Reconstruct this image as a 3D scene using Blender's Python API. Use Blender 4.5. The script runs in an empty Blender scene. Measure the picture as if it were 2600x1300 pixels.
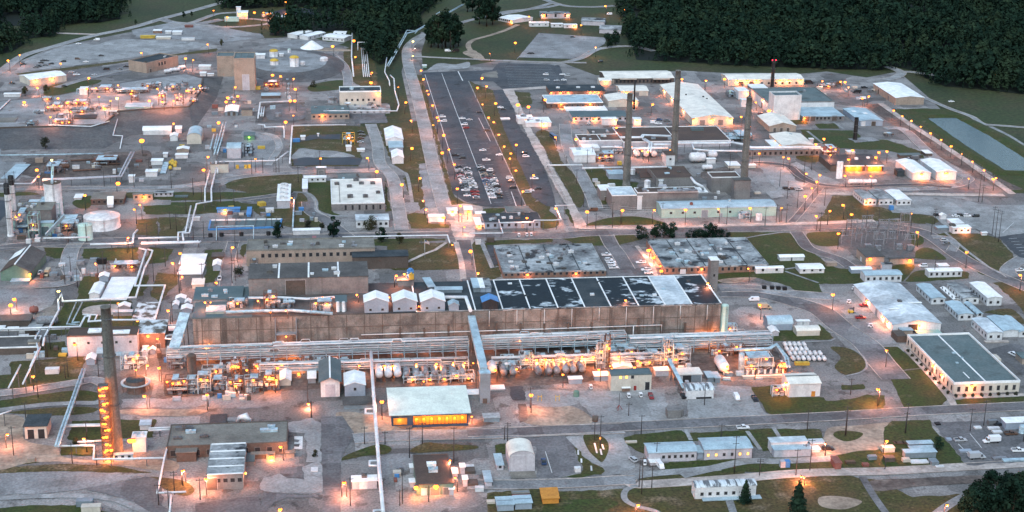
import bpy,math,random
import numpy as np
from mathutils import Vector,Matrix
random.seed(7);rng=np.random.default_rng(7)
SC=bpy.context.scene
COL=SC.collection
# ------------------------------------------------------------------ camera, sky, sun, exposure
CAM_H=280.2;FOC=3955.08;PITCH=.32672;YAW=-.125308;ROLL=-.016884
_right=Vector((math.cos(YAW),math.sin(YAW),0))
_fwd=Vector((-math.sin(YAW)*math.cos(PITCH),math.cos(YAW)*math.cos(PITCH),-math.sin(PITCH)))
_down=_fwd.cross(_right)
CR=_right*math.cos(ROLL) + _down*math.sin(ROLL)
CD=-_right*math.sin(ROLL) + _down*math.cos(ROLL)
cam=bpy.data.objects.new('camera',bpy.data.cameras.new('camera'));COL.objects.link(cam)
cam.matrix_world=Matrix(((CR.x,-CD.x,-_fwd.x,0),(CR.y,-CD.y,-_fwd.y,0),(CR.z,-CD.z,-_fwd.z,CAM_H),(0,0,0,1)))
cam.data.sensor_width=36;cam.data.lens=36*FOC/2600;cam.data.clip_start=5;cam.data.clip_end=20000
SC.camera=cam
SUN_EL,SUN_AZ=math.radians(52),math.radians(200)
w=bpy.data.worlds.new('World');SC.world=w;w.use_nodes=True
nt=w.node_tree;bg=nt.nodes['Background']
sky=nt.nodes.new('ShaderNodeTexSky');sky.sky_type='NISHITA';sky.sun_disc=False
sky.sun_elevation=SUN_EL;sky.sun_rotation=SUN_AZ;sky.air_density=1.3;sky.dust_density=1.5;sky.ozone_density=1.0
nt.links.new(sky.outputs[0],bg.inputs[0]);bg.inputs[1].default_value=.15
sl=bpy.data.lights.new('sun','SUN');sl.energy=1.25;sl.angle=math.radians(40);sl.color=(.78,.95,1)
so=bpy.data.objects.new('sun',sl);COL.objects.link(so)
so.rotation_euler=Vector((-math.sin(SUN_AZ)*math.cos(SUN_EL),-math.cos(SUN_AZ)*math.cos(SUN_EL),-math.sin(SUN_EL))).to_track_quat('-Z','Y').to_euler()
SC.view_settings.view_transform='Standard';SC.view_settings.look='None'
SC.view_settings.exposure=.6;SC.view_settings.gamma=1
LAMP_W=3100.0
SC.cycles.max_bounces=4;SC.cycles.diffuse_bounces=2;SC.cycles.glossy_bounces=2;SC.cycles.transmission_bounces=2;SC.cycles.caustics_reflective=SC.cycles.caustics_refractive=False
# ------------------------------------------------------------------ placing: a photo position (in the current enlarged view) to a point of the site
_R=[0,0,1.]
def reg(ox,oy,s=3.904):_R[:]=[ox,oy,s]
def nat(x,y):return _R[0]+x/_R[2],_R[1]+y/_R[2]
def G(x,y,z=0.0):
    px,py=nat(x,y)
    d=CR*((px-1300)/FOC) + CD*((py-650)/FOC) + _fwd
    return Vector((0,0,CAM_H)) + d*((z-CAM_H)/d.z)
def proj(p):
    v=Vector(p)-Vector((0,0,CAM_H));k=FOC/v.dot(_fwd)
    return 1300+v.dot(CR)*k,650+v.dot(CD)*k
def solve(f,target,a,b):
    fa=f(a)-target
    for _ in range(36):
        m=(a+b)/2;fm=f(m)-target
        if (fm>0)==(fa>0):a,fa=m,fm
        else:b=m
    return (a+b)/2
# ------------------------------------------------------------------ materials
M={}
def _n(t,typ,**k):
    n=t.nodes.new(typ)
    for a,v in k.items():setattr(n,a,v)
    return n
def mat(key,c,c2=None,rough=.8,metal=0.,scale=.15,lo=.4,hi=.62,grain=.25,gscale=1.3,streak=0.,spec=.3,bump=0.,stretch=None,c3=None,s3=.02,lo3=.5,hi3=.65,patch=0.,pscale=.06):
    m=bpy.data.materials.new(key);m.use_nodes=True;t=m.node_tree;b=t.nodes['Principled BSDF']
    b.inputs['Roughness'].default_value=rough;b.inputs['Metallic'].default_value=metal;b.inputs['Specular IOR Level'].default_value=spec
    g=_n(t,'ShaderNodeNewGeometry');mp=_n(t,'ShaderNodeMapping');t.links.new(g.outputs['Position'],mp.inputs[0])
    if stretch:mp.inputs['Scale'].default_value=stretch
    def mixc(a,bb,f,typ='MIX'):
        x=_n(t,'ShaderNodeMix',data_type='RGBA',blend_type=typ)
        for s,v in ((6,a),(7,bb)):
            if hasattr(v,'links'):t.links.new(v,x.inputs[s])
            else:x.inputs[s].default_value=(*v,1)
        if hasattr(f,'links'):t.links.new(f,x.inputs[0])
        else:x.inputs[0].default_value=f
        return x.outputs[2]
    def noise(sc,lo,hi,det=5,vec=None,rg=.6):
        n=_n(t,'ShaderNodeTexNoise');n.inputs['Scale'].default_value=sc;n.inputs['Detail'].default_value=det;n.inputs['Roughness'].default_value=rg
        t.links.new(vec or mp.outputs[0],n.inputs['Vector'])
        r=_n(t,'ShaderNodeMapRange');r.inputs[1].default_value=lo;r.inputs[2].default_value=hi
        t.links.new(n.outputs[0],r.inputs[0]);return r.outputs[0]
    c2=c2 or tuple(v*.72 for v in c)
    col=mixc(c,c2,noise(scale,lo,hi))
    if c3:col=mixc(col,c3,noise(s3,lo3,hi3,4))
    if streak:
        mp2=_n(t,'ShaderNodeMapping');t.links.new(g.outputs['Position'],mp2.inputs[0]);mp2.inputs['Scale'].default_value=(.35,.35,.02)
        col=mixc(col,tuple(v*.35 for v in c),mixf(t,noise(1.0,.52,.72,3,mp2.outputs[0]),streak))
    def mul(col,v,a,b_):
        r=_n(t,'ShaderNodeMapRange');r.inputs[3].default_value=a;r.inputs[4].default_value=b_
        t.links.new(v,r.inputs[0]);cc=_n(t,'ShaderNodeCombineColor')
        for i in range(3):t.links.new(r.outputs[0],cc.inputs[i])
        return mixc(col,cc.outputs[0],1.0,'MULTIPLY')
    if patch:   # separately laid or repaired pieces of surface, each with its own tone
        for k,am in ((1,patch),(3.1,patch*.6)):
            vo=_n(t,'ShaderNodeTexVoronoi',distance='CHEBYCHEV');vo.inputs['Scale'].default_value=pscale*k;vo.inputs['Randomness'].default_value=.8
            t.links.new(mp.outputs[0],vo.inputs['Vector']);sp=_n(t,'ShaderNodeSeparateColor');t.links.new(vo.outputs['Color'],sp.inputs[0])
            col=mul(col,sp.outputs[0],1-am,1+am)
    if grain:
        lo_=1-grain
        v=noise(gscale,.3,.7,3)
        col=mul(col,v,lo_,1+grain)
    t.links.new(col,b.inputs['Base Color'])
    if bump:
        bn=_n(t,'ShaderNodeBump');bn.inputs['Strength'].default_value=bump;bn.inputs['Distance'].default_value=.3
        n=_n(t,'ShaderNodeTexNoise');n.inputs['Scale'].default_value=2.;t.links.new(g.outputs['Position'],n.inputs['Vector'])
        t.links.new(n.outputs[0],bn.inputs['Height']);t.links.new(bn.outputs[0],b.inputs['Normal'])
    M[key]=m;return m
def mixf(t,s,k):
    m=_n(t,'ShaderNodeMath',operation='MULTIPLY');m.inputs[1].default_value=k;t.links.new(s,m.inputs[0]);return m.outputs[0]
def emis(key,c,s):
    m=bpy.data.materials.new(key);m.use_nodes=True;b=m.node_tree.nodes['Principled BSDF']
    b.inputs['Base Color'].default_value=(*[min(1,v) for v in c],1);b.inputs['Emission Color'].default_value=(*c,1);b.inputs['Emission Strength'].default_value=s
    m.cycles.emission_sampling='NONE';M[key]=m
# ground
mat('field',(.032,.046,.015),(.046,.044,.019),scale=.02,lo=.42,hi=.62,grain=.5,gscale=.35,c3=(.02,.032,.012),s3=.006)
mat('lawn',(.030,.046,.008),(.048,.045,.013),scale=.08,lo=.42,hi=.64,grain=.55,gscale=.8,c3=(.10,.085,.05),s3=.12,lo3=.6,hi3=.76)
mat('lawn_dry',(.042,.046,.011),(.066,.05,.02),scale=.07,lo=.4,hi=.62,grain=.55,gscale=.8,c3=(.14,.11,.07),s3=.1,lo3=.55,hi3=.73)
mat('yard',(.142,.141,.138),(.18,.176,.17),scale=.05,lo=.35,hi=.65,grain=.35,gscale=1.1,c3=(.085,.08,.076),s3=.13,lo3=.57,hi3=.65,patch=.36,pscale=.03)
mat('gravel',(.22,.23,.235),(.17,.173,.173),scale=.07,lo=.4,hi=.65,grain=.3,gscale=1.,c3=(.115,.112,.108),s3=.1,lo3=.6,hi3=.7,patch=.2,pscale=.045)
mat('pale',(.255,.265,.265),(.20,.203,.20),scale=.08,lo=.4,hi=.64,grain=.25,gscale=.9,c3=(.14,.138,.133),s3=.11,lo3=.6,hi3=.7,patch=.16,pscale=.07)
mat('asphalt',(.046,.055,.064),(.064,.068,.073),scale=.06,grain=.25,gscale=.7,c3=(.028,.031,.035),s3=.12,lo3=.57,hi3=.66,patch=.14,pscale=.06)
mat('asphalt_mid',(.125,.127,.13),(.10,.10,.104),scale=.09,lo=.4,hi=.62,grain=.28,gscale=.9,c3=(.075,.073,.074),s3=.14,lo3=.6,hi3=.68,patch=.24,pscale=.06)
mat('concrete',(.40,.36,.33),(.27,.24,.215),scale=.09,lo=.42,hi=.64,grain=.22,gscale=.7,patch=.14,pscale=.12)  # paler, pinker concrete: part of the road's lamp light put into its colour
mat('dirt',(.33,.27,.21),(.19,.15,.115),scale=.08,lo=.4,hi=.64,grain=.3,gscale=.5)
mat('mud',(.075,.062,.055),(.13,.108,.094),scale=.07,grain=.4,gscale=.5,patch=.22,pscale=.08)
mat('berm',(.072,.074,.076),(.095,.092,.09),scale=.06,grain=.28,gscale=.6,patch=.15,pscale=.05)
mat('liner',(.018,.024,.032),(.03,.036,.045),scale=.08,rough=.5)
mat('paint_white',(.6,.62,.62),grain=.2)
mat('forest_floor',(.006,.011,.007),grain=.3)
# walls and roofs
mat('canyon',(.225,.208,.19),(.13,.12,.108),scale=.2,lo=.35,hi=.65,grain=.3,gscale=1.6,streak=1.,c3=(.10,.094,.088),s3=.09,lo3=.5,hi3=.64,patch=.2,pscale=.07)
mat('roof_patch',(.010,.018,.025),(.46,.52,.55),scale=.13,lo=.505,hi=.56,grain=.4,gscale=.7,stretch=(.8,1.25,1),c3=(.012,.02,.026),s3=.05,lo3=.47,hi3=.53)
mat('roof_white_patch',(.50,.55,.57),(.33,.38,.41),scale=.07,lo=.4,hi=.6,grain=.2,gscale=.5,patch=.16,pscale=.07)
mat('roof_stain',(.30,.325,.33),(.10,.11,.115),scale=.08,lo=.42,hi=.64,grain=.25,gscale=.6,c3=(.03,.034,.038),s3=.12,lo3=.55,hi3=.63,patch=.2,pscale=.06)
mat('roof_blotch',(.55,.60,.62),(.10,.085,.07),scale=.16,lo=.47,hi=.56,grain=.2)
mat('roof_dark',(.02,.03,.036),(.045,.055,.06),scale=.1,grain=.3)
mat('roof_grey',(.095,.09,.085),(.065,.062,.058),scale=.12,grain=.25,patch=.1,pscale=.1)
mat('roof_teal',(.085,.122,.126),(.115,.145,.146),scale=.07,grain=.2,gscale=.8,patch=.06,pscale=.1,c3=(.06,.075,.075),s3=.08,lo3=.55,hi3=.7)
mat('roof_slate',(.07,.105,.115),(.095,.13,.135),scale=.1,grain=.15)
mat('roof_tan',(.185,.178,.155),(.13,.123,.108),scale=.12,lo=.4,hi=.66,grain=.22,patch=.1,pscale=.08)
mat('roof_brown',(.088,.058,.044),(.066,.046,.038),scale=.1,grain=.22)
mat('roof_blue',(.34,.45,.50),(.23,.30,.34),scale=.14,lo=.42,hi=.7,grain=.14,patch=.08,pscale=.15)
mat('roof_white',(.74,.76,.75),(.55,.58,.58),scale=.16,lo=.42,hi=.75,grain=.1,patch=.05,pscale=.2,c3=(.42,.43,.42),s3=.07,lo3=.6,hi3=.78)
mat('roof_cream',(.66,.64,.57),(.50,.485,.44),scale=.14,lo=.42,hi=.72,grain=.1,patch=.06,pscale=.12,c3=(.36,.34,.30),s3=.05,lo3=.6,hi3=.78)
mat('roof_mint',(.60,.65,.58),(.50,.54,.49),scale=.15,lo=.42,hi=.7,grain=.12,patch=.06,pscale=.15)
mat('roof_stripe',(.5,.55,.57),(.13,.14,.15),scale=.5,lo=.48,hi=.55,stretch=(1.6,.12,1))
mat('wall_white',(.58,.59,.59),(.43,.44,.45),scale=.22,lo=.42,hi=.72,grain=.12,streak=.3)
mat('wall_lilac',(.42,.42,.45),(.32,.32,.345),scale=.2,lo=.42,hi=.7,grain=.14,streak=.35)
mat('wall_cream',(.52,.48,.41),(.42,.385,.33),scale=.12,grain=.1,streak=.3)
mat('wall_tan',(.33,.265,.215),(.26,.21,.17),scale=.12,grain=.15,streak=.3)
mat('wall_brick',(.22,.135,.10),(.16,.10,.075),scale=.3,grain=.2)
mat('wall_grey',(.19,.185,.18),(.145,.14,.137),scale=.12,grain=.16,streak=.5)
mat('wall_bluegrey',(.27,.32,.38),(.22,.265,.315),scale=.15,grain=.1)
mat('wall_steel',(.20,.245,.275),(.15,.18,.20),scale=.15,grain=.12,rough=.5)
mat('wall_teal',(.27,.42,.38),(.22,.35,.32),scale=.15,grain=.12)
mat('wall_green',(.13,.21,.165),(.10,.165,.13),scale=.2,grain=.1)
mat('wall_brown',(.10,.08,.068),(.075,.06,.05),scale=.15,grain=.18)
mat('wall_black',(.018,.018,.02),(.03,.03,.033),grain=.2)
mat('galv',(.40,.54,.60),(.24,.31,.35),scale=.3,rough=.45,metal=.1,grain=.18)
mat('pipe_white',(.66,.69,.70),(.5,.53,.55),scale=.2,rough=.5,grain=.08)
mat('steel',(.11,.118,.125),(.06,.055,.052),scale=.4,rough=.6,grain=.25)
mat('rust',(.12,.07,.05),(.08,.05,.04),scale=.4,grain=.2)
mat('tank_grey',(.24,.26,.28),(.12,.115,.12),scale=.4,rough=.45,grain=.2)
mat('tank_white',(.62,.62,.62),(.42,.42,.43),scale=.35,lo=.42,hi=.7,rough=.45,grain=.12)
mat('tank_green',(.42,.56,.50),(.36,.48,.43),scale=.2,grain=.08)
mat('stack',(.15,.148,.135),(.10,.098,.088),scale=.15,grain=.25,streak=.5)
mat('black',(.012,.012,.013),grain=.1,rough=.6)
mat('blue',(.06,.22,.48),(.05,.17,.38),scale=.3,rough=.5,grain=.1)
mat('blue_dark',(.035,.07,.13),grain=.15)
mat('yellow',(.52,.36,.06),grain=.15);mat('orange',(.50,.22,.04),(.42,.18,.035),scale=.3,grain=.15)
mat('red',(.22,.025,.02),grain=.2,rough=.5);mat('redbrown',(.20,.085,.07),grain=.2)
mat('wood',(.09,.065,.045),grain=.25);mat('pole',(.05,.046,.045),grain=.2);mat('trunk',(.045,.033,.022),grain=.3)
mat('glass',(.02,.025,.03),rough=.12,grain=0,spec=.5);mat('pane',(.035,.035,.038),rough=.2,grain=.1,spec=.5)
mat('rubber',(.012,.012,.012),grain=0)
mat('leaf',(.014,.03,.010),(.03,.045,.014),scale=.4,grain=.35,gscale=.9)
mat('leaf_dark',(.0065,.0175,.0125),(.015,.031,.019),scale=.09,grain=.6,gscale=.22,rough=1.,spec=.05,c3=(.026,.042,.022),s3=.03,lo3=.5,hi3=.68)
mat('leaf_brown',(.045,.040,.016),(.03,.038,.014),scale=.4,grain=.35)
mat('shrub',(.02,.025,.012),grain=.4)
mat('water',(.022,.05,.056),(.028,.058,.063),scale=.03,rough=.12,grain=.2,gscale=.3,spec=.5,bump=.4)
for k,c in dict(white=(.72,.73,.74),silver=(.38,.40,.42),grey=(.12,.125,.13),black=(.014,.014,.016),red=(.22,.02,.02),blue=(.03,.06,.14),brown=(.10,.055,.035),tan=(.42,.33,.22),yellow=(.55,.40,.05)).items():
    mat('car_'+k,c,tuple(v*.93 for v in c),rough=.3,grain=0,spec=.5)
WARM=(1,.32,.165);ORANGE=(1,.25,.045)
emis('bulb',(1,.22,.02),4.);emis('bulb_yellow',(1,.78,.16),4.5);emis('bulb_white',(1,.95,.8),4);emis('bulb_green',(.45,1,.08),3);emis('bulb_red',(1,.02,.05),5)
emis('lit_pane',(1,.52,.13),1.1)
# ------------------------------------------------------------------ meshes
class MB:
    def __init__(s):s.v=[];s.f=[];s.m=[];s.sm=[]
    def add(s,vs,fs,mi=0,smooth=False):
        o=len(s.v);s.v += [tuple(v) for v in vs]
        for f in fs:s.f.append([i+o for i in f]);s.m.append(mi);s.sm.append(smooth)
        return s
    def box(s,x0,x1,y0,y1,z0,z1,mi=0,bottom=True):
        fs=[(0,1,5,4),(1,2,6,5),(2,3,7,6),(3,0,4,7),(4,5,6,7)]
        if bottom:fs.append((3,2,1,0))
        return s.add([(x0,y0,z0),(x1,y0,z0),(x1,y1,z0),(x0,y1,z0),(x0,y0,z1),(x1,y0,z1),(x1,y1,z1),(x0,y1,z1)],fs,mi)
    def tube(s,pts,r,n=8,mi=0,cap=True,r2=None):
        pts=[Vector(p) for p in pts];k=len(pts);vs=[]
        for i,p in enumerate(pts):
            a=(pts[i]-pts[i-1]).normalized() if i else None;b=(pts[i+1]-pts[i]).normalized() if i<k-1 else None
            t=(a or b) if not (a and b) else (a+b)
            if t.length<1e-5:t=b
            t=t.normalized()
            u=t.cross(Vector((0,0,1)))
            if u.length<1e-3:u=Vector((1,0,0))
            u.normalize();v=u.cross(t)
            rr=r if r2 is None else r+(r2-r)*i/(k-1)
            st=1.0
            if a and b:st=1/max(.5,math.sqrt(max(.05,(1+a.dot(b))/2)))
            for j in range(n):
                an=2*math.pi*j/n;vs.append(p+u*(math.cos(an)*rr*st)+v*(math.sin(an)*rr*(st if abs(t.z)>.05 else 1)))
        fs=[(i*n+j,i*n+(j+1) % n,(i+1)*n+(j+1) % n,(i+1)*n+j) for i in range(k-1) for j in range(n)]
        s.add(vs,fs,mi,True)
        if cap:
            o=len(s.v)-k*n
            for base,rev in ((o,0),(o+(k-1)*n,1)):
                f=list(range(base,base+n));s.f.append(f if rev else f[::-1]);s.m.append(mi);s.sm.append(False)
        return s
    def lathe(s,prof,n=20,mi=0,c=(0,0,0),axis='z',smooth=True):
        vs=[];k=len(prof)
        for r,h in prof:
            for j in range(n):
                a=2*math.pi*j/n;x,y=r*math.cos(a),r*math.sin(a)
                p=(x,y,h) if axis=='z' else ((x,h,y) if axis=='y' else (h,x,y))
                vs.append((p[0]+c[0],p[1]+c[1],p[2]+c[2]))
        s.add(vs,[(i*n+j,i*n+(j+1) % n,(i+1)*n+(j+1) % n,(i+1)*n+j) for i in range(k-1) for j in range(n)],mi,smooth)
        return s
    def beam(s,a,b,t,mi=0):
        a,b=Vector(a),Vector(b);d=(b-a).normalized();u=d.cross(Vector((0,0,1)))
        if u.length<1e-3:u=Vector((1,0,0))
        u.normalize();v=u.cross(d);h=t/2
        q=[-u*h-v*h,u*h-v*h,u*h+v*h,-u*h+v*h]
        return s.add([a+x for x in q]+[b+x for x in q],[(0,1,5,4),(1,2,6,5),(2,3,7,6),(3,0,4,7),(3,2,1,0),(4,5,6,7)],mi)
    def mesh(s,name,mats):
        me=bpy.data.meshes.new(name);me.from_pydata(s.v,[],s.f)
        for m in (mats if isinstance(mats,(list,tuple)) else [mats]):me.materials.append(M[m])
        me.polygons.foreach_set('material_index',s.m);me.polygons.foreach_set('use_smooth',s.sm)
        me.update();return me
    def build(s,name,mats,parent=None,loc=None,rz=0):return put(name,s.mesh(name,mats),parent,loc,rz)
def put(name,me,parent=None,loc=None,rz=0,scale=None):
    o=bpy.data.objects.new(name,me);COL.objects.link(o)
    if parent is not None:o.parent=parent
    if loc is not None:o.location=loc
    if rz:o.rotation_euler.z=rz
    if scale is not None:o.scale=scale
    return o
def tag(o,label,cat,group=None,kind=None):
    if label:o['label']=label
    if cat:o['category']=cat
    if group:o['group']=group
    if kind:o['kind']=kind
    return o
def thing(name,label,cat,loc,rz=0,group=None):
    o=bpy.data.objects.new(name,None);COL.objects.link(o);o.location=loc;o.rotation_euler.z=rz;o.empty_display_size=.5
    return tag(o,label,cat,group)
_ORD=['','first','second','third','fourth','fifth','sixth','seventh','eighth','ninth','tenth','eleventh','twelfth','thirteenth','fourteenth','fifteenth','sixteenth','seventeenth','eighteenth','nineteenth','twentieth']
def ordn(i):
    return _ORD[i] if i <= 20 else 'twenty '+_ORD[i-20] if i<30 else '%dth' % i
# ------------------------------------------------------------------ ground sheets
def catmull(P,closed=True,k=5):
    out=[];n=len(P)
    for i in range(n if closed else n-1):
        p0,p1,p2,p3=(P[(i-1) % n],P[i],P[(i+1) % n],P[(i+2) % n]) if closed else (P[max(i-1,0)],P[i],P[i+1],P[min(i+2,n-1)])
        for j in range(k):
            t=j/k;out.append(.5*((2*p1)+(p2-p0)*t+(2*p0-5*p1+4*p2-p3)*t*t+(3*p1-p0-3*p2+p3)*t**3))
    if not closed:out.append(P[-1])
    return out
_lay={}
def layz(lay,P):
    """height of a ground sheet: its layer plus 4 mm steps past the sheets it meets"""
    x0,x1,y0,y1=min(p[0] for p in P),max(p[0] for p in P),min(p[1] for p in P),max(p[1] for p in P)
    L=_lay.setdefault(lay,[]);used={k for a,b,c,d,k in L if a<x1 and b>x0 and c<y1 and d>y0}
    k=0
    while k in used:k += 1
    L.append((x0,x1,y0,y1,k));return lay*.06+k*.004
def sheet(name,m,lay,pts,smooth=False,fray=.5):
    P=[G(*p).to_2d() for p in pts]
    if smooth:P=catmull(P)
    if fray:
        Q=[]
        for i,p in enumerate(P):
            q=P[(i+1) % len(P)];L=(q-p).length;k=max(1,min(60,int(L/2.5)))
            ph=random.uniform(0,6)
            for j in range(k):
                a=p.lerp(q,j/k);f2=fray*1.3*math.sin(ph+j*.9)*math.sin(ph*2+j*.37)
                Q.append(a+Vector((random.uniform(-fray,fray)+f2,random.uniform(-fray,fray)+f2)) if j else p)
        P=Q
    ar=sum(P[i].x*P[(i+1) % len(P)].y-P[(i+1) % len(P)].x*P[i].y for i in range(len(P)))
    if ar<0:P=P[::-1]
    o=MB().add([(p.x,p.y,0) for p in P],[list(range(len(P)))]).build(name,m,loc=(0,0,layz(lay,P)))
    return tag(o,None,None,kind='structure')
def strip(name,m,lay,pts,width,smooth=True):
    P=[G(*p).to_2d() for p in pts]
    if smooth:P=catmull(P,False,6)
    vs=[];n=len(P)
    for i,p in enumerate(P):
        d=(P[min(i+1,n-1)]-P[max(i-1,0)]).normalized();nn=Vector((-d.y,d.x))*width/2
        vs += [(*(p+nn),0),(*(p-nn),0)]
    if 'road' in name and width>4.5:
        K=MB();K.v=[]
        for i in range(n):
            for a,b_ in ((2*i,2*i+1),(2*i+1,2*i)):
                p_,q_=Vector(vs[a]),Vector(vs[b_]);u_=(q_-p_).normalized()*.4;K.v += [tuple(p_),tuple(p_+Vector((0,0,.13))),tuple(p_+u_+Vector((0,0,.13))),tuple(p_+u_)]
        for i in range(n-1):
            for e in (0,4):
                for k in range(3):K.f.append([8*i+e+k,8*i+8+e+k,8*i+9+e+k,8*i+e+k+1]);K.m.append(0);K.sm.append(False)
    else:K=None
    o=MB().add(vs,[(2*i+1,2*i+3,2*i+2,2*i) for i in range(n-1)]).build(name,m,loc=(0,0,layz(lay,vs)))
    if K:K.build('kerb','concrete',o)
    return tag(o,None,None,kind='structure')
# ------------------------------------------------------------------ lamps
_lamp_mesh={};_ld={}
def ldata(power,col=WARM,r=.5):
    k=(round(power,2),col)
    if k not in _ld:
        l=bpy.data.lights.new('lamp_light','POINT');l.energy=LAMP_W*power;l.color=col;l.shadow_soft_size=r;_ld[k]=l
    return _ld[k]
def lightat(parent,loc,power,col=WARM):
    o=bpy.data.objects.new('lamp_light',ldata(power,col));COL.objects.link(o);o.parent=parent;o.location=loc;return o
def lm(key,f):
    if key not in _lamp_mesh:_lamp_mesh[key]=f()
    return _lamp_mesh[key]
def bulb_mesh(r,m='bulb'):
    return lm(('b',r,m),lambda:MB().lathe([(.02,-r*.8),(r*.62,-r*.62),(r,0),(r*.75,r*.5),(.02,r*.62)],10).mesh('bulb',m))
def lamp(x,y,h=10,s=1.0,label=None,group=None,m='bulb',power=1.0,z0=0,col=WARM):
    hd=G(x,y,z0+h)
    s *= max(.62,min(1.3,hd.y/880))
    t=thing('lamp_post',label,'lamp post',(hd.x,hd.y,z0),random.choice((0,math.pi/2,math.pi)),group)
    put('pole',lm(('p',h),lambda:MB().tube([(0,0,0),(0,0,h*.5),(0,0,h+.3)],.21,6,r2=.13).mesh('pole','pole')),t,loc=(-.9,0,0))
    put('arm',lm(('a',h),lambda:MB().beam((-.9,0,h+.25),(.1,0,h+.55),.12).box(-.45,.45,-.28,.28,h+.42,h+.6).mesh('arm','steel')),t)
    put('bulb',bulb_mesh(round(.6*s*random.choice((.8,.95,1.05,1.2)),2),m),t,loc=(0,0,h))
    if power:lightat(t,(0,0,h-.8),power,col)
    return t
def lamps(place,L,h=10,s=1.0,group=None,order='left',power=1.0,z0=0,head='lit lamp post',col=WARM):
    L=sorted(L,key=lambda p:p[0] if order=='left' else p[1])
    frm='from left' if order=='left' else 'from the top'
    for i,p in enumerate(L):
        k=p[2] if len(p)>2 else 1.0
        lab='%s, %s %s, %s' % (head,ordn(i+1),frm,place) if len(L)>1 else 'single %s %s' % (head,place)
        lamp(p[0],p[1],h,s*(k**.35),lab,group or 'lamp posts '+place,power=power*k,z0=z0,col=col)
def flood(parent,loc,s=1.0,power=.6,m='bulb'):
    """a lamp fixed to a building: a part of it"""
    o=put('wall_lamp',lm(('w',s),lambda:MB().box(-.35*s,.35*s,-.1,.5,.25*s,.4*s).mesh('wall_lamp','steel')),parent,loc=loc)
    put('bulb',bulb_mesh(round(.5*s,2),m),o,loc=(0,-.15*s,-.1))
    if power:lightat(parent,(loc[0],loc[1]-1.0,loc[2]-.5),power,ORANGE if power>.5 else WARM)
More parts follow.
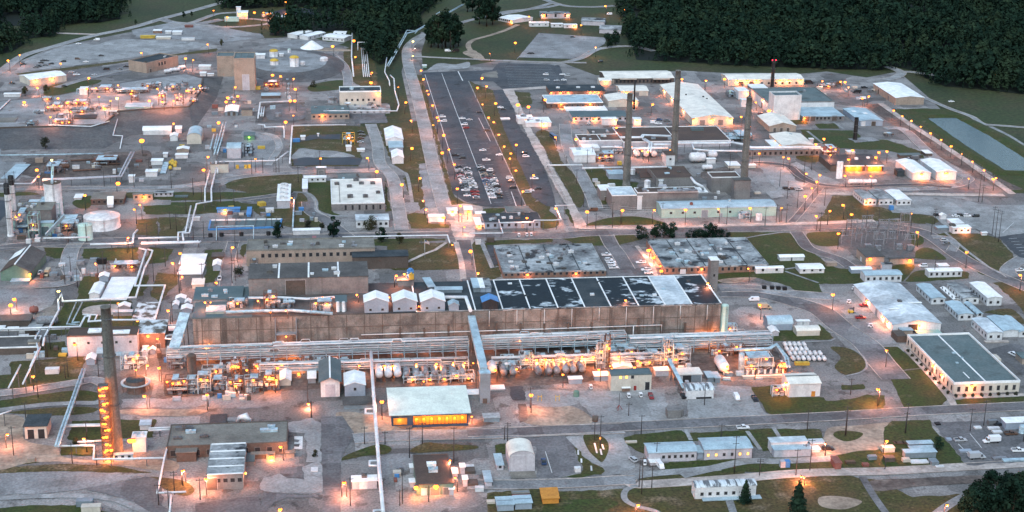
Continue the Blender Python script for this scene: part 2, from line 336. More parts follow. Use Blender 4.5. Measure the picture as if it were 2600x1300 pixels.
# ------------------------------------------------------------------ buildings
_win={}
def win_mesh(w,h,lit=False):
    k=(round(w,1),round(h,1),lit)
    if k not in _win:
        b=MB();f=.12
        b.box(-w/2-f,w/2+f,-.07,.02,-f,0);b.box(-w/2-f,w/2+f,-.07,.02,h,h+f);b.box(-w/2-f,-w/2,-.07,.02,0,h);b.box(w/2,w/2+f,-.07,.02,0,h)
        b.box(-w/2,w/2,-.03,.02,0,h,1)
        _win[k]=b.mesh('window',['wall_grey','lit_pane' if lit else 'pane'])
    return _win[k]
class Bd:pass
_FP=[]
def inside(q):
    return any(-1.5<(q-p).dot(U)<W+1.5 and -1.5<(q-p).dot(V)<D+1.5 for p,U,V,W,D in _FP)
def B(name,label,x0,y0,x1,h,d,wall,roof,kind='f',y1=None,rot=0.,rise=2.,over=.35,z0=0.,par=0.,wf=None,ws=None,df=(),ds=(),wl=(),wls=(),units=(),seams=None,cat=None,group=None,hm=None,dm=None,base=True,ridge=None,wm=None,parm='roof_white',lit=0.,side=None,lp=.55):
    p=G(x0,y0,z0)
    nx1=_R[0]+x1/_R[2]
    if y1 is not None:
        q=G(x1,y1,z0);W=(q-p).length;rz=math.atan2(q.y-p.y,q.x-p.x)
    else:
        rz=math.radians(rot)
        W=None
    U=Vector((math.cos(rz),math.sin(rz),0));V=Vector((-math.sin(rz),math.cos(rz),0))
    if W is None:W=wm or solve(lambda t:proj(p+U*t)[0],nx1,.5,600)
    ny=_R[1]+y0/_R[2]
    H=hm or solve(lambda t:proj(p+Vector((0,0,t)))[1],ny-h/_R[2],.3,80)
    pt=p+Vector((0,0,H))
    D=dm or solve(lambda t:proj(pt+V*t)[1],proj(pt)[1]-d/_R[2],.5,250)
    if base and z0==0:pass
    t=thing(name,label,cat or name.split('_')[-1],p,rz,group)
    _FP.append((p,U,V,W,D));b=Bd();b.o=t;b.W,b.D,b.H,b.U,b.V,b.p=W,D,H,U,V,p
    if kind=='gu':wv=MB().add([(0,0,0),(W,0,0),(W,D,0),(0,D,0),(0,0,H),(W,0,H),(W,D,H),(0,D,H),(0,D/2,H+rise),(W,D/2,H+rise)],[(0,1,5,4),(2,3,7,6),(1,2,6,9,5),(3,0,4,8,7)])
    elif kind=='gv':wv=MB().add([(0,0,0),(W,0,0),(W,D,0),(0,D,0),(0,0,H),(W,0,H),(W,D,H),(0,D,H),(W/2,0,H+rise),(W/2,D,H+rise)],[(0,1,5,8,4),(2,3,7,9,6),(1,2,6,5),(3,0,4,7)])
    elif kind=='s':wv=MB().add([(0,0,0),(W,0,0),(W,D,0),(0,D,0),(0,0,H),(W,0,H),(W,D,H+rise),(0,D,H+rise)],[(0,1,5,4),(2,3,7,6),(1,2,6,5),(3,0,4,7)])
    elif kind in ('bv','bu'):
        A,L=(W,D) if kind=='bv' else (D,W);n=12
        arc=[(A/2-A/2*math.cos(math.pi*i/n),H+rise*math.sin(math.pi*i/n)) for i in range(n+1)]
        prof=[(0,0)]+arc+[(A,0)];wv=MB();k=len(prof)
        tf=(lambda a,l,z:(a,l,z)) if kind=='bv' else (lambda a,l,z:(l,a,z))
        wv.add([tf(a,0,z) for a,z in prof]+[tf(a,L,z) for a,z in prof],[list(range(k))[::-1],list(range(k,2*k)),(0,k,k+1,1),(k-2,2*k-2,2*k-1,k-1)])
    else:wv=MB().add([(0,0,0),(W,0,0),(W,D,0),(0,D,0),(0,0,H),(W,0,H),(W,D,H),(0,D,H)],[(0,1,5,4),(1,2,6,5),(2,3,7,6),(3,0,4,7)])
    wv.build('wall',wall,t)
    e=over;th=.25;r=MB()
    if kind=='gu':
        k=rise/(D/2)
        a=[(-e,-e,H-e*k),(W+e,-e,H-e*k),(W+e,D/2,H+rise),(-e,D/2,H+rise),(W+e,D+e,H-e*k),(-e,D+e,H-e*k)]
        r.add([(x,y,z+.02) for x,y,z in a]+[(x,y,z+th) for x,y,z in a],[(6,7,8,9),(9,8,10,11),(0,1,7,6),(5,11,10,4),(0,6,9,3),(3,9,11,5),(1,2,8,7),(2,4,10,8),(3,2,1,0),(5,4,2,3)])
    elif kind=='gv':
        k=rise/(W/2)
        a=[(-e,-e,H-e*k),(-e,D+e,H-e*k),(W/2,D+e,H+rise),(W/2,-e,H+rise),(W+e,D+e,H-e*k),(W+e,-e,H-e*k)]
        r.add([(x,y,z+.02) for x,y,z in a]+[(x,y,z+th) for x,y,z in a],[(9,8,7,6),(11,10,8,9),(6,7,1,0),(4,10,11,5),(3,9,6,0),(5,11,9,3),(7,8,2,1),(8,10,4,2),(0,1,2,3),(3,2,4,5)])
    elif kind=='s':
        z_=lambda y:H+rise*y/D
        a=[(-e,-e,z_(-e)),(W+e,-e,z_(-e)),(W+e,D+e,z_(D+e)),(-e,D+e,z_(D+e))]
        r.add([(x,y,z+.02) for x,y,z in a]+[(x,y,z+th) for x,y,z in a],[(4,5,6,7),(0,1,5,4),(1,2,6,5),(2,3,7,6),(3,0,4,7),(3,2,1,0)])
    elif kind in ('bv','bu'):
        vs=[tf(a,-e,z+.04) for a,z in arc]+[tf(a,L+e,z+.04) for a,z in arc];k=len(arc)
        r.add(vs,[(i,i+1,k+i+1,k+i) if kind=='bu' else (k+i,k+i+1,i+1,i) for i in range(k-1)],0,True)
    else:
        if par:r.box(0,W,0,D,H-.3,H+.02)
        else:r.box(-e,W+e,-e,D+e,H+.01,H+th)
    rf=r.build('roof',roof,t)
    zt=H+(th if not par else .02)
    if par and kind=='f':
        q=MB();tw=.35;a=-.06
        q.box(a,W-a,a,tw,H-.25,H+par);q.box(a,W-a,D-tw,D-a,H-.25,H+par);q.box(a,tw,tw,D-tw,H-.25,H+par);q.box(W-tw,W-a,tw,D-tw,H-.25,H+par);q.build('parapet',parm,t)
    if seams:
        ax,n,sw,sm=seams[:4];ed=1 if len(seams)>4 else 0
        for i in range(1-ed,n+ed):
            f=i/n
            if ax=='u':q=MB().box(W*f-sw/2,W*f+sw/2,.05,D-.05,zt-.02,zt+.14)
            else:q=MB().box(.05,W-.05,D*f-sw/2,D*f+sw/2,zt-.02,zt+.14)
            q.build('seam',sm,rf)
    if ridge:MB().box(W/2-.35,W/2+.35,-e-.02,D+e+.02,H+rise+.05,H+rise+th+.18).build('ridge_cap',ridge,rf) if kind=='gv' else MB().box(-e-.02,W+e+.02,D/2-.35,D/2+.35,H+rise+.05,H+rise+th+.18).build('ridge_cap',ridge,rf)
    sd=side or ('l' if proj(p)[0]>845 else 'r')
    def sideput(nm,me,v,z):
        put(nm,me,t,(0 if sd=='l' else W,v,z),-math.pi/2 if sd=='l' else math.pi/2)
    if wf:
        n,ww,wh,sill=wf[:4];u0,u1=(wf[4],wf[5]) if len(wf)>4 else (0,1)
        for i in range(n):put('window',win_mesh(ww,wh,random.random()<lit),t,(W*(u0+(u1-u0)*(i+.5)/n),0,sill))
    if ws:
        n,ww,wh,sill=ws[:4]
        for i in range(n):sideput('window',win_mesh(ww,wh,random.random()<lit),D*(i+.5)/n,sill)
    for u,ww,wh,m in df:put('door',lm(('d',ww,wh,m),lambda:MB().box(-ww/2-.1,ww/2+.1,-.05,.02,0,wh+.1,1).box(-ww/2,ww/2,-.09,.02,.02,wh).mesh('door',[m,'wall_white'])),t,(W*u,0,.02))
    for v,ww,wh,m in ds:sideput('door',lm(('d',ww,wh,m),lambda:MB().box(-ww/2-.1,ww/2+.1,-.05,.02,0,wh+.1,1).box(-ww/2,ww/2,-.09,.02,.02,wh).mesh('door',[m,'wall_white'])),D*v,.02)
    for u in wl:
        u,s=u if isinstance(u,tuple) else (u,1.)
        flood(t,(W*u,-.55,H-.8),s,lp*s)
    for v in wls:
        o=bpy.data.objects.new('wall_lamp',lm(('w',1.),lambda:MB().box(-.35,.35,-.1,.5,.25,.4).mesh('wall_lamp','steel')));COL.objects.link(o);o.parent=t
        sx=-.55 if sd=='l' else W+.55
        o.location=(sx,D*v,H-.8);o.rotation_euler.z=-math.pi/2 if sd=='l' else math.pi/2
        put('bulb',bulb_mesh(.55),o,loc=(0,-.15,-.1));lightat(t,(sx+(-.8 if sd=='l' else .8),D*v,H-1.3),lp)
    ul=units
    if isinstance(units,int):
        ul=[(random.uniform(.08,.85),random.uniform(.1,.8),random.uniform(1.2,3.2),random.uniform(1.2,2.6),random.uniform(.7,1.8),random.choice(('galv','tank_grey','wall_white','roof_grey'))) for _ in range(units)]
    for uf,vf,uw,ud,uh,um in ul:
        zz=zt-.05
        if kind=='gu':zz += rise*(1-abs(vf-.5)*2)
        if kind=='gv':zz += rise*(1-abs(uf-.5)*2)
        MB().box(-uw/2,uw/2,-ud/2,ud/2,0,uh*.7).box(-uw/2-.1,uw/2+.1,-ud/2-.1,ud/2+.1,uh*.7,uh*.8).lathe([(min(uw,ud)*.35,uh*.8),(min(uw,ud)*.35,uh),(.02,uh)],10).build('roof_unit',um,t,(W*uf,D*vf,zz))
    return b
# ------------------------------------------------------------------ tanks, stacks, pipes
def vtank(name,label,x,y,wpx,hpx,m,top='cone',topm=None,z0=0,group=None,cat='tank',ladder=True):
    p=G(x,y,z0);nx=wpx/_R[2]/2
    r=solve(lambda t:proj(p+Vector((t,0,0)))[0]-proj(p)[0],nx,.1,60)
    ny=proj(p)[1];H=solve(lambda t:proj(p+Vector((0,0,t)))[1],ny-hpx/_R[2],.3,90)
    t=thing(name,label,cat,p,0,group)
    b=MB().lathe([(r*1.03,0),(r*1.03,.25),(r,.25),(r,H)],28)
    for k in range(1,4):b.lathe([(r+.06,H*k/4),(r+.06,H*k/4+.12)],28)
    b.build('shell',m,t)
    k={'cone':.14,'dome':.45,'flat':.02}[top]
    pr=[(r*1.02,H-.1),(r*1.02,H+.12)]+([(r*math.cos(a),H+.12+r*k*math.sin(a)) for a in (.2,.5,.8,1.1,1.35)] if top=='dome' else [])+[(.02,H+.12+r*k)]
    MB().lathe(pr,28).build('top',topm or m,t)
    if ladder:
        q=MB()
        for s in (-.3,.3):q.beam((r*.25+s,-r-.2,0),(r*.25+s,-r-.2,H+1),.08)
        for i in range(int(H/.9)):q.beam((r*.25-.3,-r-.2,.5+i*.9),(r*.25+.3,-r-.2,.5+i*.9),.06)
        q.build('ladder','steel',t)
        MB().lathe([(r*.1,0),(r*.1,.5),(.02,.5)],8,c=(r*.4,0,H+r*k*.55)).build('hatch',m,t)
    return t
def htank(name,label,x,y,L,r,m,axis='y',z0=0,zc=None,group=None,cat='tank',rot=0):
    """horizontal tank lying on two saddles; x,y is the foot of its middle front"""
    p=G(x,y,z0);t=thing(name,label,cat,p,rot,group);zc=zc or r+.7
    pr=[(.02,-L/2-r*.45),(r*.55,-L/2-r*.36),(r*.88,-L/2-r*.15),(r,-L/2),(r,L/2),(r*.88,L/2+r*.15),(r*.55,L/2+r*.36),(.02,L/2+r*.45)]
    off=L/2 if axis=='y' else 0
    MB().lathe(pr,18,c=(0,off,zc) if axis=='y' else (0,0,zc),axis=axis).build('shell',m,t)
    for s in (-.3,.3):
        q=MB()
        if axis=='y':q.box(-r*.8,r*.8,off+L*s-.2,off+L*s+.2,0,zc-r*.35)
        else:q.box(L*s-.2,L*s+.2,-r*.8,r*.8,0,zc-r*.35)
        q.build('saddle','steel',t)
    MB().lathe([(r*.22,0),(r*.22,.5),(.02,.55)],8,c=(0,off,zc+r*.95)).build('manway',m,t)
    return t
def stack(label,xb,yb,ytop_n,r0,r1,m,top=None,topfrac=.2,name='chimney_stack'):
    p=G(xb,yb);H=solve(lambda t:proj(p+Vector((0,0,t)))[1],ytop_n,3,200)
    t=thing(name,label,'chimney',p)
    rr=lambda z:r0+(r1-r0)*z/H
    n=14;zt=H*(1-topfrac) if top else H
    b=MB().lathe([(r0*1.12,0),(r0*1.12,1.),(rr(1),1.)]+[(rr(zt*i/n),max(1,zt*i/n)) for i in range(1,n+1)]+([] if top else [(r1*1.08,H),(r1*1.08,H+.5),(r1*.72,H+.5),(r1*.70,H-4)]),24)
    b.build('shaft',m,t)
    if top:MB().lathe([(rr(zt)+.03,zt),(r1+.05,H),(r1*.75,H+.05),(r1*.72,H-3)],24).build('dark_top',top,t)
    MB().lathe([(r1*.7,H-3.9),(.02,H-3.9)],16).build('flue','black',t)
    q=MB()
    for s in (-.35,.35):q.beam((s,-r0-.1,0),(s,-r1-.1,H),.1)
    q.build('ladder','steel',t)
    for f in (.35,.68,.93):
        MB().lathe([(rr(H*f)+.02,H*f),(rr(H*f)+.5,H*f),(rr(H*f)+.5,H*f+.15),(rr(H*f)+.02,H*f+.15)],20).build('band','steel',t)
    return t,H,rr
def pipeline(label,pts,z=4.5,r=.45,m='pipe_white',n=1,gap=1.4,sup=14,name='pipeline',cat='pipeline',supm='steel',z0=0):
    """pts in view coordinates, each (x,y) or (x,y,z)"""
    P=[G(p[0],p[1],p[2] if len(p)>2 else z) for p in pts]
    o=P[0].copy();o.z=z0;t=thing(name,label,cat,o)
    L=[p-o for p in P]
    for k in range(n):
        off=(k-(n-1)/2)*gap;Q=[]
        for i,p in enumerate(L):
            a=(L[i]-L[i-1]) if i else L[1]-L[0];b=(L[i+1]-L[i]) if i<len(L)-1 else a
            nn=Vector((-a.y,a.x,0)).normalized()+Vector((-b.y,b.x,0)).normalized()
            nn=nn.normalized() if nn.length>1e-4 else Vector((0,1,0))
            Q.append(p+nn*off)
        MB().tube(Q,r,8).build('pipe',m,t)
        c=MB()
        for i in range(len(Q)-1):
            d=Q[i+1]-Q[i];ll=d.length
            for j in range(1,int(ll/9)):
                s=Q[i]+d*(j*9/ll);c.tube([s-d*(.12/ll),s+d*(.12/ll)],r*1.22,8)
        if c.v:c.build('flange',m,t)
    if sup:
        for i in range(len(L)-1):
            d=L[i+1]-L[i];ll=d.length;k=max(1,int(ll/sup))
            nn=Vector((-d.y,d.x,0));nn=nn.normalized() if nn.length>.01 else Vector((1,0,0))
            for j in range(k):
                s=L[i]+d*((j+.5)/k);hw=(n-1)*gap/2+.6
                if s.z<1:continue
                MB().box(-.16,.16,-.16,.16,0,s.z-r-.1).beam(tuple(-nn*hw+Vector((0,0,s.z-r-.05))),tuple(nn*hw+Vector((0,0,s.z-r-.05))),.22).build('support',supm,t,(s.x,s.y,0))
    return t
def skid(label,x0,y0,x1,h,d,seed=1,fm='steel',vm=('tank_grey','galv','tank_white'),z0=0,lev=2,nv=4,npipe=9,lampn=0,name='process_unit',cat='process unit',hm=None,dm=None):
    rg=random.Random(seed);p=G(x0,y0,z0);nx1=_R[0]+x1/_R[2];ny=_R[1]+y0/_R[2]
    W=solve(lambda t:proj(p+Vector((t,0,0)))[0],nx1,.5,200);H=hm or solve(lambda t:proj(p+Vector((0,0,t)))[1],ny-h/_R[2],.5,60)
    D=dm or solve(lambda t:proj(p+Vector((0,t,H)))[1],ny-(h+d)/_R[2],.5,90)
    t=thing(name,label,cat,p)
    f=MB();nx=max(2,int(W/5)+1);xs=[W*i/(nx-1) for i in range(nx)]
    for x in xs:
        for y in (0,D):f.beam((x,y,0),(x,y,H),.28)
    for l in range(1,lev+1):
        z=H*l/lev
        for y in (0,D):f.beam((0,y,z),(W,y,z),.22)
        for x in xs:f.beam((x,0,z),(x,D,z),.22)
    for i in range(nx-1):
        if rg.random()<.6:f.beam((xs[i],0,0),(xs[i+1],0,H/lev),.14)
    f.build('frame',fm,t)
    for l in range(1,lev+1):
        a,b=sorted((rg.uniform(0,.5),rg.uniform(.5,1)))
        z=H*l/lev
        MB().box(W*a,W*b,.1,D-.1,z+.12,z+.2).build('platform','galv',t)
        q=MB()
        for zz in (.6,1.15):q.beam((W*a,.1,z+zz),(W*b,.1,z+zz),.07)
        for i in range(int(W*(b-a)/1.6)+1):q.beam((W*a+i*1.6,.1,z+.2),(W*a+i*1.6,.1,z+1.15),.07)
        q.build('handrail','galv',t)
    for i in range(nv):
        r=rg.uniform(.10,.2)*min(D,9)*.9;hh=rg.uniform(.45,1.1)*H;x=W*(i+.5)/nv+rg.uniform(-1,1);y=rg.uniform(.3,.7)*D;m=rg.choice(vm)
        if rg.random()<.65:MB().lathe([(r*.8,0),(r,.5),(r,hh),(r*.8,hh+r*.3),(.02,hh+r*.45)],16,c=(x,y,0)).build('vessel',m,t)
        else:MB().lathe([(.02,-r*2.4),(r*.8,-r*2.1),(r,-r*1.8),(r,r*1.8),(r*.8,r*2.1),(.02,r*2.4)],16,c=(x,y,r+.5+rg.random()*H*.4),axis='x').build('vessel',m,t)
    for i in range(npipe):
        z=rg.uniform(.2,1.05)*H;y=rg.uniform(0,1)*D;x=rg.uniform(0,.6)*W;x2=x+rg.uniform(.25,.6)*W;z2=z*rg.uniform(.2,.9)
        MB().tube([(x,y,.3),(x,y,z),(min(x2,W),y,z),(min(x2,W),y+rg.uniform(-1,1),z2)],rg.uniform(.07,.2),6).build('pipe',rg.choice(('pipe_white','galv','galv','steel','rust','steel')),t)
    for i in range(max(3,int(W/3))):
        bx,by,bz=rg.uniform(0,W),rg.uniform(-1.2,D),rg.choice((0,0,H/lev+.2));bw=rg.uniform(.5,1.5)
        if rg.random()<.5:MB().box(bx,bx+bw,by,by+bw,bz,bz+rg.uniform(.6,1.8)).build('box',rg.choice(('tank_grey','steel','wall_bluegrey','wall_white','rust')),t)
        else:MB().lathe([(.3,bz),(.3,bz+1),(.02,bz+1.05)],8,c=(bx,by,0)).build('drum',rg.choice(('tank_grey','blue_dark','steel','pipe_white')),t)
    for cxx,cw in ((W*.1,2.2),(W*.6,1.4)):MB().box(cxx,cxx+cw,D*.2,D*.2+1.4,0,2).build('cabinet',rg.choice(('tank_grey','wall_bluegrey','wall_white')),t)
    for i in range(lampn):
        q=put('lamp_head',lm('lh',lambda:MB().box(-.3,.3,-.2,.3,.2,.35).mesh('lamp_head','steel')),t,(W*(i+.5)/lampn,-.2,H*rg.uniform(.55,.98)))
        put('bulb',bulb_mesh(.55),q,loc=(0,-.1,-.1));lightat(t,(q.location.x,-.9,q.location.z-.3),.24,ORANGE)
    return t
# ------------------------------------------------------------------ vehicles
_car={}
def car_parts(kind,colr):
    k=(kind,colr)
    if k in _car:return _car[k]
    b=MB();g=MB();wd=.92
    def hull(prof,w,w2,mb=b,mi=0):
        n=len(prof);vs=[(x,-(w if z<.9 else w2),z) for x,z in prof]+[(x,(w if z<.9 else w2),z) for x,z in prof]
        mb.add(vs,[list(range(n)),list(range(n,2*n))[::-1]]+[(i,i+n,(i+1) % n+n,(i+1) % n) for i in range(n)],mi)
    def cabin(x0,x1,x2,x3,z0,z1,w0,w1):
        g.add([(x0,-w0,z0),(x1,-w0,z0),(x1,w0,z0),(x0,w0,z0),(x2,-w1,z1),(x3,-w1,z1),(x3,w1,z1),(x2,w1,z1)],[(0,1,5,4),(1,2,6,5),(2,3,7,6),(3,0,4,7)])
        b.box(x2-.05,x3+.05,-w1-.02,w1+.02,z1,z1+.07)
        for xa,xb,s in ((x0,x2,1),(x1,x3,1),((x0+x1)/2,(x2+x3)/2,1)):
            for sy in (-1,1):b.beam((xa,sy*w0,z0),(xb,sy*w1,z1),.09)
    if kind=='sedan':hull([(-2.35,.35),(-2.4,.72),(-2.25,.98),(-1.5,1.0),(1.0,.98),(2.15,.84),(2.4,.62),(2.35,.35)],wd,.85);cabin(-1.75,1.05,-1.05,.35,.98,1.42,.8,.64);wb=1.42
    elif kind=='suv':hull([(-2.35,.4),(-2.4,.95),(-2.3,1.1),(1.1,1.08),(2.2,.98),(2.4,.7),(2.35,.4)],.97,.92);cabin(-2.25,1.15,-2.0,.5,1.08,1.72,.88,.74);wb=1.42
    elif kind=='pickup':
        hull([(-2.75,.45),(-2.8,.95),(-2.7,1.05),(1.2,1.05),(2.5,.98),(2.8,.75),(2.75,.45)],1.0,.95);cabin(-.75,1.25,-.5,.65,1.05,1.75,.9,.76)
        b.box(-2.75,-.85,-1.0,-.86,1.0,1.3);b.box(-2.75,-.85,.86,1.0,1.0,1.3);b.box(-2.82,-2.7,-.98,.98,.95,1.3);g.box(-2.68,-.87,-.84,.84,1.04,1.1);wb=1.75
    elif kind=='van':hull([(-2.7,.4),(-2.75,1.0),(-2.72,2.0),(-2.6,2.15),(1.3,2.15),(2.05,1.3),(2.7,1.1),(2.75,.6),(2.7,.4)],1.0,.92);cabin(.6,2.05,.6,1.32,1.25,2.1,.95,.94);wb=1.7
    elif kind=='cart':hull([(-1.2,.35),(-1.25,.8),(.2,.85),(1.0,.8),(1.25,.55),(1.2,.35)],.62,.6);g.box(-.7,.1,-.55,.55,.86,1.1);b.box(-1.0,.9,-.65,.65,1.85,1.95);[b.beam((xx,yy,.8),(xx*.95,yy,1.9),.08) for xx in (-.95,.85) for yy in (-.58,.58)];wb=.8
    elif kind=='truck':
        hull([(1.3,.6),(1.3,1.2),(2.2,1.25),(3.6,1.1),(3.75,.6)],1.1,1.05);cabin(1.35,2.4,1.4,2.15,1.25,2.3,1.0,.9);b.box(-3.6,1.2,-1.15,1.15,.95,3.1);wb=2.4
    elif kind=='bus':hull([(-5.5,.5),(-5.55,1.2),(-5.5,2.9),(5.4,2.9),(5.55,1.3),(5.5,.5)],1.25,1.22);g.box(-5.0,5.0,-1.27,1.27,1.5,2.4);g.box(5.3,5.58,-1.1,1.1,1.5,2.6);wb=3.4
    w=MB().lathe([(.02,-.12),(.34,-.12),(.34,.12),(.02,.12)],12,axis='y',smooth=False)
    _car[k]=(b.mesh('body','car_'+colr),g.mesh('windows','glass'),lm('whl',lambda:w.mesh('wheel','rubber')),wb,1.0 if kind in ('bus','truck') else .55 if kind=='cart' else .82)
    return _car[k]
def car(x,y,colr='white',kind='sedan',head=0.,label=None,group=None,z0=0,cat=None):
    b,g,wh,wb,tw=car_parts(kind,colr)
    nm={'sedan':'parked_car','suv':'parked_car','cart':'utility_cart'}.get(kind,kind)
    t=thing(nm,label,cat or {'sedan':'car','suv':'car','cart':'utility cart'}.get(kind,kind),G(x,y,z0)+Vector((0,0,.13)),head,group)
    put('body',b,t);put('windows',g,t)
    for sx in (-1,1):
        for sy in (-1,1):put('wheel',wh,t,(sx*wb,sy*tw,.34))
    return t
def cars(place,L,head=0.,group=None,order='left'):
    L=sorted(L,key=lambda p:p[0] if order=='left' else p[1]);cnt={}
    frm='from left' if order=='left' else 'from the top'
    for p in L:
        c=p[2];k=p[3] if len(p)>3 else random.choice(('sedan','sedan','suv'))
        cnt[(c,k)]=cnt.get((c,k),0)+1
    seen={}
    nm={'sedan':'saloon car','suv':'tall car','cart':'utility cart'}
    tot=len(L)
    for i,p in enumerate(L):
        c=p[2];k=p[3] if len(p)>3 else random.choice(('sedan','sedan','suv'))
        car(p[0],p[1],c,k,head+random.uniform(-.07,.07)+(math.pi if random.random()<.4 else 0),'%s %s, %s %s, %s' % (c,nm.get(k,k),ordn(i+1),frm,place) if tot>1 else '%s %s %s' % (c,nm.get(k,k),place),group or 'vehicles '+place)
# ------------------------------------------------------------------ trees
def crown_mesh(key,m,h,r,base,nleaf,size,conic=False,seed=1):
    rg=np.random.default_rng(seed);b=MB();vs=[];fs=[]
    ncl=14;cl=[]
    for i in range(ncl):
        a=rg.uniform(0,6.28);z=rg.uniform(base,h*.93);k=(1-(z-base)/(h-base))
        rad=r*(k*.9+.05 if conic else math.sin(min(1,(z-base)/(h-base)+.12)*math.pi)**.6)*rg.uniform(.25,.8)
        cl.append((rad*math.cos(a),rad*math.sin(a),z,r*rg.uniform(.28,.5)*(k*.7+.3 if conic else 1)))
    for i in range(nleaf):
        if conic:
            zf=1-rg.uniform(0,1)**.55;tier=.75+.25*math.cos(zf*34);a=rg.uniform(0,6.283);k=(1-zf)**.85*r*tier*rg.uniform(.55,1.05)+.05
            p=np.array([k*math.cos(a),k*math.sin(a),h*(.08+.92*zf)]);d=np.array([math.cos(a),math.sin(a),.5])
        c=cl[i % ncl];d_=rg.normal(size=3);d_ /= np.linalg.norm(d_)
        if not conic:
            d=d_;p=np.array(c[:3])+d*c[3]*rg.uniform(.55,1.05);p[2]=max(p[2],base*.8)
        n=d+rg.normal(size=3)*.5;n[2] += .4;n /= np.linalg.norm(n);u=np.cross(n,rg.normal(size=3));u /= np.linalg.norm(u);v=np.cross(n,u);s=size*rg.uniform(.6,1.3)
        o=len(vs);vs += [tuple(p-u*s*.5),tuple(p-v*s*.35),tuple(p+u*s*.5+n*s*.15),tuple(p+v*s*.35)];fs.append((o,o+1,o+2,o+3))
    return b.add(vs,fs).mesh('crown',m)
_tr={}
def tree(x,y,h,label,m='leaf',r=None,conic=False,group=None,name='tree',base=None,z0=0,n=900,size=None):
    r=r or h*.38;k=(m,round(h),round(r,1),conic,random.randint(0,2));base=h*.22 if base is None else base
    if k not in _tr:
        tb=MB().tube([(0,0,0),(.1,0,h*.35),(-.1,.1,h*.7),(0,0,h*.9)],h*.028+.06,7,r2=.05)
        for i in range(6):
            a=i*1.1;z=h*(.3+.08*i);tb.tube([(0,0,z),(math.cos(a)*r*.5,math.sin(a)*r*.5,z+h*.12)],h*.01+.03,5,r2=.02)
        _tr[k]=(tb.mesh('trunk','trunk'),crown_mesh(k,m,h,r,base,n,size or max(.5,h*.09),conic,len(_tr)+3))
    t=thing(name,label,'shrub' if 'shrub' in name or 'bush' in name else 'tree',G(x,y,z0),random.uniform(0,6),group)
    put('trunk',_tr[k][0],t);put('crown',_tr[k][1],t)
    return t
def pole(x,y,h,label,arms=1,m='pole',group=None,z0=0):
    t=thing('utility_pole',label,'utility pole',G(x,y,z0),0,group)
    put('post',lm(('up',h,m),lambda:MB().tube([(0,0,0),(0,0,h)],.2,6,r2=.13).mesh('post',m)),t)
    for i in range(arms):put('crossarm',lm(('ca',m),lambda:MB().box(-1.3,1.3,-.08,.08,0,.16).box(-1.2,-1.1,-.06,.06,.16,.4).box(1.1,1.2,-.06,.06,.16,.4).box(-.05,.05,-.06,.06,.16,.4).mesh('crossarm',m)),t,(0,0,h-.8-i*1.2))
    return t
def poles(place,L,h=12,arms=1,m='pole'):
    L=sorted(L)
    for i,p in enumerate(L):
        pole(p[0],p[1],p[2] if len(p)>2 else h,('utility pole, %s from left, %s' % (ordn(i+1),place)) if len(L)>1 else 'thin utility pole '+place,arms,m,'utility poles '+place)
def crate(name,label,x,y,w,d,h,m,rot=0,group=None,cat=None,z0=0):
    """box-like thing with a lid and ribs"""
    t=thing(name,label,cat or name.split('_')[-1],G(x,y,z0),math.radians(rot),group)
    b=MB().box(0,w,0,d,.12,h)
    n=max(2,int(w/1.2))
    for i in range(n+1):b.box(w*i/n-.06,w*i/n+.06,-.06,0,.12,h-.05)
    n2=max(2,int(d/1.2))
    for i in range(n2+1):
        b.box(-.06,0,d*i/n2-.06,d*i/n2+.06,.12,h-.05);b.box(w,w+.06,d*i/n2-.06,d*i/n2+.06,.12,h-.05)
    b.build('body',m,t);MB().box(-.08,w+.08,-.08,d+.08,h,h+.1).build('lid',m,t)
    MB().box(.1,w-.1,.1,d-.1,0,.12).build('skid','black',t)
    return t
def rack(label,a,b,z=9.,width=6.,nl=2,npipe=6,step=8.,z0=0,name='pipe_rack'):
    A,Bp=G(*a,0),G(*b,0);d=Bp-A;L=d.length;rz=math.atan2(d.y,d.x)
    t=thing(name,label,'pipe rack',A,rz)
    nb=int(L/step)
    bent=MB()
    for y in (0,width):bent.box(-.16,.16,y-.16,y+.16,0,z+.1)
    for l in range(nl):bent.box(-.14,.14,-.5,width+.5,z-l*2.2-.3,z-l*2.2)
    bent.beam((0,0,0),(0,width,z-2.5),.12)
    me=bent.mesh('bent','galv')
    for i in range(nb+1):put('bent',me,t,(L*i/nb,0,0))
    rg=random.Random(len(label))
    for l in range(nl):
        zz=z-l*2.2
        MB().box(0,L,-.2,0,zz-.6,zz-.25).build('beam','galv',t);MB().box(0,L,width,width+.2,zz-.6,zz-.25).build('beam','galv',t)
        y=.4
        for k in range(npipe):
            r=rg.choice((.09,.12,.16,.16,.22,.3));y += r
            if y+r>width:break
            x0=0 if rg.random()<.7 else rg.uniform(0,.4)*L;x1=L if rg.random()<.7 else rg.uniform(.6,1)*L
            pz=[(x0,y,zz+r)]
            if rg.random()<.5:
                xm=x0+(x1-x0)*rg.uniform(.2,.8);pz += [(xm,y,zz+r),(xm+.6,y,zz+r+1.2),(xm+4,y,zz+r+1.2),(xm+4.6,y,zz+r)]
            MB().tube(pz+[(x1,y,zz+r)],r,6).build('pipe',rg.choice(('pipe_white','galv','pipe_white','tank_grey')),t)
            y += r+rg.choice((.08,.15,.3))
    return t
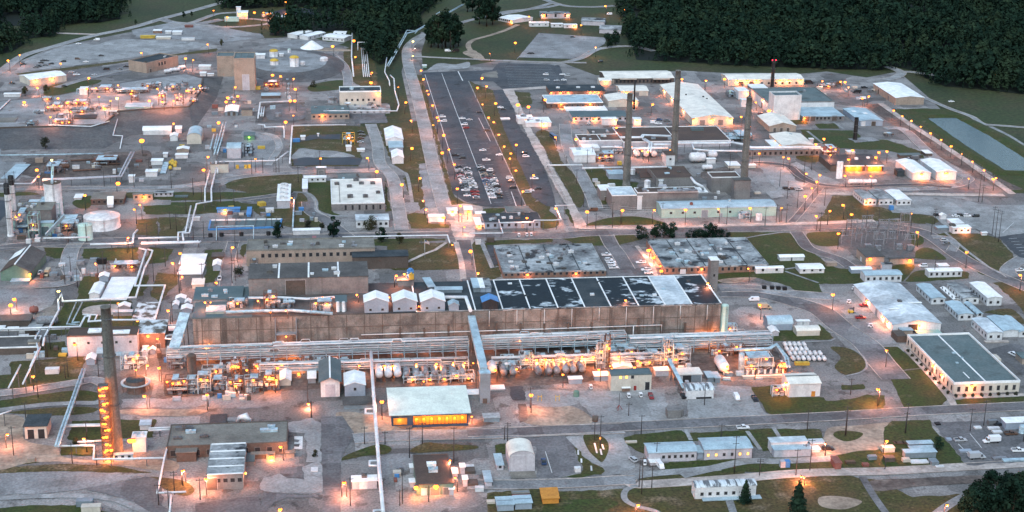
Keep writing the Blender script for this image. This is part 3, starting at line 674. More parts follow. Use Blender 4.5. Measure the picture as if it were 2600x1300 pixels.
# ================================================================== THE GROUND
tag(MB().add([(-6000,-400,0),(6000,-400,0),(6000,9000,0),(-6000,9000,0)],[(0,1,2,3)]).build('ground','field'),None,None,kind='structure')
reg(0,0,.9908)
sheet('yard_surface','yard',1,[(-420,300),(0,175),(130,120),(330,80),(380,70),(520,55),(560,100),(700,95),(760,88),(880,120),(890,190),(915,230),(905,330),(1000,330),(1015,325),(1040,320),(1010,180),(1030,120),(1060,80),(1075,85),(1060,130),(1065,178),(1180,165),(1270,150),(1420,160),(1500,190),(1720,178),(1830,184),(1900,183),(2010,186),(2080,180),(2180,195),(2260,180),(2330,240),(2580,480),(3100,480),(3300,1420),(-500,1420)],fray=0)
# upper left
reg(0,0)
sheet('parking_lot','pale',3,[(140,715),(170,690),(300,570),(650,450),(760,425),(950,445),(1110,400),(1220,385),(1960,420),(2050,445),(1960,480),(1330,568),(900,630),(400,690)])
sheet('lawn','lawn_dry',2,[(150,730),(650,672),(1300,592),(2150,480),(2150,510),(1770,550),(1300,610),(700,695),(200,745)])
sheet('lawn','lawn',2,[(500,850),(830,800),(1000,795),(960,830),(800,870),(780,940),(500,950),(430,930)],True)
sheet('parking_lot','asphalt_mid',3,[(650,715),(1000,670),(1300,620),(1310,720),(900,785),(660,800)])
strip('road','pale',4,[(-300,860),(0,715),(220,560),(540,462),(900,362),(1290,280),(1600,190),(1960,95),(2500,-60)],9)
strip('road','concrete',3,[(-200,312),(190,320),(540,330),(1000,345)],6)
strip('road','gravel',4,[(1600,190),(1720,225),(1960,235),(2200,195)],10)
sheet('yard_surface','gravel',3,[(1300,300),(1700,225),(2100,240),(2350,300),(2600,340),(2620,375),(2200,420),(1950,395),(1350,372)])
strip('road','gravel',4,[(560,870),(830,790),(1200,700),(1330,690)],7)
reg(450,0)
strip('road','pale',4,[(-60,260),(150,225),(260,185),(400,140),(600,125)],7)
strip('road','pale',4,[(180,250),(500,272),(850,246),(930,215),(800,195),(690,188)],6)
sheet('pond_liner','liner',3,[(860,195),(900,150),(970,115),(1110,82),(1330,88),(1400,125),(1310,165),(1180,200),(960,195)],True)
sheet('white_liner','paint_white',4,[(985,165),(1090,140),(1240,137),(1235,180),(1130,186)])
sheet('yard_surface','gravel',3,[(890,450),(1180,388),(1320,405),(1660,425),(1520,470),(1200,485),(1000,480)])
sheet('bare_ground','dirt',3,[(1240,440),(1420,470),(1700,490),(1690,510),(1400,505),(1270,480)],True)
strip('road','gravel',4,[(1500,520),(1640,640),(1690,760),(1690,870)],8)
sheet('lawn','lawn',2,[(1310,850),(1500,805),(1660,800),(1672,872),(1420,908),(1310,900)],True)
sheet('lawn','lawn_dry',2,[(1680,480),(1840,480),(1960,640),(1960,860),(1720,800),(1650,600)],True)
sheet('yard_surface','mud',3,[(830,1030),(1260,1010),(1270,1195),(850,1210)])
sheet('yard_surface','asphalt_mid',4,[(910,1055),(1230,1040),(1250,1180),(920,1195)],True)
sheet('lawn','lawn_dry',2,[(1150,1270),(1680,1250),(1930,1290),(1900,1330),(1800,1400),(1180,1400)])
sheet('parking_lot','asphalt_mid',4,[(1700,1130),(2050,1110),(2090,1220),(1760,1230)])
# access road and the dark car parks
reg(900,0)
strip('road','pale',5,[(720,330),(610,395),(530,480),(525,600),(560,740),(620,950),(690,1240),(735,1450),(800,1730),(870,1990),(930,2190)],9.5)
strip('road','pale',4,[(575,560),(900,577),(1250,592),(1500,605),(1960,620),(2300,625)],5)
strip('road','gravel',3,[(1020,240),(1220,185),(1700,100),(1960,30)],7)
strip('dirt_track','dirt',4,[(1250,580),(1150,500),(1130,440),(1190,395),(1350,350),(1500,300),(1620,245)],5)
sheet('bare_ground','dirt',3,[(1080,515),(1190,500),(1290,580),(1240,600),(1100,545)],True)
sheet('concrete_pad','pale',3,[(720,700),(830,630),(1000,640),(1130,615),(1130,670),(980,690),(800,690)],True)
reg(0,0,1)
sheet('car_park','asphalt',4,[(1070,185),(1161,181),(1175,205),(1188,205),(1333,521),(1288,526),(1225,525),(1180,512),(1150,492),(1128,400),(1096,290)],fray=.1)
sheet('car_park','asphalt',3,[(1266,160),(1405,164),(1420,166),(1440,212),(1390,219),(1275,226),(1252,207),(1176,207),(1164,182),(1250,178)],fray=.1)
sheet('car_park','asphalt',4,[(1252,230),(1282,228),(1300,262),(1322,330),(1345,350),(1372,400),(1402,480),(1413,527),(1388,524),(1350,500),(1347,478),(1279,328)],fray=.1)
sheet('lawn','lawn_dry',3,[(1189,206),(1252,230),(1279,325),(1355,478),(1365,505),(1345,530),(1335,525)])
sheet('lawn','lawn_dry',2,[(1050,190),(1072,190),(1100,300),(1130,420),(1155,500),(1185,520),(1150,525),(1140,500),(1100,330)])
sheet('lawn','lawn_dry',2,[(985,320),(1055,310),(1090,420),(1110,500),(1100,530),(1075,525),(1052,480),(1030,440),(1000,420),(1025,400),(985,345)])
sheet('concrete_strip','gravel',4,[(1062,418),(1089,413),(1115,520),(1095,532),(1080,525)])
sheet('concrete_strip','pale',3,[(1186,206),(1191,206),(1337,524),(1331,524)],fray=0)
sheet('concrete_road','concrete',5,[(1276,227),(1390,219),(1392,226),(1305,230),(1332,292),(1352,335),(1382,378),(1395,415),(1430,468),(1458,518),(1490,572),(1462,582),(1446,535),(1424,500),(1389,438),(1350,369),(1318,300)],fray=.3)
sheet('lawn','lawn_dry',2,[(1300,232),(1345,235),(1352,262),(1325,275)])
sheet('parking_lot','gravel',3,[(1310,153),(1368,84),(1541,96),(1535,112),(1490,138),(1462,150),(1318,146)],fray=.2)
strip('road','pale',4,[(1400,165),(1470,150),(1520,125),(1600,118),(1660,130)],7)
strip('road','gravel',3,[(1340,-20),(1420,12),(1500,18),(1560,15)],8)
strip('road','gravel',3,[(1420,12),(1380,20),(1300,28),(1260,35)],7)
# white stall lines
def line(pts,wd=.35,lay=6):strip('painted_line','paint_white',lay,pts,wd,False)
line([(1079,190),(1117.7,310),(1156,433)],.4);line([(1121.6,187),(1247,519)],.4);line([(1163,182),(1175,206)],.8);line([(1298,488),(1312,528)],.5);line([(1215,300),(1245,360)],.4)
for i in range(7):line([(1282+i*2.2,487+i*5),(1291+i*2.2,486.5+i*5)],.25)
for i in range(26):
    f=i/25;line([(1280+f*12,168+f*52),(1280+f*12+115+f*25,167+f*50)],.22,5) if i % 2 else None
for i in range(12):
    f=i/11;y=365+f*150
    for xa in (1152+f*40,1222+f*36):line([(xa-4,y),(xa+18,y-.4)],.18)
sheet('worn_marking','roof_tan',5,[(1225,187),(1262,180),(1264,198),(1222,196)])
# left and middle
reg(0,300)
sheet('lawn','lawn',2,[(720,830),(900,770),(890,885),(780,892)],True)
sheet('lawn','lawn',2,[(1420,872),(1960,840),(2600,850),(2560,900),(1950,955),(1440,955)])
sheet('lawn','lawn',2,[(1100,735),(1750,735),(2300,735),(2700,740),(2500,800),(1500,812),(1250,790)])
sheet('lawn','lawn_dry',2,[(1350,1010),(1560,990),(1560,1170),(1340,1150)])
sheet('lawn','lawn_dry',2,[(1575,985),(1870,985),(1790,1175),(1580,1170)])
sheet('lawn','lawn',2,[(-200,740),(300,735),(400,760),(-200,790)])
sheet('coal_yard','liner',3,[(-200,800),(60,815),(50,960),(0,1020),(-200,1050)])
sheet('trench_ground','mud',3,[(240,400),(700,370),(1290,330),(1200,570),(760,590),(420,600),(200,560)])
sheet('bare_ground','mud',3,[(1320,340),(1480,330),(1500,420),(1440,560),(1280,560)],True)
sheet('concrete_pad','gravel',3,[(-50,0),(-50,0),(20,440),(260,440),(200,620),(-100,640)])
strip('road','gravel',4,[(-300,720),(300,700),(900,695),(1400,695),(1800,680),(2200,620),(2500,570),(2900,545),(3300,530),(3720,520)],8)
strip('road','asphalt_mid',3,[(-300,1290),(300,1260),(900,1265),(1400,1240)],8)
reg(450,300)
sheet('yard_surface','gravel',3,[(640,140),(800,135),(960,170),(1050,250),(1040,330),(960,430),(920,560),(640,590),(430,660),(520,430),(650,400)],True)
strip('road','pale',4,[(900,470),(960,380),(1010,290),(970,190),(850,150)],5)
sheet('lawn','lawn_dry',2,[(470,640),(660,570),(900,555),(1240,555),(1250,740),(1130,740),(700,745),(480,690)])
sheet('lawn','lawn',2,[(-60,745),(700,745),(1000,740),(780,780),(560,805),(-60,822)])
sheet('lawn','lawn',2,[(-60,835),(600,820),(760,870),(720,900),(-60,935)])
sheet('lawn','lawn',2,[(1290,640),(1525,620),(1540,930),(1620,960),(1560,970),(1400,910),(1370,790),(1300,730)])
sheet('lawn','lawn_dry',2,[(1150,85),(1680,75),(1880,90),(1790,200),(1830,400),(1800,480),(1130,480),(1120,250)])
sheet('liner_basin','liner',4,[(1310,170),(1625,160),(1615,215),(1400,205),(1270,228),(1190,240)])
sheet('liner_edge','pale',3,[(1180,330),(1240,300),(1400,320),(1580,330),(1760,385),(1400,392),(1140,408)],True)
sheet('liner_basin','liner',4,[(1145,410),(1300,390),(1440,405),(1740,383),(1822,402),(1812,465),(1400,470),(1150,475)])
sheet('yard_surface','asphalt_mid',3,[(1130,490),(1900,478),(1960,545),(1250,550)])
sheet('lawn','lawn_dry',2,[(760,900),(1130,890),(1200,740),(1290,800),(1300,940),(1480,1060),(1130,1085),(900,1000)],True)
strip('path','pale',4,[(1150,735),(1300,750),(1375,830),(1380,910),(1480,965),(1690,972)],2.5)
strip('road','asphalt_mid',3,[(1300,830),(1330,930),(1480,1020),(1620,1130),(1720,1200)],9)
strip('road','asphalt_mid',3,[(560,815),(800,790),(1000,765),(1150,760)],6)
reg(900,300)
strip('road','pale',4,[(160,60),(225,250),(255,450),(380,600),(430,850),(470,1110)],8.5)
strip('path','pale',5,[(350,460),(470,530),(525,580),(572,835)],2.2)
sheet('lawn','lawn_dry',2,[(250,60),(420,50),(620,30),(700,400),(660,440),(480,450),(370,440),(290,250)])
sheet('lawn','lawn_dry',2,[(480,600),(590,540),(640,460),(700,880),(640,930),(580,850)])
sheet('lawn','lawn',2,[(310,600),(330,800),(370,920),(310,930),(300,620)])
sheet('concrete_pad','gravel',4,[(480,842),(635,840),(655,925),(500,935)])
sheet('lawn','lawn',2,[(510,960),(600,935),(720,950),(730,1040),(930,1055),(940,1092),(560,1095)])
sheet('lawn','lawn_dry',2,[(950,770),(1010,830),(1280,870),(1060,860),(950,850)])
sheet('concrete_plaza','concrete',4,[(720,900),(930,870),(1080,850),(1270,880),(1270,960),(1200,1100),(1160,1320),(1030,1320),(960,1090),(940,1030),(740,1040)])
sheet('lawn','lawn',2,[(1280,905),(1500,895),(1400,960),(1270,970)],True)
sheet('lawn','lawn_dry',2,[(1700,850),(1900,810),(1960,960),(1930,1060),(1850,1060),(1830,960)])
# main cross road
reg(0,0,.9908)
strip('road','asphalt_mid',4,[(-100,640),(120,612),(330,606),(560,602),(900,596),(1130,592),(1400,594),(1480,588),(1750,580),(2060,572),(2200,568),(2300,580),(2350,600),(2420,650),(2500,690),(2620,740)],11)
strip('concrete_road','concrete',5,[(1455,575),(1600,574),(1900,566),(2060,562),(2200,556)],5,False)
strip('kerb','concrete',6,[(560,592),(900,587),(1130,583)],1.2,False)
reg(0,600)
sheet('lawn','lawn',2,[(430,112),(720,120),(690,220),(540,222),(450,190)])
sheet('lawn','lawn',2,[(830,125),(1370,110),(1370,250),(1200,250),(1000,240),(820,220)])
sheet('lawn','lawn',2,[(1480,110),(1720,130),(1640,260),(1480,275),(1440,260)])
sheet('lawn','lawn',2,[(830,400),(980,395),(990,460),(1010,620),(880,640),(760,630),(780,500)])
sheet('lawn','lawn',2,[(1320,400),(1480,380),(1420,590),(1260,620)])
sheet('lawn','lawn_dry',2,[(1560,360),(1760,380),(1760,480),(1660,560),(1600,660),(1500,600),(1500,500)])
sheet('lawn','lawn',2,[(640,660),(1300,640),(1320,780),(1520,900),(680,970),(580,990),(450,980),(560,800)])
sheet('concrete_pad','concrete',3,[(820,730),(930,690),(1170,680),(1190,770),(860,785)],True)
sheet('parking_lot','gravel',3,[(-200,530),(560,525),(520,680),(280,820),(-200,830)])
strip('road','gravel',4,[(760,60),(700,160),(680,300),(720,420),(560,480),(200,480)],9)
sheet('lawn','lawn_dry',2,[(380,1060),(640,1040),(660,1210),(420,1200)])
reg(450,600)
strip('road','asphalt_mid',4,[(560,50),(520,200),(495,350),(480,500)],7)
sheet('lawn','lawn',2,[(620,140),(660,80),(940,65),(1490,60),(1660,80),(1960,60),(2400,50),(2400,90),(1960,95),(1480,100),(700,130),(660,220)])
sheet('lawn','lawn',2,[(280,140),(460,130),(440,300),(380,450),(270,470),(290,280)])
reg(900,600)
sheet('lawn','lawn_dry',2,[(330,80),(930,60),(1000,70),(1080,330),(400,340),(340,300)])
sheet('lawn','lawn',2,[(0,30),(240,20),(900,25),(900,45),(0,70)])
sheet('lawn','lawn_dry',2,[(1130,60),(1240,50),(1380,90),(1460,400),(1380,430),(1190,430),(1140,160)])
sheet('lawn','lawn',2,[(1290,45),(1960,28),(1960,60),(1380,88),(1300,85)])
strip('path','concrete',5,[(395,320),(690,180),(800,140),(910,65)],2.2,False)
strip('path','pale',5,[(1250,40),(1370,320),(1420,300)],2.6,False)
strip('road','asphalt_mid',4,[(1080,40),(1110,250),(1140,470)],9)
strip('concrete_strip','concrete',5,[(1005,60),(1060,260),(1085,430)],3)
sheet('asphalt_pad','asphalt',4,[(1310,90),(1380,90),(1425,270),(1390,300),(1350,220)])
# right middle
reg(1350,300)
sheet('lawn','lawn_dry',2,[(40,150),(160,130),(260,330),(300,430),(420,560),(520,760),(500,870),(440,870),(330,680),(200,450),(120,300)],True)
sheet('lawn','lawn',2,[(480,515),(700,500),(770,600),(1060,640),(1040,690),(900,705),(600,695),(545,650)])
sheet('lawn','lawn',2,[(625,770),(700,770),(745,850),(680,850),(640,820)],True)
sheet('lawn','lawn',2,[(540,1062),(760,990),(1060,978),(1320,1050),(800,1062)],True)
sheet('lawn','lawn',2,[(260,1175),(430,1150),(640,1160),(745,1255),(500,1258),(330,1205)],True)
sheet('lawn','lawn',2,[(810,1165),(1010,1150),(1080,1210),(860,1262)])
sheet('lawn','lawn',2,[(120,980),(200,940),(270,1030),(230,1085),(90,1090)],True)
sheet('lawn','lawn',2,[(310,910),(360,900),(440,1050),(410,1060)])
sheet('lawn','lawn',2,[(380,1190),(560,1200),(560,1245),(400,1240)])
strip('road','gravel',4,[(330,60),(350,250),(420,430),(520,620),(600,780),(640,900)],9)
strip('road','asphalt_mid',4,[(740,1160),(790,1260),(860,1350),(950,1500)],9)
sheet('parking_lot','asphalt_mid',3,[(640,1270),(1030,1262),(1280,1560),(780,1590)])
strip('path','concrete',5,[(1040,1270),(1120,1370),(1200,1470),(1230,1560)],2.4,False)
sheet('bare_ground','mud',3,[(1680,540),(1950,480),(2000,520),(1750,620)],True)
reg(1750,300)
sheet('lawn','lawn',2,[(1090,115),(1640,125),(1720,205),(1960,215),(2300,330),(2330,400),(1960,320),(1480,300),(1310,250),(1200,250)])
sheet('lawn','lawn',2,[(1000,20),(1160,15),(1180,60),(1060,65)])
sheet('lawn','lawn',2,[(1240,60),(1450,50),(1490,105),(1290,105)])
sheet('concrete_pad','gravel',4,[(1570,205),(1800,190),(1890,225),(1640,245)])
sheet('bare_ground','pale',3,[(700,490),(960,485),(1060,620),(1190,650),(1010,745),(900,755)])
sheet('bare_ground','pale',3,[(1060,435),(1300,555),(1495,640),(1420,668),(1265,640),(1130,530),(1000,455)])
sheet('concrete_pad','pale',4,[(760,735),(870,720),(940,780),(820,800)])
strip('road','asphalt',5,[(640,445),(800,452),(980,478),(1090,570),(1200,630),(1320,665),(1600,685),(1960,670),(2300,665),(2600,690)],6)
strip('road','asphalt_mid',4,[(1300,690),(1220,790),(1100,940),(1010,1040)],5)
sheet('lawn','lawn_dry',2,[(1060,380),(1290,375),(1260,440),(1130,430)],True)
sheet('lawn','lawn_dry',2,[(1420,770),(1620,770),(1750,900),(1900,1000),(2000,1010),(2300,990),(2350,1050),(1760,1010),(1560,1075),(1200,1065),(1330,960),(1380,850)])
sheet('lawn','lawn',2,[(370,1135),(780,1130),(990,1140),(1090,1200),(1160,1320),(1250,1390),(1350,1440),(700,1440),(480,1280)])
sheet('lawn','lawn',2,[(1160,1170),(1240,1130),(1750,1125),(1850,1140),(1600,1240),(1420,1270),(1280,1265),(1190,1220)],True)
strip('path','pale',5,[(420,1220),(700,1165),(930,1135)],1.4,False)
strip('road','asphalt_mid',4,[(1060,1130),(1110,1200),(1180,1290),(1330,1350),(1480,1400),(1600,1480)],8)
strip('path','pale',4,[(1170,130),(1320,250)],2,False);strip('path','pale',4,[(1430,40),(1530,110)],2,False)
reg(2150,150,3.902)
sheet('lawn','lawn',2,[(450,500),(760,490),(930,495),(1050,510),(1230,580),(1380,680),(1760,900),(1960,1020),(1960,1330),(1640,1330),(1500,1190),(1200,960),(900,770),(560,580)])
strip('gravel_strip','mud',3,[(230,445),(620,700),(1000,960),(1400,1180),(1660,1300)],14,False)
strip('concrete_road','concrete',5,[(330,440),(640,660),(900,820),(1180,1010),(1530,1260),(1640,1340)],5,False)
strip('road','gravel',4,[(380,690),(560,700),(760,880),(920,1010),(1150,1150),(1200,1200),(1050,1260),(700,1290),(400,1290)],8)
strip('road','pale',4,[(400,75),(470,100),(540,135),(500,175),(380,210)],9)
strip('road','pale',4,[(540,130),(640,130),(750,145),(1000,180)],7)
strip('road','pale',4,[(760,380),(1010,490),(1230,570),(1350,645),(1500,660),(1760,680),(2000,700)],5)
strip('road','pale',4,[(1420,670),(1600,760),(1760,860),(1960,980)],4)
sheet('yard_surface','asphalt_mid',3,[(400,1270),(700,1290),(1050,1262),(1230,1190),(1330,1300),(1200,1340),(450,1330)])
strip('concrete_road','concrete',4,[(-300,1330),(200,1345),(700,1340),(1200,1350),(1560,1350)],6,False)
reg(2100,400)
sheet('parking_lot','pale',3,[(830,390),(1000,385),(1300,420),(1600,470),(2200,480),(2200,760),(1690,790),(1560,740),(1440,690),(1180,700),(1050,580),(850,560),(650,550),(620,480)])
sheet('car_park','asphalt',4,[(1690,790),(1960,750),(2300,745),(2300,1000),(1925,1012),(1800,900)])
for i in range(6):line([(1800+i*25,810+i*30),(1880+i*25,805+i*30)],.3)
line([(1740,750),(1850,650)],.3);line([(1340,660),(1700,640)],.25)
sheet('lawn','lawn_dry',2,[(100,400),(300,470),(560,500),(820,560),(1040,565),(1110,640),(1050,665),(700,600),(520,620),(380,620),(220,500),(60,440)])
sheet('lawn','lawn_dry',2,[(1030,770),(1180,745),(1540,760),(1690,800),(1840,950),(1850,990),(1760,1090),(1740,1165),(1600,1100),(1400,940),(1200,800)])
sheet('lawn','lawn',2,[(1170,800),(1280,870),(1450,980),(1700,1150),(1740,1180),(1540,1165),(1400,1080),(1300,1010),(1270,900)])
sheet('lawn','lawn',2,[(800,735),(920,760),(960,830),(920,870),(820,860)],True)
sheet('lawn','lawn',2,[(850,990),(920,905),(1040,905),(1180,1000),(1100,1015)],True)
strip('path','pale',5,[(1165,740),(1400,940),(1600,1090),(1760,1170)],1.8,False)
strip('road','gravel',4,[(1040,790),(1180,800),(1260,860),(1230,930)],6)
strip('road','gravel',4,[(1950,1000),(1850,1060),(1790,1130),(1850,1190)],9)
sheet('yard_surface','berm',3,[(180,740),(480,720),(800,740),(840,870),(860,1000),(600,1010),(400,930),(130,890)],True)
sheet('lawn','lawn',2,[(-40,1100),(240,1140),(360,1200),(380,1250),(-300,1260),(-330,1140)])
sheet('lawn','lawn',2,[(800,1200),(920,1120),(1360,1130),(1400,1185),(1350,1205),(830,1235)],True)
sheet('lawn','lawn',2,[(640,1090),(760,1060),(870,1080),(780,1200),(730,1220)],True)
reg(1750,600)
sheet('lawn','lawn',2,[(180,380),(590,350),(560,40),(1040,140),(1220,160),(1360,260),(1420,300),(1680,350),(1750,465),(1280,470),(1330,562),(1110,570),(1000,500),(640,410),(280,470)])
sheet('bare_ground','dirt',3,[(280,440),(440,415),(660,410),(600,440),(400,470)],True)
strip('path','pale',5,[(950,350),(1120,410),(1280,465)],1.6,False);strip('path','pale',5,[(950,330),(1080,310)],1.6,False)
sheet('lawn','lawn',2,[(605,950),(760,935),(1060,930),(1290,875),(1350,930),(1430,1008),(1380,1028),(740,1042),(660,1000)])
strip('road','asphalt_mid',3,[(300,560),(700,570),(1000,640),(1300,740),(1500,900),(1750,1070),(1900,1250),(2050,1420)],14)
strip('road','gravel',3,[(300,520),(650,520),(1000,570),(1400,600)],11)
strip('kerb','pale',5,[(840,1060),(1400,1040),(1450,1015)],1.,False)
sheet('lawn','lawn_dry',2,[(1400,1100),(1600,1120),(1750,1250),(1700,1340),(1560,1380),(1440,1300),(1500,1200)],True)
strip('kerb','pale',4,[(1600,1110),(1720,1190),(1760,1290),(1700,1350),(1560,1385)],1.)
reg(2100,680)
sheet('lawn','lawn',2,[(320,782),(700,785),(830,900),(930,990),(600,1035),(480,970)],fray=.2)
sheet('lawn','lawn',2,[(600,1048),(930,1003),(1080,1160),(1200,1300),(1100,1400),(770,1400)],fray=.2)
sheet('lawn','lawn',2,[(1270,1310),(1960,1270),(1960,1390),(1300,1410)])
sheet('lawn','lawn_dry',2,[(1640,150),(1960,130),(2200,200),(2200,560),(1980,480),(1800,270)])
sheet('lawn','lawn_dry',2,[(1560,440),(1830,410),(1960,560),(1700,470)],True)
strip('concrete_strip','concrete',4,[(740,760),(800,830),(920,960),(1080,1130),(1210,1290),(1260,1370)],3,False)
strip('concrete_strip','concrete',4,[(1250,1290),(1600,1280),(1960,1262)],3,False)
sheet('parking_lot','gravel',3,[(160,660),(280,540),(480,540),(700,700),(720,750),(330,765),(250,740)])
sheet('lawn','lawn',3,[(140,1160),(360,1160),(370,1205),(150,1212)])
sheet('car_park','asphalt_mid',3,[(1580,820),(1830,750),(1960,780),(2100,1050),(1930,1060),(1700,870)])
# foreground
reg(0,900,3.22)
sheet('lawn','lawn_dry',2,[(90,60),(690,20),(670,210),(480,220),(330,280),(80,290)])
sheet('lawn','lawn',2,[(-60,170),(640,165),(650,215),(480,240),(-60,280)])
sheet('lawn','lawn',2,[(-60,390),(560,300),(780,310),(810,350),(700,400),(400,390),(0,440)],True)
sheet('lawn','lawn_dry',2,[(90,470),(560,430),(790,440),(740,480),(500,500),(200,490)],True)
strip('road','gravel',4,[(-100,330),(200,300),(450,260),(640,230),(760,210),(860,250),(900,330)],7)
strip('road','pale',4,[(-60,465),(300,420),(600,400),(800,395),(870,340)],4)
sheet('lawn','lawn',2,[(590,545),(1270,530),(1250,680),(1140,690),(560,700)])
sheet('lawn','lawn',2,[(480,760),(760,750),(770,830),(500,830)])
sheet('bare_ground','dirt',3,[(-60,530),(190,520),(200,700),(460,760),(520,840),(800,870),(1400,870),(1400,960),(900,900),(300,880),(-60,930)],True)
sheet('lawn','lawn_dry',2,[(-60,770),(160,770),(330,850),(280,890),(-60,900)],True)
sheet('lawn','lawn_dry',2,[(-60,925),(300,910),(560,895),(900,910),(1250,970),(900,970),(540,955),(-60,985)])
sheet('basin_floor','gravel',4,[(-80,985),(300,965),(540,960),(900,975),(1180,995),(950,1050),(700,1100),(400,1140),(-80,1155)])
sheet('basin_floor','asphalt_mid',4,[(700,1103),(960,1053),(1190,1000),(1300,1030),(1330,1200),(1400,1320),(1250,1330),(1100,1210),(900,1160)])
sheet('lawn','lawn_dry',3,[(1190,1005),(1480,1030),(1590,1110),(1500,1160),(1300,1080)],True)
strip('kerb_road','pale',5,[(-100,1185),(300,1165),(650,1160),(900,1185),(1080,1240),(1220,1330)],3.5)
sheet('lawn','lawn',3,[(-80,1270),(300,1235),(620,1235),(880,1290),(1000,1400),(-80,1400)])
sheet('yard_surface','gravel',3,[(990,370),(1700,350),(2300,330),(2330,400),(2100,440),(1500,440),(1000,440)])
sheet('bare_ground','dirt',3,[(1000,455),(1400,450),(1700,460),(1500,510),(1010,490)],True)
reg(400,1050,5.152)
sheet('road','asphalt_mid',4,[(2140,40),(2420,40),(2500,160),(2600,300),(2450,480),(2400,640),(2395,1400),(2170,1400),(2160,950)],fray=.12)
sheet('yard_surface','pale',3,[(1500,820),(1900,700),(2130,650),(2160,1020),(1400,1020),(1380,860)],True)
sheet('asphalt_pad','asphalt_mid',4,[(1560,720),(1900,690),(1920,870),(1700,850)])
sheet('asphalt_pad','asphalt_mid',4,[(1380,1050),(2100,1070),(2110,1110),(1700,1100),(1520,1170),(1430,1290),(1370,1290)])
sheet('asphalt_pad','asphalt_mid',3,[(500,1180),(1350,1060),(1360,1290),(500,1350)])
sheet('concrete_pad','pale',3,[(1700,130),(2020,60),(2140,130),(2140,640),(1940,640),(1930,260),(1720,240)])
sheet('painted_box','paint_white',5,[(1790,305),(1900,305),(1895,475),(1788,470)],fray=0)
sheet('painted_box','asphalt_mid',6,[(1788,345),(1860,355),(1840,385),(1788,380)],fray=0);sheet('painted_box','asphalt_mid',6,[(1788,410),(1862,405),(1850,445),(1788,440)],fray=0)
reg(800,880,3.066)
sheet('lawn','lawn',3,[(200,890),(260,840),(480,765),(590,790),(560,835),(380,855)],True)
sheet('lawn','lawn_dry',3,[(740,810),(860,750),(1000,760),(1250,775),(1240,800),(1000,820),(800,830)],True)
sheet('bare_ground','dirt',3,[(190,510),(600,560),(600,650),(450,680),(300,680),(200,600)],True)
sheet('yard_surface','mud',3,[(600,610),(1200,570),(1400,600),(1200,640),(740,650)])
strip('road','gravel',4,[(300,720),(600,700),(1000,690),(1400,680),(1800,660),(2400,640)],10)
sheet('lawn','lawn',3,[(1400,770),(1490,755),(1480,840),(1405,840)])
sheet('yard_surface','gravel',3,[(500,860),(760,840),(760,940),(520,1030),(480,1000)],True)
reg(1250,850)
sheet('yard_surface','pale',3,[(780,570),(1700,540),(1750,790),(1680,890),(1100,890),(960,780),(860,660)])
sheet('asphalt_pad','asphalt',4,[(165,520),(310,518),(325,655),(205,655)])
sheet('asphalt_pad','mud',4,[(255,690),(330,690),(350,850),(270,880)])
sheet('bare_ground','dirt',3,[(330,720),(700,700),(900,760),(980,880),(500,900),(300,860)],True)
sheet('bare_ground','pale',3,[(340,560),(760,560),(860,680),(600,720),(380,680)],True)
reg(1250,1050,4.684)
strip('road','asphalt_mid',4,[(-300,230),(0,220),(400,215),(1000,190),(1700,155),(2600,110),(3400,70),(4200,30),(5200,-30),(6500,-90)],9)
sheet('lawn','lawn',3,[(1085,265),(1150,248),(1260,255),(1350,310),(1385,390),(1370,480),(1310,580),(1240,540),(1150,450),(1090,330)],True)
sheet('lawn','lawn',3,[(965,400),(1010,420),(1150,560),(1340,690),(1290,730),(1000,770),(800,765),(1050,720),(1080,640),(1000,480)])
sheet('yard_surface','pale',2,[(860,280),(1080,260),(1560,250),(1640,430),(1700,640),(1500,720),(1350,690),(1150,560),(980,390)])
sheet('yard_surface','asphalt_mid',2,[(180,280),(860,270),(980,400),(1050,700),(820,760),(520,770),(520,400)])
sheet('lawn','lawn',3,[(1560,290),(1700,250),(2250,205),(2400,330),(1840,360),(1800,480),(1700,440),(1600,370)])
sheet('lawn','lawn',3,[(2320,235),(2800,225),(2900,330),(2400,330)])
sheet('lawn','lawn',3,[(2030,600),(2450,560),(2900,560),(2900,640),(2600,650),(2050,690)])
sheet('lawn','lawn_dry',3,[(1650,770),(1800,745),(2300,720),(3000,660),(3000,730),(2300,780),(1800,815)])
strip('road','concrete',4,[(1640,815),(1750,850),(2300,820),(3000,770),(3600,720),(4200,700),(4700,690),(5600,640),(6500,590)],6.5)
strip('dirt_track','pale',4,[(1650,760),(1900,720),(2400,680),(2700,650)],5)
strip('road','gravel',4,[(-300,850),(400,850),(1000,830),(1500,800),(1700,800)],8)
sheet('lawn','lawn_dry',3,[(-60,950),(500,900),(850,930),(1560,900),(1560,1000),(1700,1120),(1900,1300),(-60,1300)])
sheet('lawn','lawn_dry',3,[(1560,960),(1640,890),(2400,840),(3200,780),(4200,740),(4600,800),(5000,1000),(6600,900),(6600,1400),(1850,1400),(1580,1060)])
sheet('lawn','lawn',3,[(700,1060),(1200,1020),(1500,1060),(1300,1170),(900,1200),(600,1180)],True)
strip('kerb_road','pale',5,[(1720,860),(1600,910),(1565,980),(1600,1050),(1720,1110),(1930,1165),(2050,1240)],2.5)
sheet('concrete_pad','roof_tan',4,[(205,700),(505,690),(530,768),(235,782)],fray=.1)
for a,b in (((1215,360),(1245,480)),((1285,430),(1300,500)),((1305,375),(1325,435)),((1020,440),(1022,500)),((1058,545),(1060,595)),((1175,630),(1180,690))):line([a,b],.7,6)
line([(630,460),(710,715)],.3)
reg(1700,850,3.68)
sheet('yard_surface','pale',3,[(160,600),(420,480),(560,480),(760,490),(880,720),(1020,780),(600,790),(180,785)])
sheet('lawn','lawn',4,[(765,495),(1000,480),(1110,590),(1440,590),(1460,620),(1690,605),(1850,560),(2010,570),(2010,700),(1960,745),(1200,775),(1020,780),(900,720)])
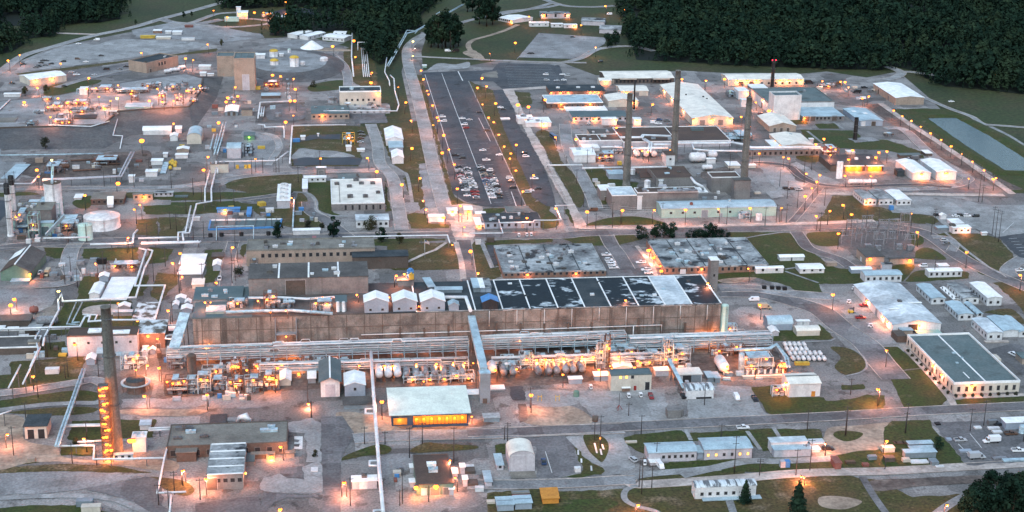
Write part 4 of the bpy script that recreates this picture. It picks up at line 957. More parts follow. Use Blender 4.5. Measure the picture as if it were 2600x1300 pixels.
sheet('lawn','lawn',4,[(1600,485),(1810,465),(1818,505),(1610,515)])
sheet('lawn','lawn',3,[(180,920),(740,890),(960,880),(1400,885),(1440,980),(1320,1000),(880,1090),(780,1040),(700,960),(260,980)])
sheet('lawn','lawn',3,[(0,1190),(760,1165),(960,1150),(1300,1150),(1500,1150),(1700,1100),(2030,1070),(2300,1080),(2300,1290),(-60,1290),(-40,1230)])
for P_ in ([(150,890),(200,990)],[(725,905),(850,1080)],[(965,865),(1030,965)]):strip('path','pale',5,P_,1.8,False)
sheet('bare_ground','dirt',3,[(1440,960),(1500,870),(1760,850),(2100,820),(2050,900),(1980,1060),(1700,1110),(1500,1120),(1400,1060)],True)
sheet('lawn','lawn',4,[(1530,930),(1600,900),(1800,920),(1760,975),(1650,1000),(1560,970)],True)
reg(1750,1050,3.0306)
sheet('lawn','lawn',3,[(1500,110),(1560,60),(1850,50),(1870,110),(2020,260),(2140,400),(2060,440),(1650,440),(1180,440),(1170,370),(1420,310),(1490,250)])
sheet('car_park','asphalt_mid',4,[(1860,75),(2600,40),(2800,50),(2800,370),(2140,400),(2030,270)])
line([(2070,240),(2180,350)],.3);line([(2160,160),(2250,270)],.3)
strip('dirt_track','pale',4,[(-60,480),(200,420),(450,370),(700,370),(1100,350)],5)
strip('path','gravel',5,[(300,650),(340,770)],3,False)
strip('road','asphalt_mid',5,[(1330,490),(1420,640),(1520,780)],3)
sheet('bare_ground','mud',4,[(1400,520),(1800,500),(2250,480),(2300,530),(1800,560),(1450,600)],True)
sheet('bare_ground','dirt',4,[(1000,650),(1150,640),(1330,680),(1200,740),(1020,720)],True)
strip('road','gravel',5,[(2200,600),(2080,660),(1980,720),(1900,780)],4)
# pond on the right with its banks
reg(2150,150,3.902)
_pond=[(800,590),(940,585),(1080,586),(1420,770),(1760,985),(2000,1120),(1990,1180),(1780,1112),(1575,1108),(1180,860)]
sheet('pond_water','water',5,_pond,fray=.2)
_pp=[G(*p).to_2d() for p in _pond];_c=sum(_pp,Vector((0,0)))/len(_pp);mb=MB();n=len(_pp)
for i in range(n):
    p=_pp[i];d=((_pp[i]-_pp[i-1]).normalized()+(_pp[(i+1) % n]-_pp[i]).normalized()).normalized();nn=Vector((d.y,-d.x))
    if (p+nn-_c).length<(p-_c).length:nn=-nn
    mb.v += [(*(p-nn*.3),.1),(*(p+nn*5),1.6),(*(p+nn*8),1.7),(*(p+nn*15),.04)]
for i in range(n):
    j=(i+1) % n
    for k in range(3):mb.f.append([i*4+k,j*4+k,j*4+k+1,i*4+k+1]);mb.m.append(0);mb.sm.append(True)
tag(mb.build('pond_bank','lawn'),None,None,kind='structure')
# raised tank farms: gravel covered mounds
def mound(prs,z,top,smooth=False):
    T=[G(*p[0],z) for p in prs];Bs=[G(*p[1],0) for p in prs];n=len(T);m=MB()
    m.add([tuple(v) for v in T]+[tuple(v) for v in Bs],[(i,(i+1) % n,n+(i+1) % n,n+i) for i in range(n)]);m.add([tuple(v) for v in T],[list(range(n))],1)
    tag(m.build('earth_mound',[top,'gravel']),None,None,kind='structure')
reg(0,0,1)
MZ=5.
mound([((-160,335),(-180,386)),((0,326),(0,379)),((130,322),(130,379)),((262,318),(265,378)),((300,284),(330,345)),((390,277),(400,338)),((480,272),(490,335)),((508,232),(550,250)),((515,200),(568,195)),((470,188),(470,181)),((300,212),(300,210)),((150,243),(150,241)),((-160,275),(-160,273))],MZ,'berm')
t=thing('berm_wall','dark low retaining wall along top of long grey berm','wall',G(-160,335,MZ));_bw=[G(x,y,MZ) for x,y in ((-160,335),(0,326),(130,322),(262,318),(300,284),(390,277),(480,272),(508,232),(515,200))]
for a_,b_ in zip(_bw,_bw[1:]):MB().beam(a_-_bw[0]+Vector((0,0,.4)),b_-_bw[0]+Vector((0,0,.4)),1.1).build('wall_segment','wall_brown',t)
reg(450,0)
mound([((1100+380*math.cos(a),610+110*math.sin(a)),(1150+520*math.cos(a),655+165*math.sin(a))) for a in [2*math.pi*i/40 for i in range(40)]],4.,'berm')
for k in range(3):
    f=1-.22*k;strip('gravel_ring','gravel',1,[(1100+380*f*math.cos(a)*.97,610+110*f*math.sin(a)*.97,4.05) for a in [2*math.pi*i/40 for i in range(41)]],2.2).location.z=4.05
# ================================================================== THE CANYON BUILDING
reg(0,0,1)
ZR=20.1
cFL,cFR,cBR=G(488,810,ZR),G(1829,768,ZR),G(1775,696,ZR)
cW=cFR.x-cFL.x;cD=cBR.y-(cFR.y);cy=(cFL.y+cFR.y)/2;cx=cFL.x
cD=max(34,min(48,cD))
canyon=thing('process_building','very long tan concrete process building with patchy black roof in the middle','building',(cx,cy,0))
MB().add([(0,0,0),(cW,0,0),(cW,cD,0),(0,cD,0),(0,0,ZR-.6),(cW,0,ZR-.6),(cW,cD,ZR-.6),(0,cD,ZR-.6)],[(0,1,5,4),(1,2,6,5),(2,3,7,6),(3,0,4,7)]).build('wall','canyon',canyon)
def fu(xn):return solve(lambda t:proj((cx+t,cy,ZR))[0],xn,-20,cW+30)
_sx=[fu(v) for v in (488,640,800,930,1058,1207,1276.5,1345.7,1416.6,1484.5,1551,1621.5,1689,1757,1829)]
_sx[-1]=cW
_rm=['roof_slate','roof_grey','roof_grey','roof_dark','roof_dark','roof_dark','roof_patch','roof_patch','roof_patch','roof_dark','roof_patch','roof_patch','roof_white_patch','roof_patch']
for i in range(len(_sx)-1):MB().box(_sx[i]+.02,_sx[i+1]-.02,0,cD,ZR-.6,ZR).build('roof_panel',_rm[i],canyon)
for i in range(4,len(_sx)):MB().box(_sx[i]-.3,_sx[i]+.3,-.1,cD+.1,ZR-.05,ZR+.35).build('roof_joint','roof_white',canyon)
MB().box(_sx[4],cW+.1,-.2,.15,ZR-.3,ZR+.15).build('roof_edge','roof_stain',canyon);MB().box(_sx[6],cW+.1,cD-.3,cD+.2,ZR-.4,ZR+.22).build('roof_edge','roof_white',canyon)
for i in range(30):   # wall joints
    x=cW*(i+.5)/30;MB().box(x-.15,x+.15,-.12,.05,0,ZR-.7).build('wall_joint','wall_brown',canyon)
for i in range(14):
    x=cW*(.36+.64*(i+.5)/14);MB().box(x-.5,x+.5,-.9,.05,0,12+random.uniform(-2,2)).build('buttress','wall_brown',canyon)
for z in (7.2,13.4):MB().box(0,cW,-.1,.05,z,z+.22).build('wall_ledge','wall_brown',canyon)
for xn in (706,1330):pass
for i in range(9):
    x=_sx[5]+(cW-_sx[5])*(i+.5)/9;MB().tube([(x,-.25,ZR-.5),(x,-.25,random.uniform(9,13))],.14,6).build('downpipe','pipe_white',canyon)
MB().tube([(cW*.31,-.7,9.6),(cW*.62,-.7,9.8),(cW*.885,-.7,10.2),(cW*.885,-.7,4)],.22,8).build('wall_pipe','pipe_white',canyon)
MB().tube([(cW*.83,-.8,10),(cW*.83,-.8,3.5)],.25,8).build('wall_pipe','pipe_white',canyon)
for i in range(10):MB().box(-1,1,-.7,.7,0,random.uniform(.4,1.)).build('roof_vent',random.choice(('galv','roof_dark','pipe_white')),canyon,(random.uniform(_sx[6],cW-3),random.uniform(6,cD-5),ZR))
for xn,yn in ((521,876),(735,868),(1850-30,840)):
    x=fu(xn);flood(canyon,(min(x,cW-1),-.6,5.5),1.2,.9)
for i in range(11):flood(canyon,(cW*(.03+.058*i),-.6,4.2),.6,.3)
# orange-lit recess with hood on the wall
xx=fu(725)
MB().box(xx-5,xx+5,-3.2,.05,11.5,12).box(xx-5,xx-4.6,-3.2,.05,0,19).box(xx+4.6,xx+5,-3.2,.05,0,19).box(xx-5,xx+5,-3.2,.05,5.5,6).build('stair_tower','wall_steel',canyon)
flood(canyon,(xx+2.5,-2.6,5.2),1.,.8);flood(canyon,(xx,-2.2,10.6),.8,.3)
# things standing on the canyon roof
reg(450,600)
def onroof(x,y):return G(x,y,ZR)
b2=B('annex_block','brown-grey upper block rising behind left half of the long roof',712,592,1895,165,148,'wall_grey','roof_grey',z0=ZR+.05,cat='building',over=.2,seams=('u',4,.8,'roof_white'),units=6,df=((.39,9.5,7.5,'wall_brown'),))
B('rear_block','low tan roofed building strip behind the brown-grey upper block',690,300,1960,90,105,'wall_tan','roof_tan',hm=9,units=14,cat='building',wf=(16,1.6,2,5,.1,.95),par=.6,parm='roof_tan')
B('rear_shed','narrow dark roofed strip between tan roof and upper block on the right',1740,330,2290,80,60,'wall_brown','roof_dark',hm=7,cat='building')
B('roof_shed','low slate roofed shed at far left of the long concrete building',165,655,640,22,125,'wall_steel','roof_slate',z0=ZR+.05,units=5,cat='shed')
B('roof_box','long white topped box on the roof edge, left end',290,772,470,22,60,'wall_cream','roof_stain',z0=ZR+.05,cat='box')
skid('orange lit brick-red equipment tower standing on the roof',862,720,990,150,35,11,'rust',z0=ZR+.05,lev=3,lampn=2,vm=('redbrown','rust','tank_white'))
skid('tangle of pipes and vessels on slate roof beside white box',500,720,700,70,40,12,z0=ZR+.05,lev=1,nv=4,lampn=1)
skid('pipe frame on dark roof right of the lit equipment tower',1000,720,1150,55,45,13,z0=ZR+.05,lev=1,nv=4)
skid('small vessels lit orange in front of upper block, right part',1320,745,1540,90,40,14,z0=ZR+.05,lev=1,nv=4,lampn=2,vm=('tank_white','galv'))
B('roof_hut','white and blue cube hut on dark roof between vessels',1442,742,1520,60,55,'wall_bluegrey','roof_white',z0=ZR+.05,cat='hut')
B('roof_cabin','steel blue cabin on roof just left of the three white sheds',1575,745,1678,90,65,'wall_steel','roof_slate',z0=ZR+.05,cat='cabin')
for i,x in enumerate((1593,1650)):vtank('white_cylinder','white upright cylinder before steel blue cabin, %s one' % ('left','right')[i],x,745,34,90,'tank_white','dome',z0=ZR+.05,ladder=False)
pipeline('grey walkway duct along the roof edge of the long building',[(480,752),(800,740),(1140,735),(1540,765)],ZR+1.5,.8,'galv',sup=0,name='roof_duct',cat='duct')
pipeline('pair of white pipes crossing roof before the upper block',[(700,610),(1000,605),(1290,620),(1560,600)],ZR+2.5,.35,'pipe_white',2,1.2,sup=0)
lamps('on the long roof, left half',[(275,655),(330,655),(535,655),(800,640),(925,755),(1075,735),(1440,605),(1525,615),(1780,580)],4,.95,power=.5,z0=ZR)
reg(900,600)
_sh=[(100,760,338,105,70,'left','wall_bluegrey','roof_white'),(383,748,620,95,75,'middle','wall_bluegrey','roof_white'),(660,742,897,92,78,'right','wall_bluegrey','roof_white')]
for x0,y0,x1,h,d,w_,wa,ro in _sh:B('roof_shed','%s of three white gabled sheds on the long roof' % w_,x0,y0,x1,h,d,wa,ro,'gv',z0=ZR+.05,rise=2.2,group='three sheds on the roof',wf=(2,1.,.9,1.),cat='shed')
B('roof_hut','small grey gabled hut right of the three white sheds',937,738,1033,55,35,'wall_bluegrey','roof_blue','gv',z0=ZR+.05,rise=1.2,cat='hut')
B('roof_hut','blue roofed dark hut on black roof beside first white joint',1268,728,1425,75,50,'wall_black','blue','gv',z0=ZR+.05,rise=1.6,cat='hut')
B('roof_duct_box','steel blue box duct, long arm, on dark roof above white sheds',800,560,1065,28,28,'wall_steel','roof_blue',z0=ZR+.05,cat='duct',rot=-3)
B('roof_duct_box','short pale blue duct bent upward on dark roof',735,520,800,15,90,'wall_steel','roof_blue',z0=ZR+.05,cat='duct',rot=8)
for i,(x0,x1,wa,ro,nm) in enumerate(((1182,1248,'wall_steel','roof_blue','blue-grey'),(1250,1300,'wall_bluegrey','roof_white','white'),(1303,1356,'wall_bluegrey','roof_stain','stained'))):
    B('container','%s container, %s of three behind the first black roof bay' % (nm,('left','middle','right')[i]),x0,556,x1,45,92,wa,ro,z0=ZR+.05,group='three containers on the roof')
pipeline('white square walkway on roof turning toward the wall',[(890,605),(1105,605),(1150,735)],ZR+1.,.9,'pipe_white',sup=0,name='walkway',cat='walkway')
B('roof_unit_house','grey plinth with blue block behind the sheds, lit yellow',430,500,590,60,40,'wall_grey','roof_grey',z0=ZR+.05,cat='plant room',units=((.8,.5,3,3,5,'blue'),(.85,.2,2.4,1.5,3.5,'yellow')))
lamps('on the long roof by the three sheds',[(345,605),(638,695)],2.5,.7,power=.3,z0=ZR)
lamps('glaring behind the upper block corner',[(415,390,2.2),(495,375,1.6)],6,1.2,power=.8,z0=ZR,head='bright roof lamp')
reg(1350,600)
lamps('on the patchy black roof',[(930,635),(1745,465,1.6)],2.2,1.,power=.6,z0=ZR,head='lit roof lamp')
B('stair_tower','grey tower with white cap behind right end of long roof',1760,560,1838,95,35,'wall_grey','roof_white',cat='tower',hm=18,df=((.5,1.2,2.2,'wall_brown'),),wf=(1,1,1.4,9))
vtank('silo','pale green silo at right end of the long building',1895,1030,75,340,'tank_green','dome')
# ------------------------------------------------------------------ the enclosed bridge and stair gallery
def gallery(label,a,b,wd=3.2,ht=3.,m='roof_blue',wm_='galv',name='covered_bridge',legs=2):
    a,b=Vector(a),Vector(b);d=b-a;t=thing(name,label,'bridge',(a.x,a.y,0));h=Vector((-d.y,d.x,0)).normalized()*wd/2;A=Vector((0,0,a.z));E=d+A;u=Vector((0,0,ht))
    MB().add([A-h,A+h,E+h,E-h,A-h+u,A+h+u,E+h+u,E-h+u],[(0,1,2,3),(0,4,5,1),(1,5,6,2),(2,6,7,3),(3,7,4,0)]).build('side',wm_,t)
    h2=h*1.12;v=Vector((0,0,.2));L=d.length;n=max(3,int(L/5))
    for i in range(n):
        p,q=A+d*(i/n)+u,A+d*((i+.985)/n)+u
        MB().add([p-h2,p+h2,q+h2,q-h2,p-h2+v,p+h2+v,q+h2+v,q-h2+v],[(4,7,6,5),(0,4,5,1),(1,5,6,2),(2,6,7,3),(3,7,4,0),(0,1,2,3)]).build('roof_panel',m,t)
    for i in range(legs):
        f=(i+.7)/(legs+.2);p=A+d*f
        q=MB()
        for s in (-1,1):q.beam(p+h*s,Vector(((p+h*s*1.2).x,(p+h*s*1.2).y,0)),.35)
        q.beam(p-h,p+h,.3);q.build('trestle','steel',t)
    return t
reg(800,880,3.066)
pa=Vector((cx+fu(1197),cy,14.5));pb=G(1312,210,12.5)
gallery('long pale blue covered bridge from concrete wall toward front shed',pa,pb,3.2,2.8,'roof_blue')
pc=G(1325,405,4.)
t=thing('bridge_tower','steel blue stair shaft at the front end of the covered bridge','tower',(pb.x-2,pb.y-4,0));MB().box(0,4.6,0,4,0,14).build('wall','wall_steel',t);MB().box(-.2,4.8,-.2,4.2,14,14.3).build('roof','galv',t);MB().box(1.3,3.3,-.08,.02,0,2.4).build('door','wall_brown',t)
B('link_shed','low white link shed joining stair shaft to pale roofed shed',1165,405,1290,30,35,'wall_steel','roof_white',cat='shed')
reg(0,600)
gallery('sloping pale blue stair gallery at left end of concrete building',G(1835,800,17.5),G(1720,1165,6.),4.5,2.,'galv',name='stair_gallery',legs=3)
# ------------------------------------------------------------------ the tall stack in front with its climbing lamps
reg(0,900,3.22)
st,SH,srr=stack('tall dark concrete chimney in left foreground with lamps up its side',950,812,781,2.9,1.95,'stack')
tw=thing('lattice_tower','narrow rusty lattice tower glowing with lamps before tall chimney','tower',(st.location.x-2.2,st.location.y-6.2,0))
q=MB();TH=33
for xx in (-1.9,1.9):
    for yy in (-1.3,1.3):q.beam((xx,yy,0),(xx,yy,TH),.26)
q.build('leg','rust',tw)
for k in range(11):
    z=3*k;q=MB()
    for yy in (-1.3,1.3):q.beam((-1.9,yy,z),(1.9,yy,z+3),.14);q.beam((1.9,yy,z),(-1.9,yy,z+3),.14);q.beam((-1.9,yy,z+3),(1.9,yy,z+3),.18)
    for xx in (-1.9,1.9):q.beam((xx,-1.3,z),(xx,1.3,z+3),.14);q.beam((xx,-1.3,z+3),(xx,1.3,z+3),.18)
    q.build('bracing','rust',tw);MB().box(-1.8,.4 if k % 2 else 1.8,-1.2,1.2,z+2.9,z+3).build('landing','steel',tw)
    for lx in ((-1.2,.1,1.3) if k in (0,1,10) else (-1.2,.2) if k % 2 else (-.2,1.1)):
        p_=put('lamp_bracket',lm('lbk',lambda:MB().box(-.3,.3,-.2,.4,.35,.45).mesh('lamp_bracket','steel')),tw,(lx+random.uniform(-.3,.3),-1.7,z+1.9+random.uniform(-.5,.5)));put('bulb',bulb_mesh(random.choice((.5,.62,.75))),p_)
        lightat(tw,(p_.location.x,-.6,p_.location.z),.22,ORANGE)
# ================================================================== BUILDINGS, upper left
reg(0,0)
B('storage_shed','long white gabled shed by grey lot, far left',300,852,660,60,45,'wall_cream','roof_white','gu',y1=805,rise=1.5,cat='shed',wl=((.15,1.3),(.6,1.2)),wls=())
b=B('tan_building','tan windowed building with black flat roof, upper left',1455,727,1770,92,28,'wall_tan','roof_dark',y1=650,par=1.,parm='wall_tan',wf=(3,1.6,2.6,4,.35,.62),cat='building',df=((.12,2,3,'wall_brown'),),units=3)
for i,(x,y,L) in enumerate(((1665,730,5.5),(1735,715,8),(1805,690,5.5))):htank('tank_trailer','white tank trailer, %s of three beside tan building' % ('left','middle','right')[i],x,y,L,1.5,'tank_white','x',group='tank trailers by tan building',rot=.35)
B('plant_hut','white box plant hut standing on raised tank farm, left',790,940,865,55,24,'wall_white','roof_white',z0=MZ,cat='hut',ds=((.5,1,2,'wall_steel'),))
for i,(x0,y0,x1,y1,h,d,wa,ro,la) in enumerate((
    (1392,382,1535,382,20,12,'yellow','yellow','long yellow box trailer beside far grey lot'),(1548,390,1690,390,18,12,'wall_cream','roof_cream','long cream box trailer right of yellow one'),
    (1640,336,1695,336,22,10,'wall_white','roof_white','small white container behind yellow trailer'),(1710,346,1800,346,26,16,'wall_white','roof_white','larger white container behind cream trailer'),
    (1520,332,1600,332,26,14,'wall_brick','roof_white','brown container with white roof behind yellow trailer'),(1832,275,1912,275,18,10,'redbrown','redbrown','rust red container in the far storage yard'),
    (40,962,200,962,28,12,'wall_white','roof_white','white trailer left edge below white gabled shed'))):
    B('container',la,x0,y0,x1,h,d,wa,ro,cat='trailer' if 'trailer' in la else 'container')
crate('flatbed_load','row of white stacked boats beside cream trailer',1800,402,12,4,2,'wall_white',cat='load')
lamps('along the far left road and grey lot',[(80,600,1.5),(195,545),(600,630),(880,775),(1400,525),(1840,580),(1915,595)],10,1.1)
lamps('in front of the long white gabled shed',[(370,870,1.4),(240,1015,1.3)],7,1.2)
lamps('on the lit left tank farm',[(575,975,1.3),(665,1020,1.4),(500,1160),(770,990),(1170,845),(1040,1080),(1095,1000),(1740,940,1.2),(1610,1010),(1720,1000),(860,880),(980,960),(1300,930),(1480,1000),(1560,880),(1850,900),(700,1110)],6.5,1.1,power=1.9,z0=MZ)
lamp(1160,975,9,1.3,'twin yellow-green floodlight mast on the tank farm',None,'bulb_yellow',.8,MZ,(1,.85,.4))
lamps('on the berm slope, far left',[(1720,1225,1.1)],9,1.)
cars('in the far left grey lot',[(425,607,'black'),(460,608,'black'),(408,628,'black'),(452,652,'grey'),(388,662,'black'),(355,674,'grey'),(510,638,'black'),(630,616,'black'),(770,590,'brown','suv'),(1005,557,'black'),(780,441,'white'),(850,620,'white'),(235,642,'black')])
cars('in the dark lot beside the tan building',[(760,748,'white','pickup'),(710,722,'silver'),(1055,692,'black','van'),(1190,692,'grey'),(935,748,'silver'),(1250,665,'black'),(640,860,'black','sedan'),(120,830,'black','sedan'),(960,402,'white','van')])
tree(250,950,7.5,'round olive tree below white gabled shed, left one','leaf_brown',group='olive trees by tank farm');tree(460,925,7,'round olive tree below white gabled shed, right one','leaf_brown',group='olive trees by tank farm')
for i,(x,y,h) in enumerate(((345 * 3.904,245,5),(1820,175,6),(1900,165,5))):tree(x,y,h,'small dark tree beside far road, %s one' % ('left','middle','right')[i],'leaf_dark',name='tree')
# tank farm equipment
for i,(x0,y0,x1,h,d,sd,la,vm,ln) in enumerate((
    (900,920,1120,50,30,21,'white domed vessels with lamps at back of tank farm',('tank_white',),2),(1140,930,1480,35,28,22,'low white vessels in a row on tank farm',('tank_white','wall_cream'),1),
    (1570,1045,1640,110,10,23,'orange lit steel tower frame on tank farm, left',('rust','tank_white'),2),(1740,1045,1820,110,12,24,'orange lit steel tower frame on tank farm, right',('tank_grey','rust'),2),
    (450,1110,620,70,30,25,'glaring lit frame and white tanks, left end of tank farm',('tank_white','wall_cream'),3),(640,1050,880,40,25,26,'low pipe frame lit orange on tank farm',('tank_white','rust'),3),
    (690,1125,940,35,30,27,'brown pump frame below the lit pipe frame',('rust','tank_grey'),1),(520,1240,720,45,20,28,'glowing valve station at lower left of tank farm',('tank_white','rust'),3),(1650,900,1780,50,20,29,'small frame behind twin steel towers of tank farm',('tank_white','tank_grey'),1),(1850,935,1950,60,15,30,'pale box frame right of twin steel towers',('tank_white',),2),
    (260,1250,370,45,15,31,'grey pump skid on left edge of tank farm',('tank_grey',),0),(1500,880,1600,50,20,32,'grey valve boxes behind the low white vessels',('tank_grey','tank_white'),0))):
    skid(la,x0,y0,x1,h,d,sd,'rust' if ln>1 else 'steel',vm,MZ,2,4,6,ln)
for i in range(12):
    x,y=((420,1000),(560,1180),(760,930),(960,1080),(1080,1150),(1300,1000),(1400,880),(1580,960),(1760,860),(1880,1010),(1960,900),(330,1130))[i]
    skid('small pump cluster on tank farm, %s in back to front order' % ordn(sorted((1000,1180,930,1080,1150,1001,880,960,860,1010,900,1130)).index((1000,1180,930,1080,1150,1001,880,960,860,1010,900,1130)[i])+1),x,y,x+random.choice((70,100,130)),random.choice((18,28,40)),14,200+i,random.choice(('steel','rust','galv')),('tank_white','tank_grey','rust'),MZ,1,3,6,1 if i % 3==0 else 0)
B('dark_shed','dark flat shed lying low in the tank farm middle',730,1210,950,40,30,'wall_brown','roof_dark',z0=MZ-2,cat='shed')
B('pale_platform','pale green platform under the twin steel towers',1240,1075,1500,12,40,'wall_teal','roof_blue',z0=MZ,cat='platform')
B('low_shed','yellow lit low shed, extreme left of tank farm',-30,1280,150,70,40,'wall_cream','roof_tan',cat='shed',wl=((.3,1.2),))
pipeline('white pipe climbing at the far left edge',[(-60,1140),(100,985)],6,.5)
reg(450,0)
B('tall_tower','narrow white tower in the lit far clearing',588,168,632,96,6,'wall_white','roof_white',cat='tower',wf=(1,1.5,2,20))
B('pump_house','lilac white block beside narrow tower in far clearing',600,190,700,62,22,'wall_lilac','roof_white',cat='building',wl=((.25,1.2),(.75,1.3)))
skid('lit pump station beside the lined pond in far clearing',830,172,960,35,12,33,'rust',lampn=2)
crate('equipment_box','green lit equipment boxes on oval lawn in far clearing',470,215,14,5,4,'tank_green',cat='equipment')
lamps('in the far clearing with the lined pond',[(1075,20),(765,125,1.6),(855,125),(900,140,1.4),(920,130),(680,160),(495,170,1.2),(1080,140),(360,105,.7)],9,1.15)
for i,(x0,y0,x1,y1,h,d,n_) in enumerate(((1185,385,1340,345,36,12,4),(1300,400,1470,358,36,12,4),(1440,398,1655,418,36,30,5),(1545,352,1668,354,15,28,2))):
    B('trailer','white office trailer, %s of four by the forest edge' % ordn(i+1),x0,y0,x1,h,d,'wall_white','roof_white','gu',y1=y1,rise=.6,wf=(n_,1.2,1,1.3),group='trailers by the forest edge')
t=thing('salt_pile','bright white salt pile with sandy foot','pile',G(1335,475));MB().lathe([(11,0),(8,1.8),(4.5,4.4),(1.6,6.4),(.02,7)],18).build('heap','roof_white',t)
lamps('beside the salt pile and trailers',[(1540,460,2.6),(1750,405,1.5),(1765,565,1.3)],9,1.35)
lamps('around the round tank mound and cross pipes',[(300,440),(80,582),(225,850,1.2),(1930,720)],9,1.1)
# big tan tower block
B('tower_block','tall tan concrete tower block in the tank farm',572,897,775,310,62,'wall_tan','roof_teal',cat='building',par=.8,parm='wall_tan',df=((.55,5.5,13,'wall_lilac'),),seams=('u',3,.25,'roof_grey'))
B('tower_wing','lower tan wing attached left of the tall tower block',400,760,570,195,42,'wall_tan','roof_teal',cat='building',par=.8,parm='wall_tan')
B('canopy','yellow canopy at the foot of tall tower block',720,892,820,12,25,'yellow','yellow',cat='canopy')
for i,(x,y,w,h,tm) in enumerate(((958,560,86,55,'yellow'),(1162,655,92,85,'yellow'),(963,640,86,40,'yellow'),(1242,642,52,25,'tank_white'),(1455,600,80,20,'tank_white'),(1112,520,34,30,'tank_green'))):
    vtank('tank_dome',['white riser with yellow dome at back of round mound','tall white riser with yellow dome, right on round mound','white riser with yellow dome, front left on round mound','small white dome right of the tall riser','white dome at right edge of round mound','small green riser at back of round mound'][i],x,y,w,h,'tank_white','dome',tm,4.)
for i,(x0,y0,x1,h,d,la) in enumerate(((785,582,870,35,18,'white box cabin on left of round mound'),(1012,560,1052,22,10,'small white cabin on back of round mound'),(735,560,790,20,14,'pale cabin beside white box cabin on mound'),(215,690,330,30,18,'white tank shed left of the tan tower wing'),(225,755,285,28,14,'small white shed below white tank shed'),(300,755,360,20,8,'small pale shed right of small white shed'))):
    B('cabin',la,x0,y0,x1,h,d,'wall_white','roof_white',z0=4 if i<3 else MZ)
skid('dark red pump building glowing with lamps right of tower block',860,870,1010,55,20,41,'rust',('redbrown','rust'),0,2,4,5,3)
skid('grey pipe risers between tower block and cooling mound',1085,980,1120,190,8,42,'steel',('tank_grey',),0,4,1,3,0)
B('low_hall','low white roofed hall in front of red pump building',835,978,1020,28,28,'wall_brown','roof_blue',cat='hall')
B('cube_shed','white roofed cube shed beside the grey berm',475,1148,603,38,62,'wall_steel','roof_white','gv',rise=1.,cat='shed',df=((.3,2.4,3,'wall_brown'),(.7,2.4,3,'wall_brown')))
B('grey_shed','grey block shed beside the white roofed cube shed',640,1150,745,60,20,'wall_tan','roof_grey',cat='shed')
lamps('around the tan tower block',[(945,745,1.3),(1025,755,1.2),(1155,780),(1170,885,1.1),(1120,1000,1.2),(1165,1000,1.2),(500,970,1.2),(600,955,1.3),(485,1010,1.1),(560,1010,1.1),(575,865),(1150,1145,.7),(1075,1215,1.2),(410,1220,1.1)],8,1.2)
skid('ring of lamps on a round valve pit by tower block',490,1010,600,35,18,43,'rust',('tank_white',),0,1,3,4,0)
B('white_hall','large off-white process hall with dark roof rim, upper middle',1612,1078,2022,165,48,'wall_cream','roof_dark',cat='building',par=.8,parm='roof_white',wf=(6,1.4,1.6,6,.1,.9),units=5,wl=((.93,1.5),),df=((.75,4,5,'wall_grey'),))
B('peach_building','low peach walled building with grey-blue roof, upper middle',1330,1185,1705,55,78,'wall_tan','roof_teal',cat='building',wf=(7,1.6,1.4,1.5),units=4,wl=(.3,))
B('roof_annex','grey flat annex between peach building and off-white hall',1600,1130,2110,35,62,'wall_lilac','roof_stain',cat='annex',units=9,wf=(8,1.6,2,1.))
vtank('tank','pale round tank left of off-white process hall',1540,1015,95,50,'tank_grey','flat')
t=thing('satellite_dish','white dish antenna on annex roof','antenna',G(1690,1060,9));MB().lathe([(2.6,1.6),(1.8,.7),(.6,.1),(.02,0)],14,c=(0,0,1.5)).build('dish','tank_white',t);MB().tube([(0,0,0),(0,0,1.6)],.3,6).build('mast','steel',t)
pipeline('white pipe looping round the brown lot below tower block',[(800,1170),(822,1015),(1110,1003),(1112,945)],4.5,.5,n=1)
pipeline('pink lit inner pipe beside brown lot',[(840,1150),(852,1060)],4,.4,n=2,gap=1.6)
pipeline('tall square pipe arch beside the forest cut',[(1790,500,.5),(1790,420,7),(1925,420,7),(1925,470,.5)],7,.4,sup=0)
pipeline('pale vertical running pipe left of the forest cut',[(1735,330),(1728,560),(1748,755)],2.5,.6)
pipeline('row of pink lit pipes leading to the forest cut',[(1850,470),(1875,760)],1.5,.35,n=4,gap=1.6)
lamps('beside the off-white process hall',[(1920,820,2.2)],9,1.4)
# ================================================================== upper middle, right of forest
reg(900,0)
B('office_block','white low building with dark windows at the forest edge',1425,205,1565,30,30,'wall_white','roof_white','gu',y1=234,rise=1.2,wf=(7,1.8,2,1.2),cat='building',wl=((.98,1.5),))
B('trailer','long white trailer below the forest edge building',1735,264,1928,38,10,'wall_white','roof_white',wf=(3,1.2,1,1.4))
lamps('near the forest edge buildings',[(1730,165,1.4),(1880,155,1.7),(1595,425,1.4)],9,1.3)
lamps('left edge of dark car park, far part',[(660,700,1.2),(685,785),(720,900,.7),(735,935),(775,1045),(820,1165,1.1),(835,1195,.8),(780,1240)],10,1.15,order='far')
lamps('on the verge left of access road',[(510,1015,.9),(560,1195,.9),(170,720,.8),(170,820,1.6),(435,865,.5)],9,1.1)
lamps('grass right of dark car park, far part',[(1265,775),(1220,870,.8),(1310,855),(1400,1025,1.1),(1270,1035,.4),(1330,1165),(1380,1210)],10,1.15,order='far')
lamps('beside the pink concrete road, far part',[(1620,1040,2.6),(1725,1060,1.6),(1890,990,1.2)],10,1.15)
lamp(580,410,8,1.2,'yellow lamp where the access road bends',None,'bulb_yellow',.9);lamp(600,480,4,.6,'small white lamp beside the road bend',None,'bulb_white',0);lamp(577,555,4,.8,'pale green lamp at narrow path start',None,'bulb_yellow',.2)
pipeline('double galvanised pipeline running along forest edge to the road',[(1075,45),(905,140),(700,255),(600,312),(515,330),(330,655)],5,.45,'galv',2,1.6,20)
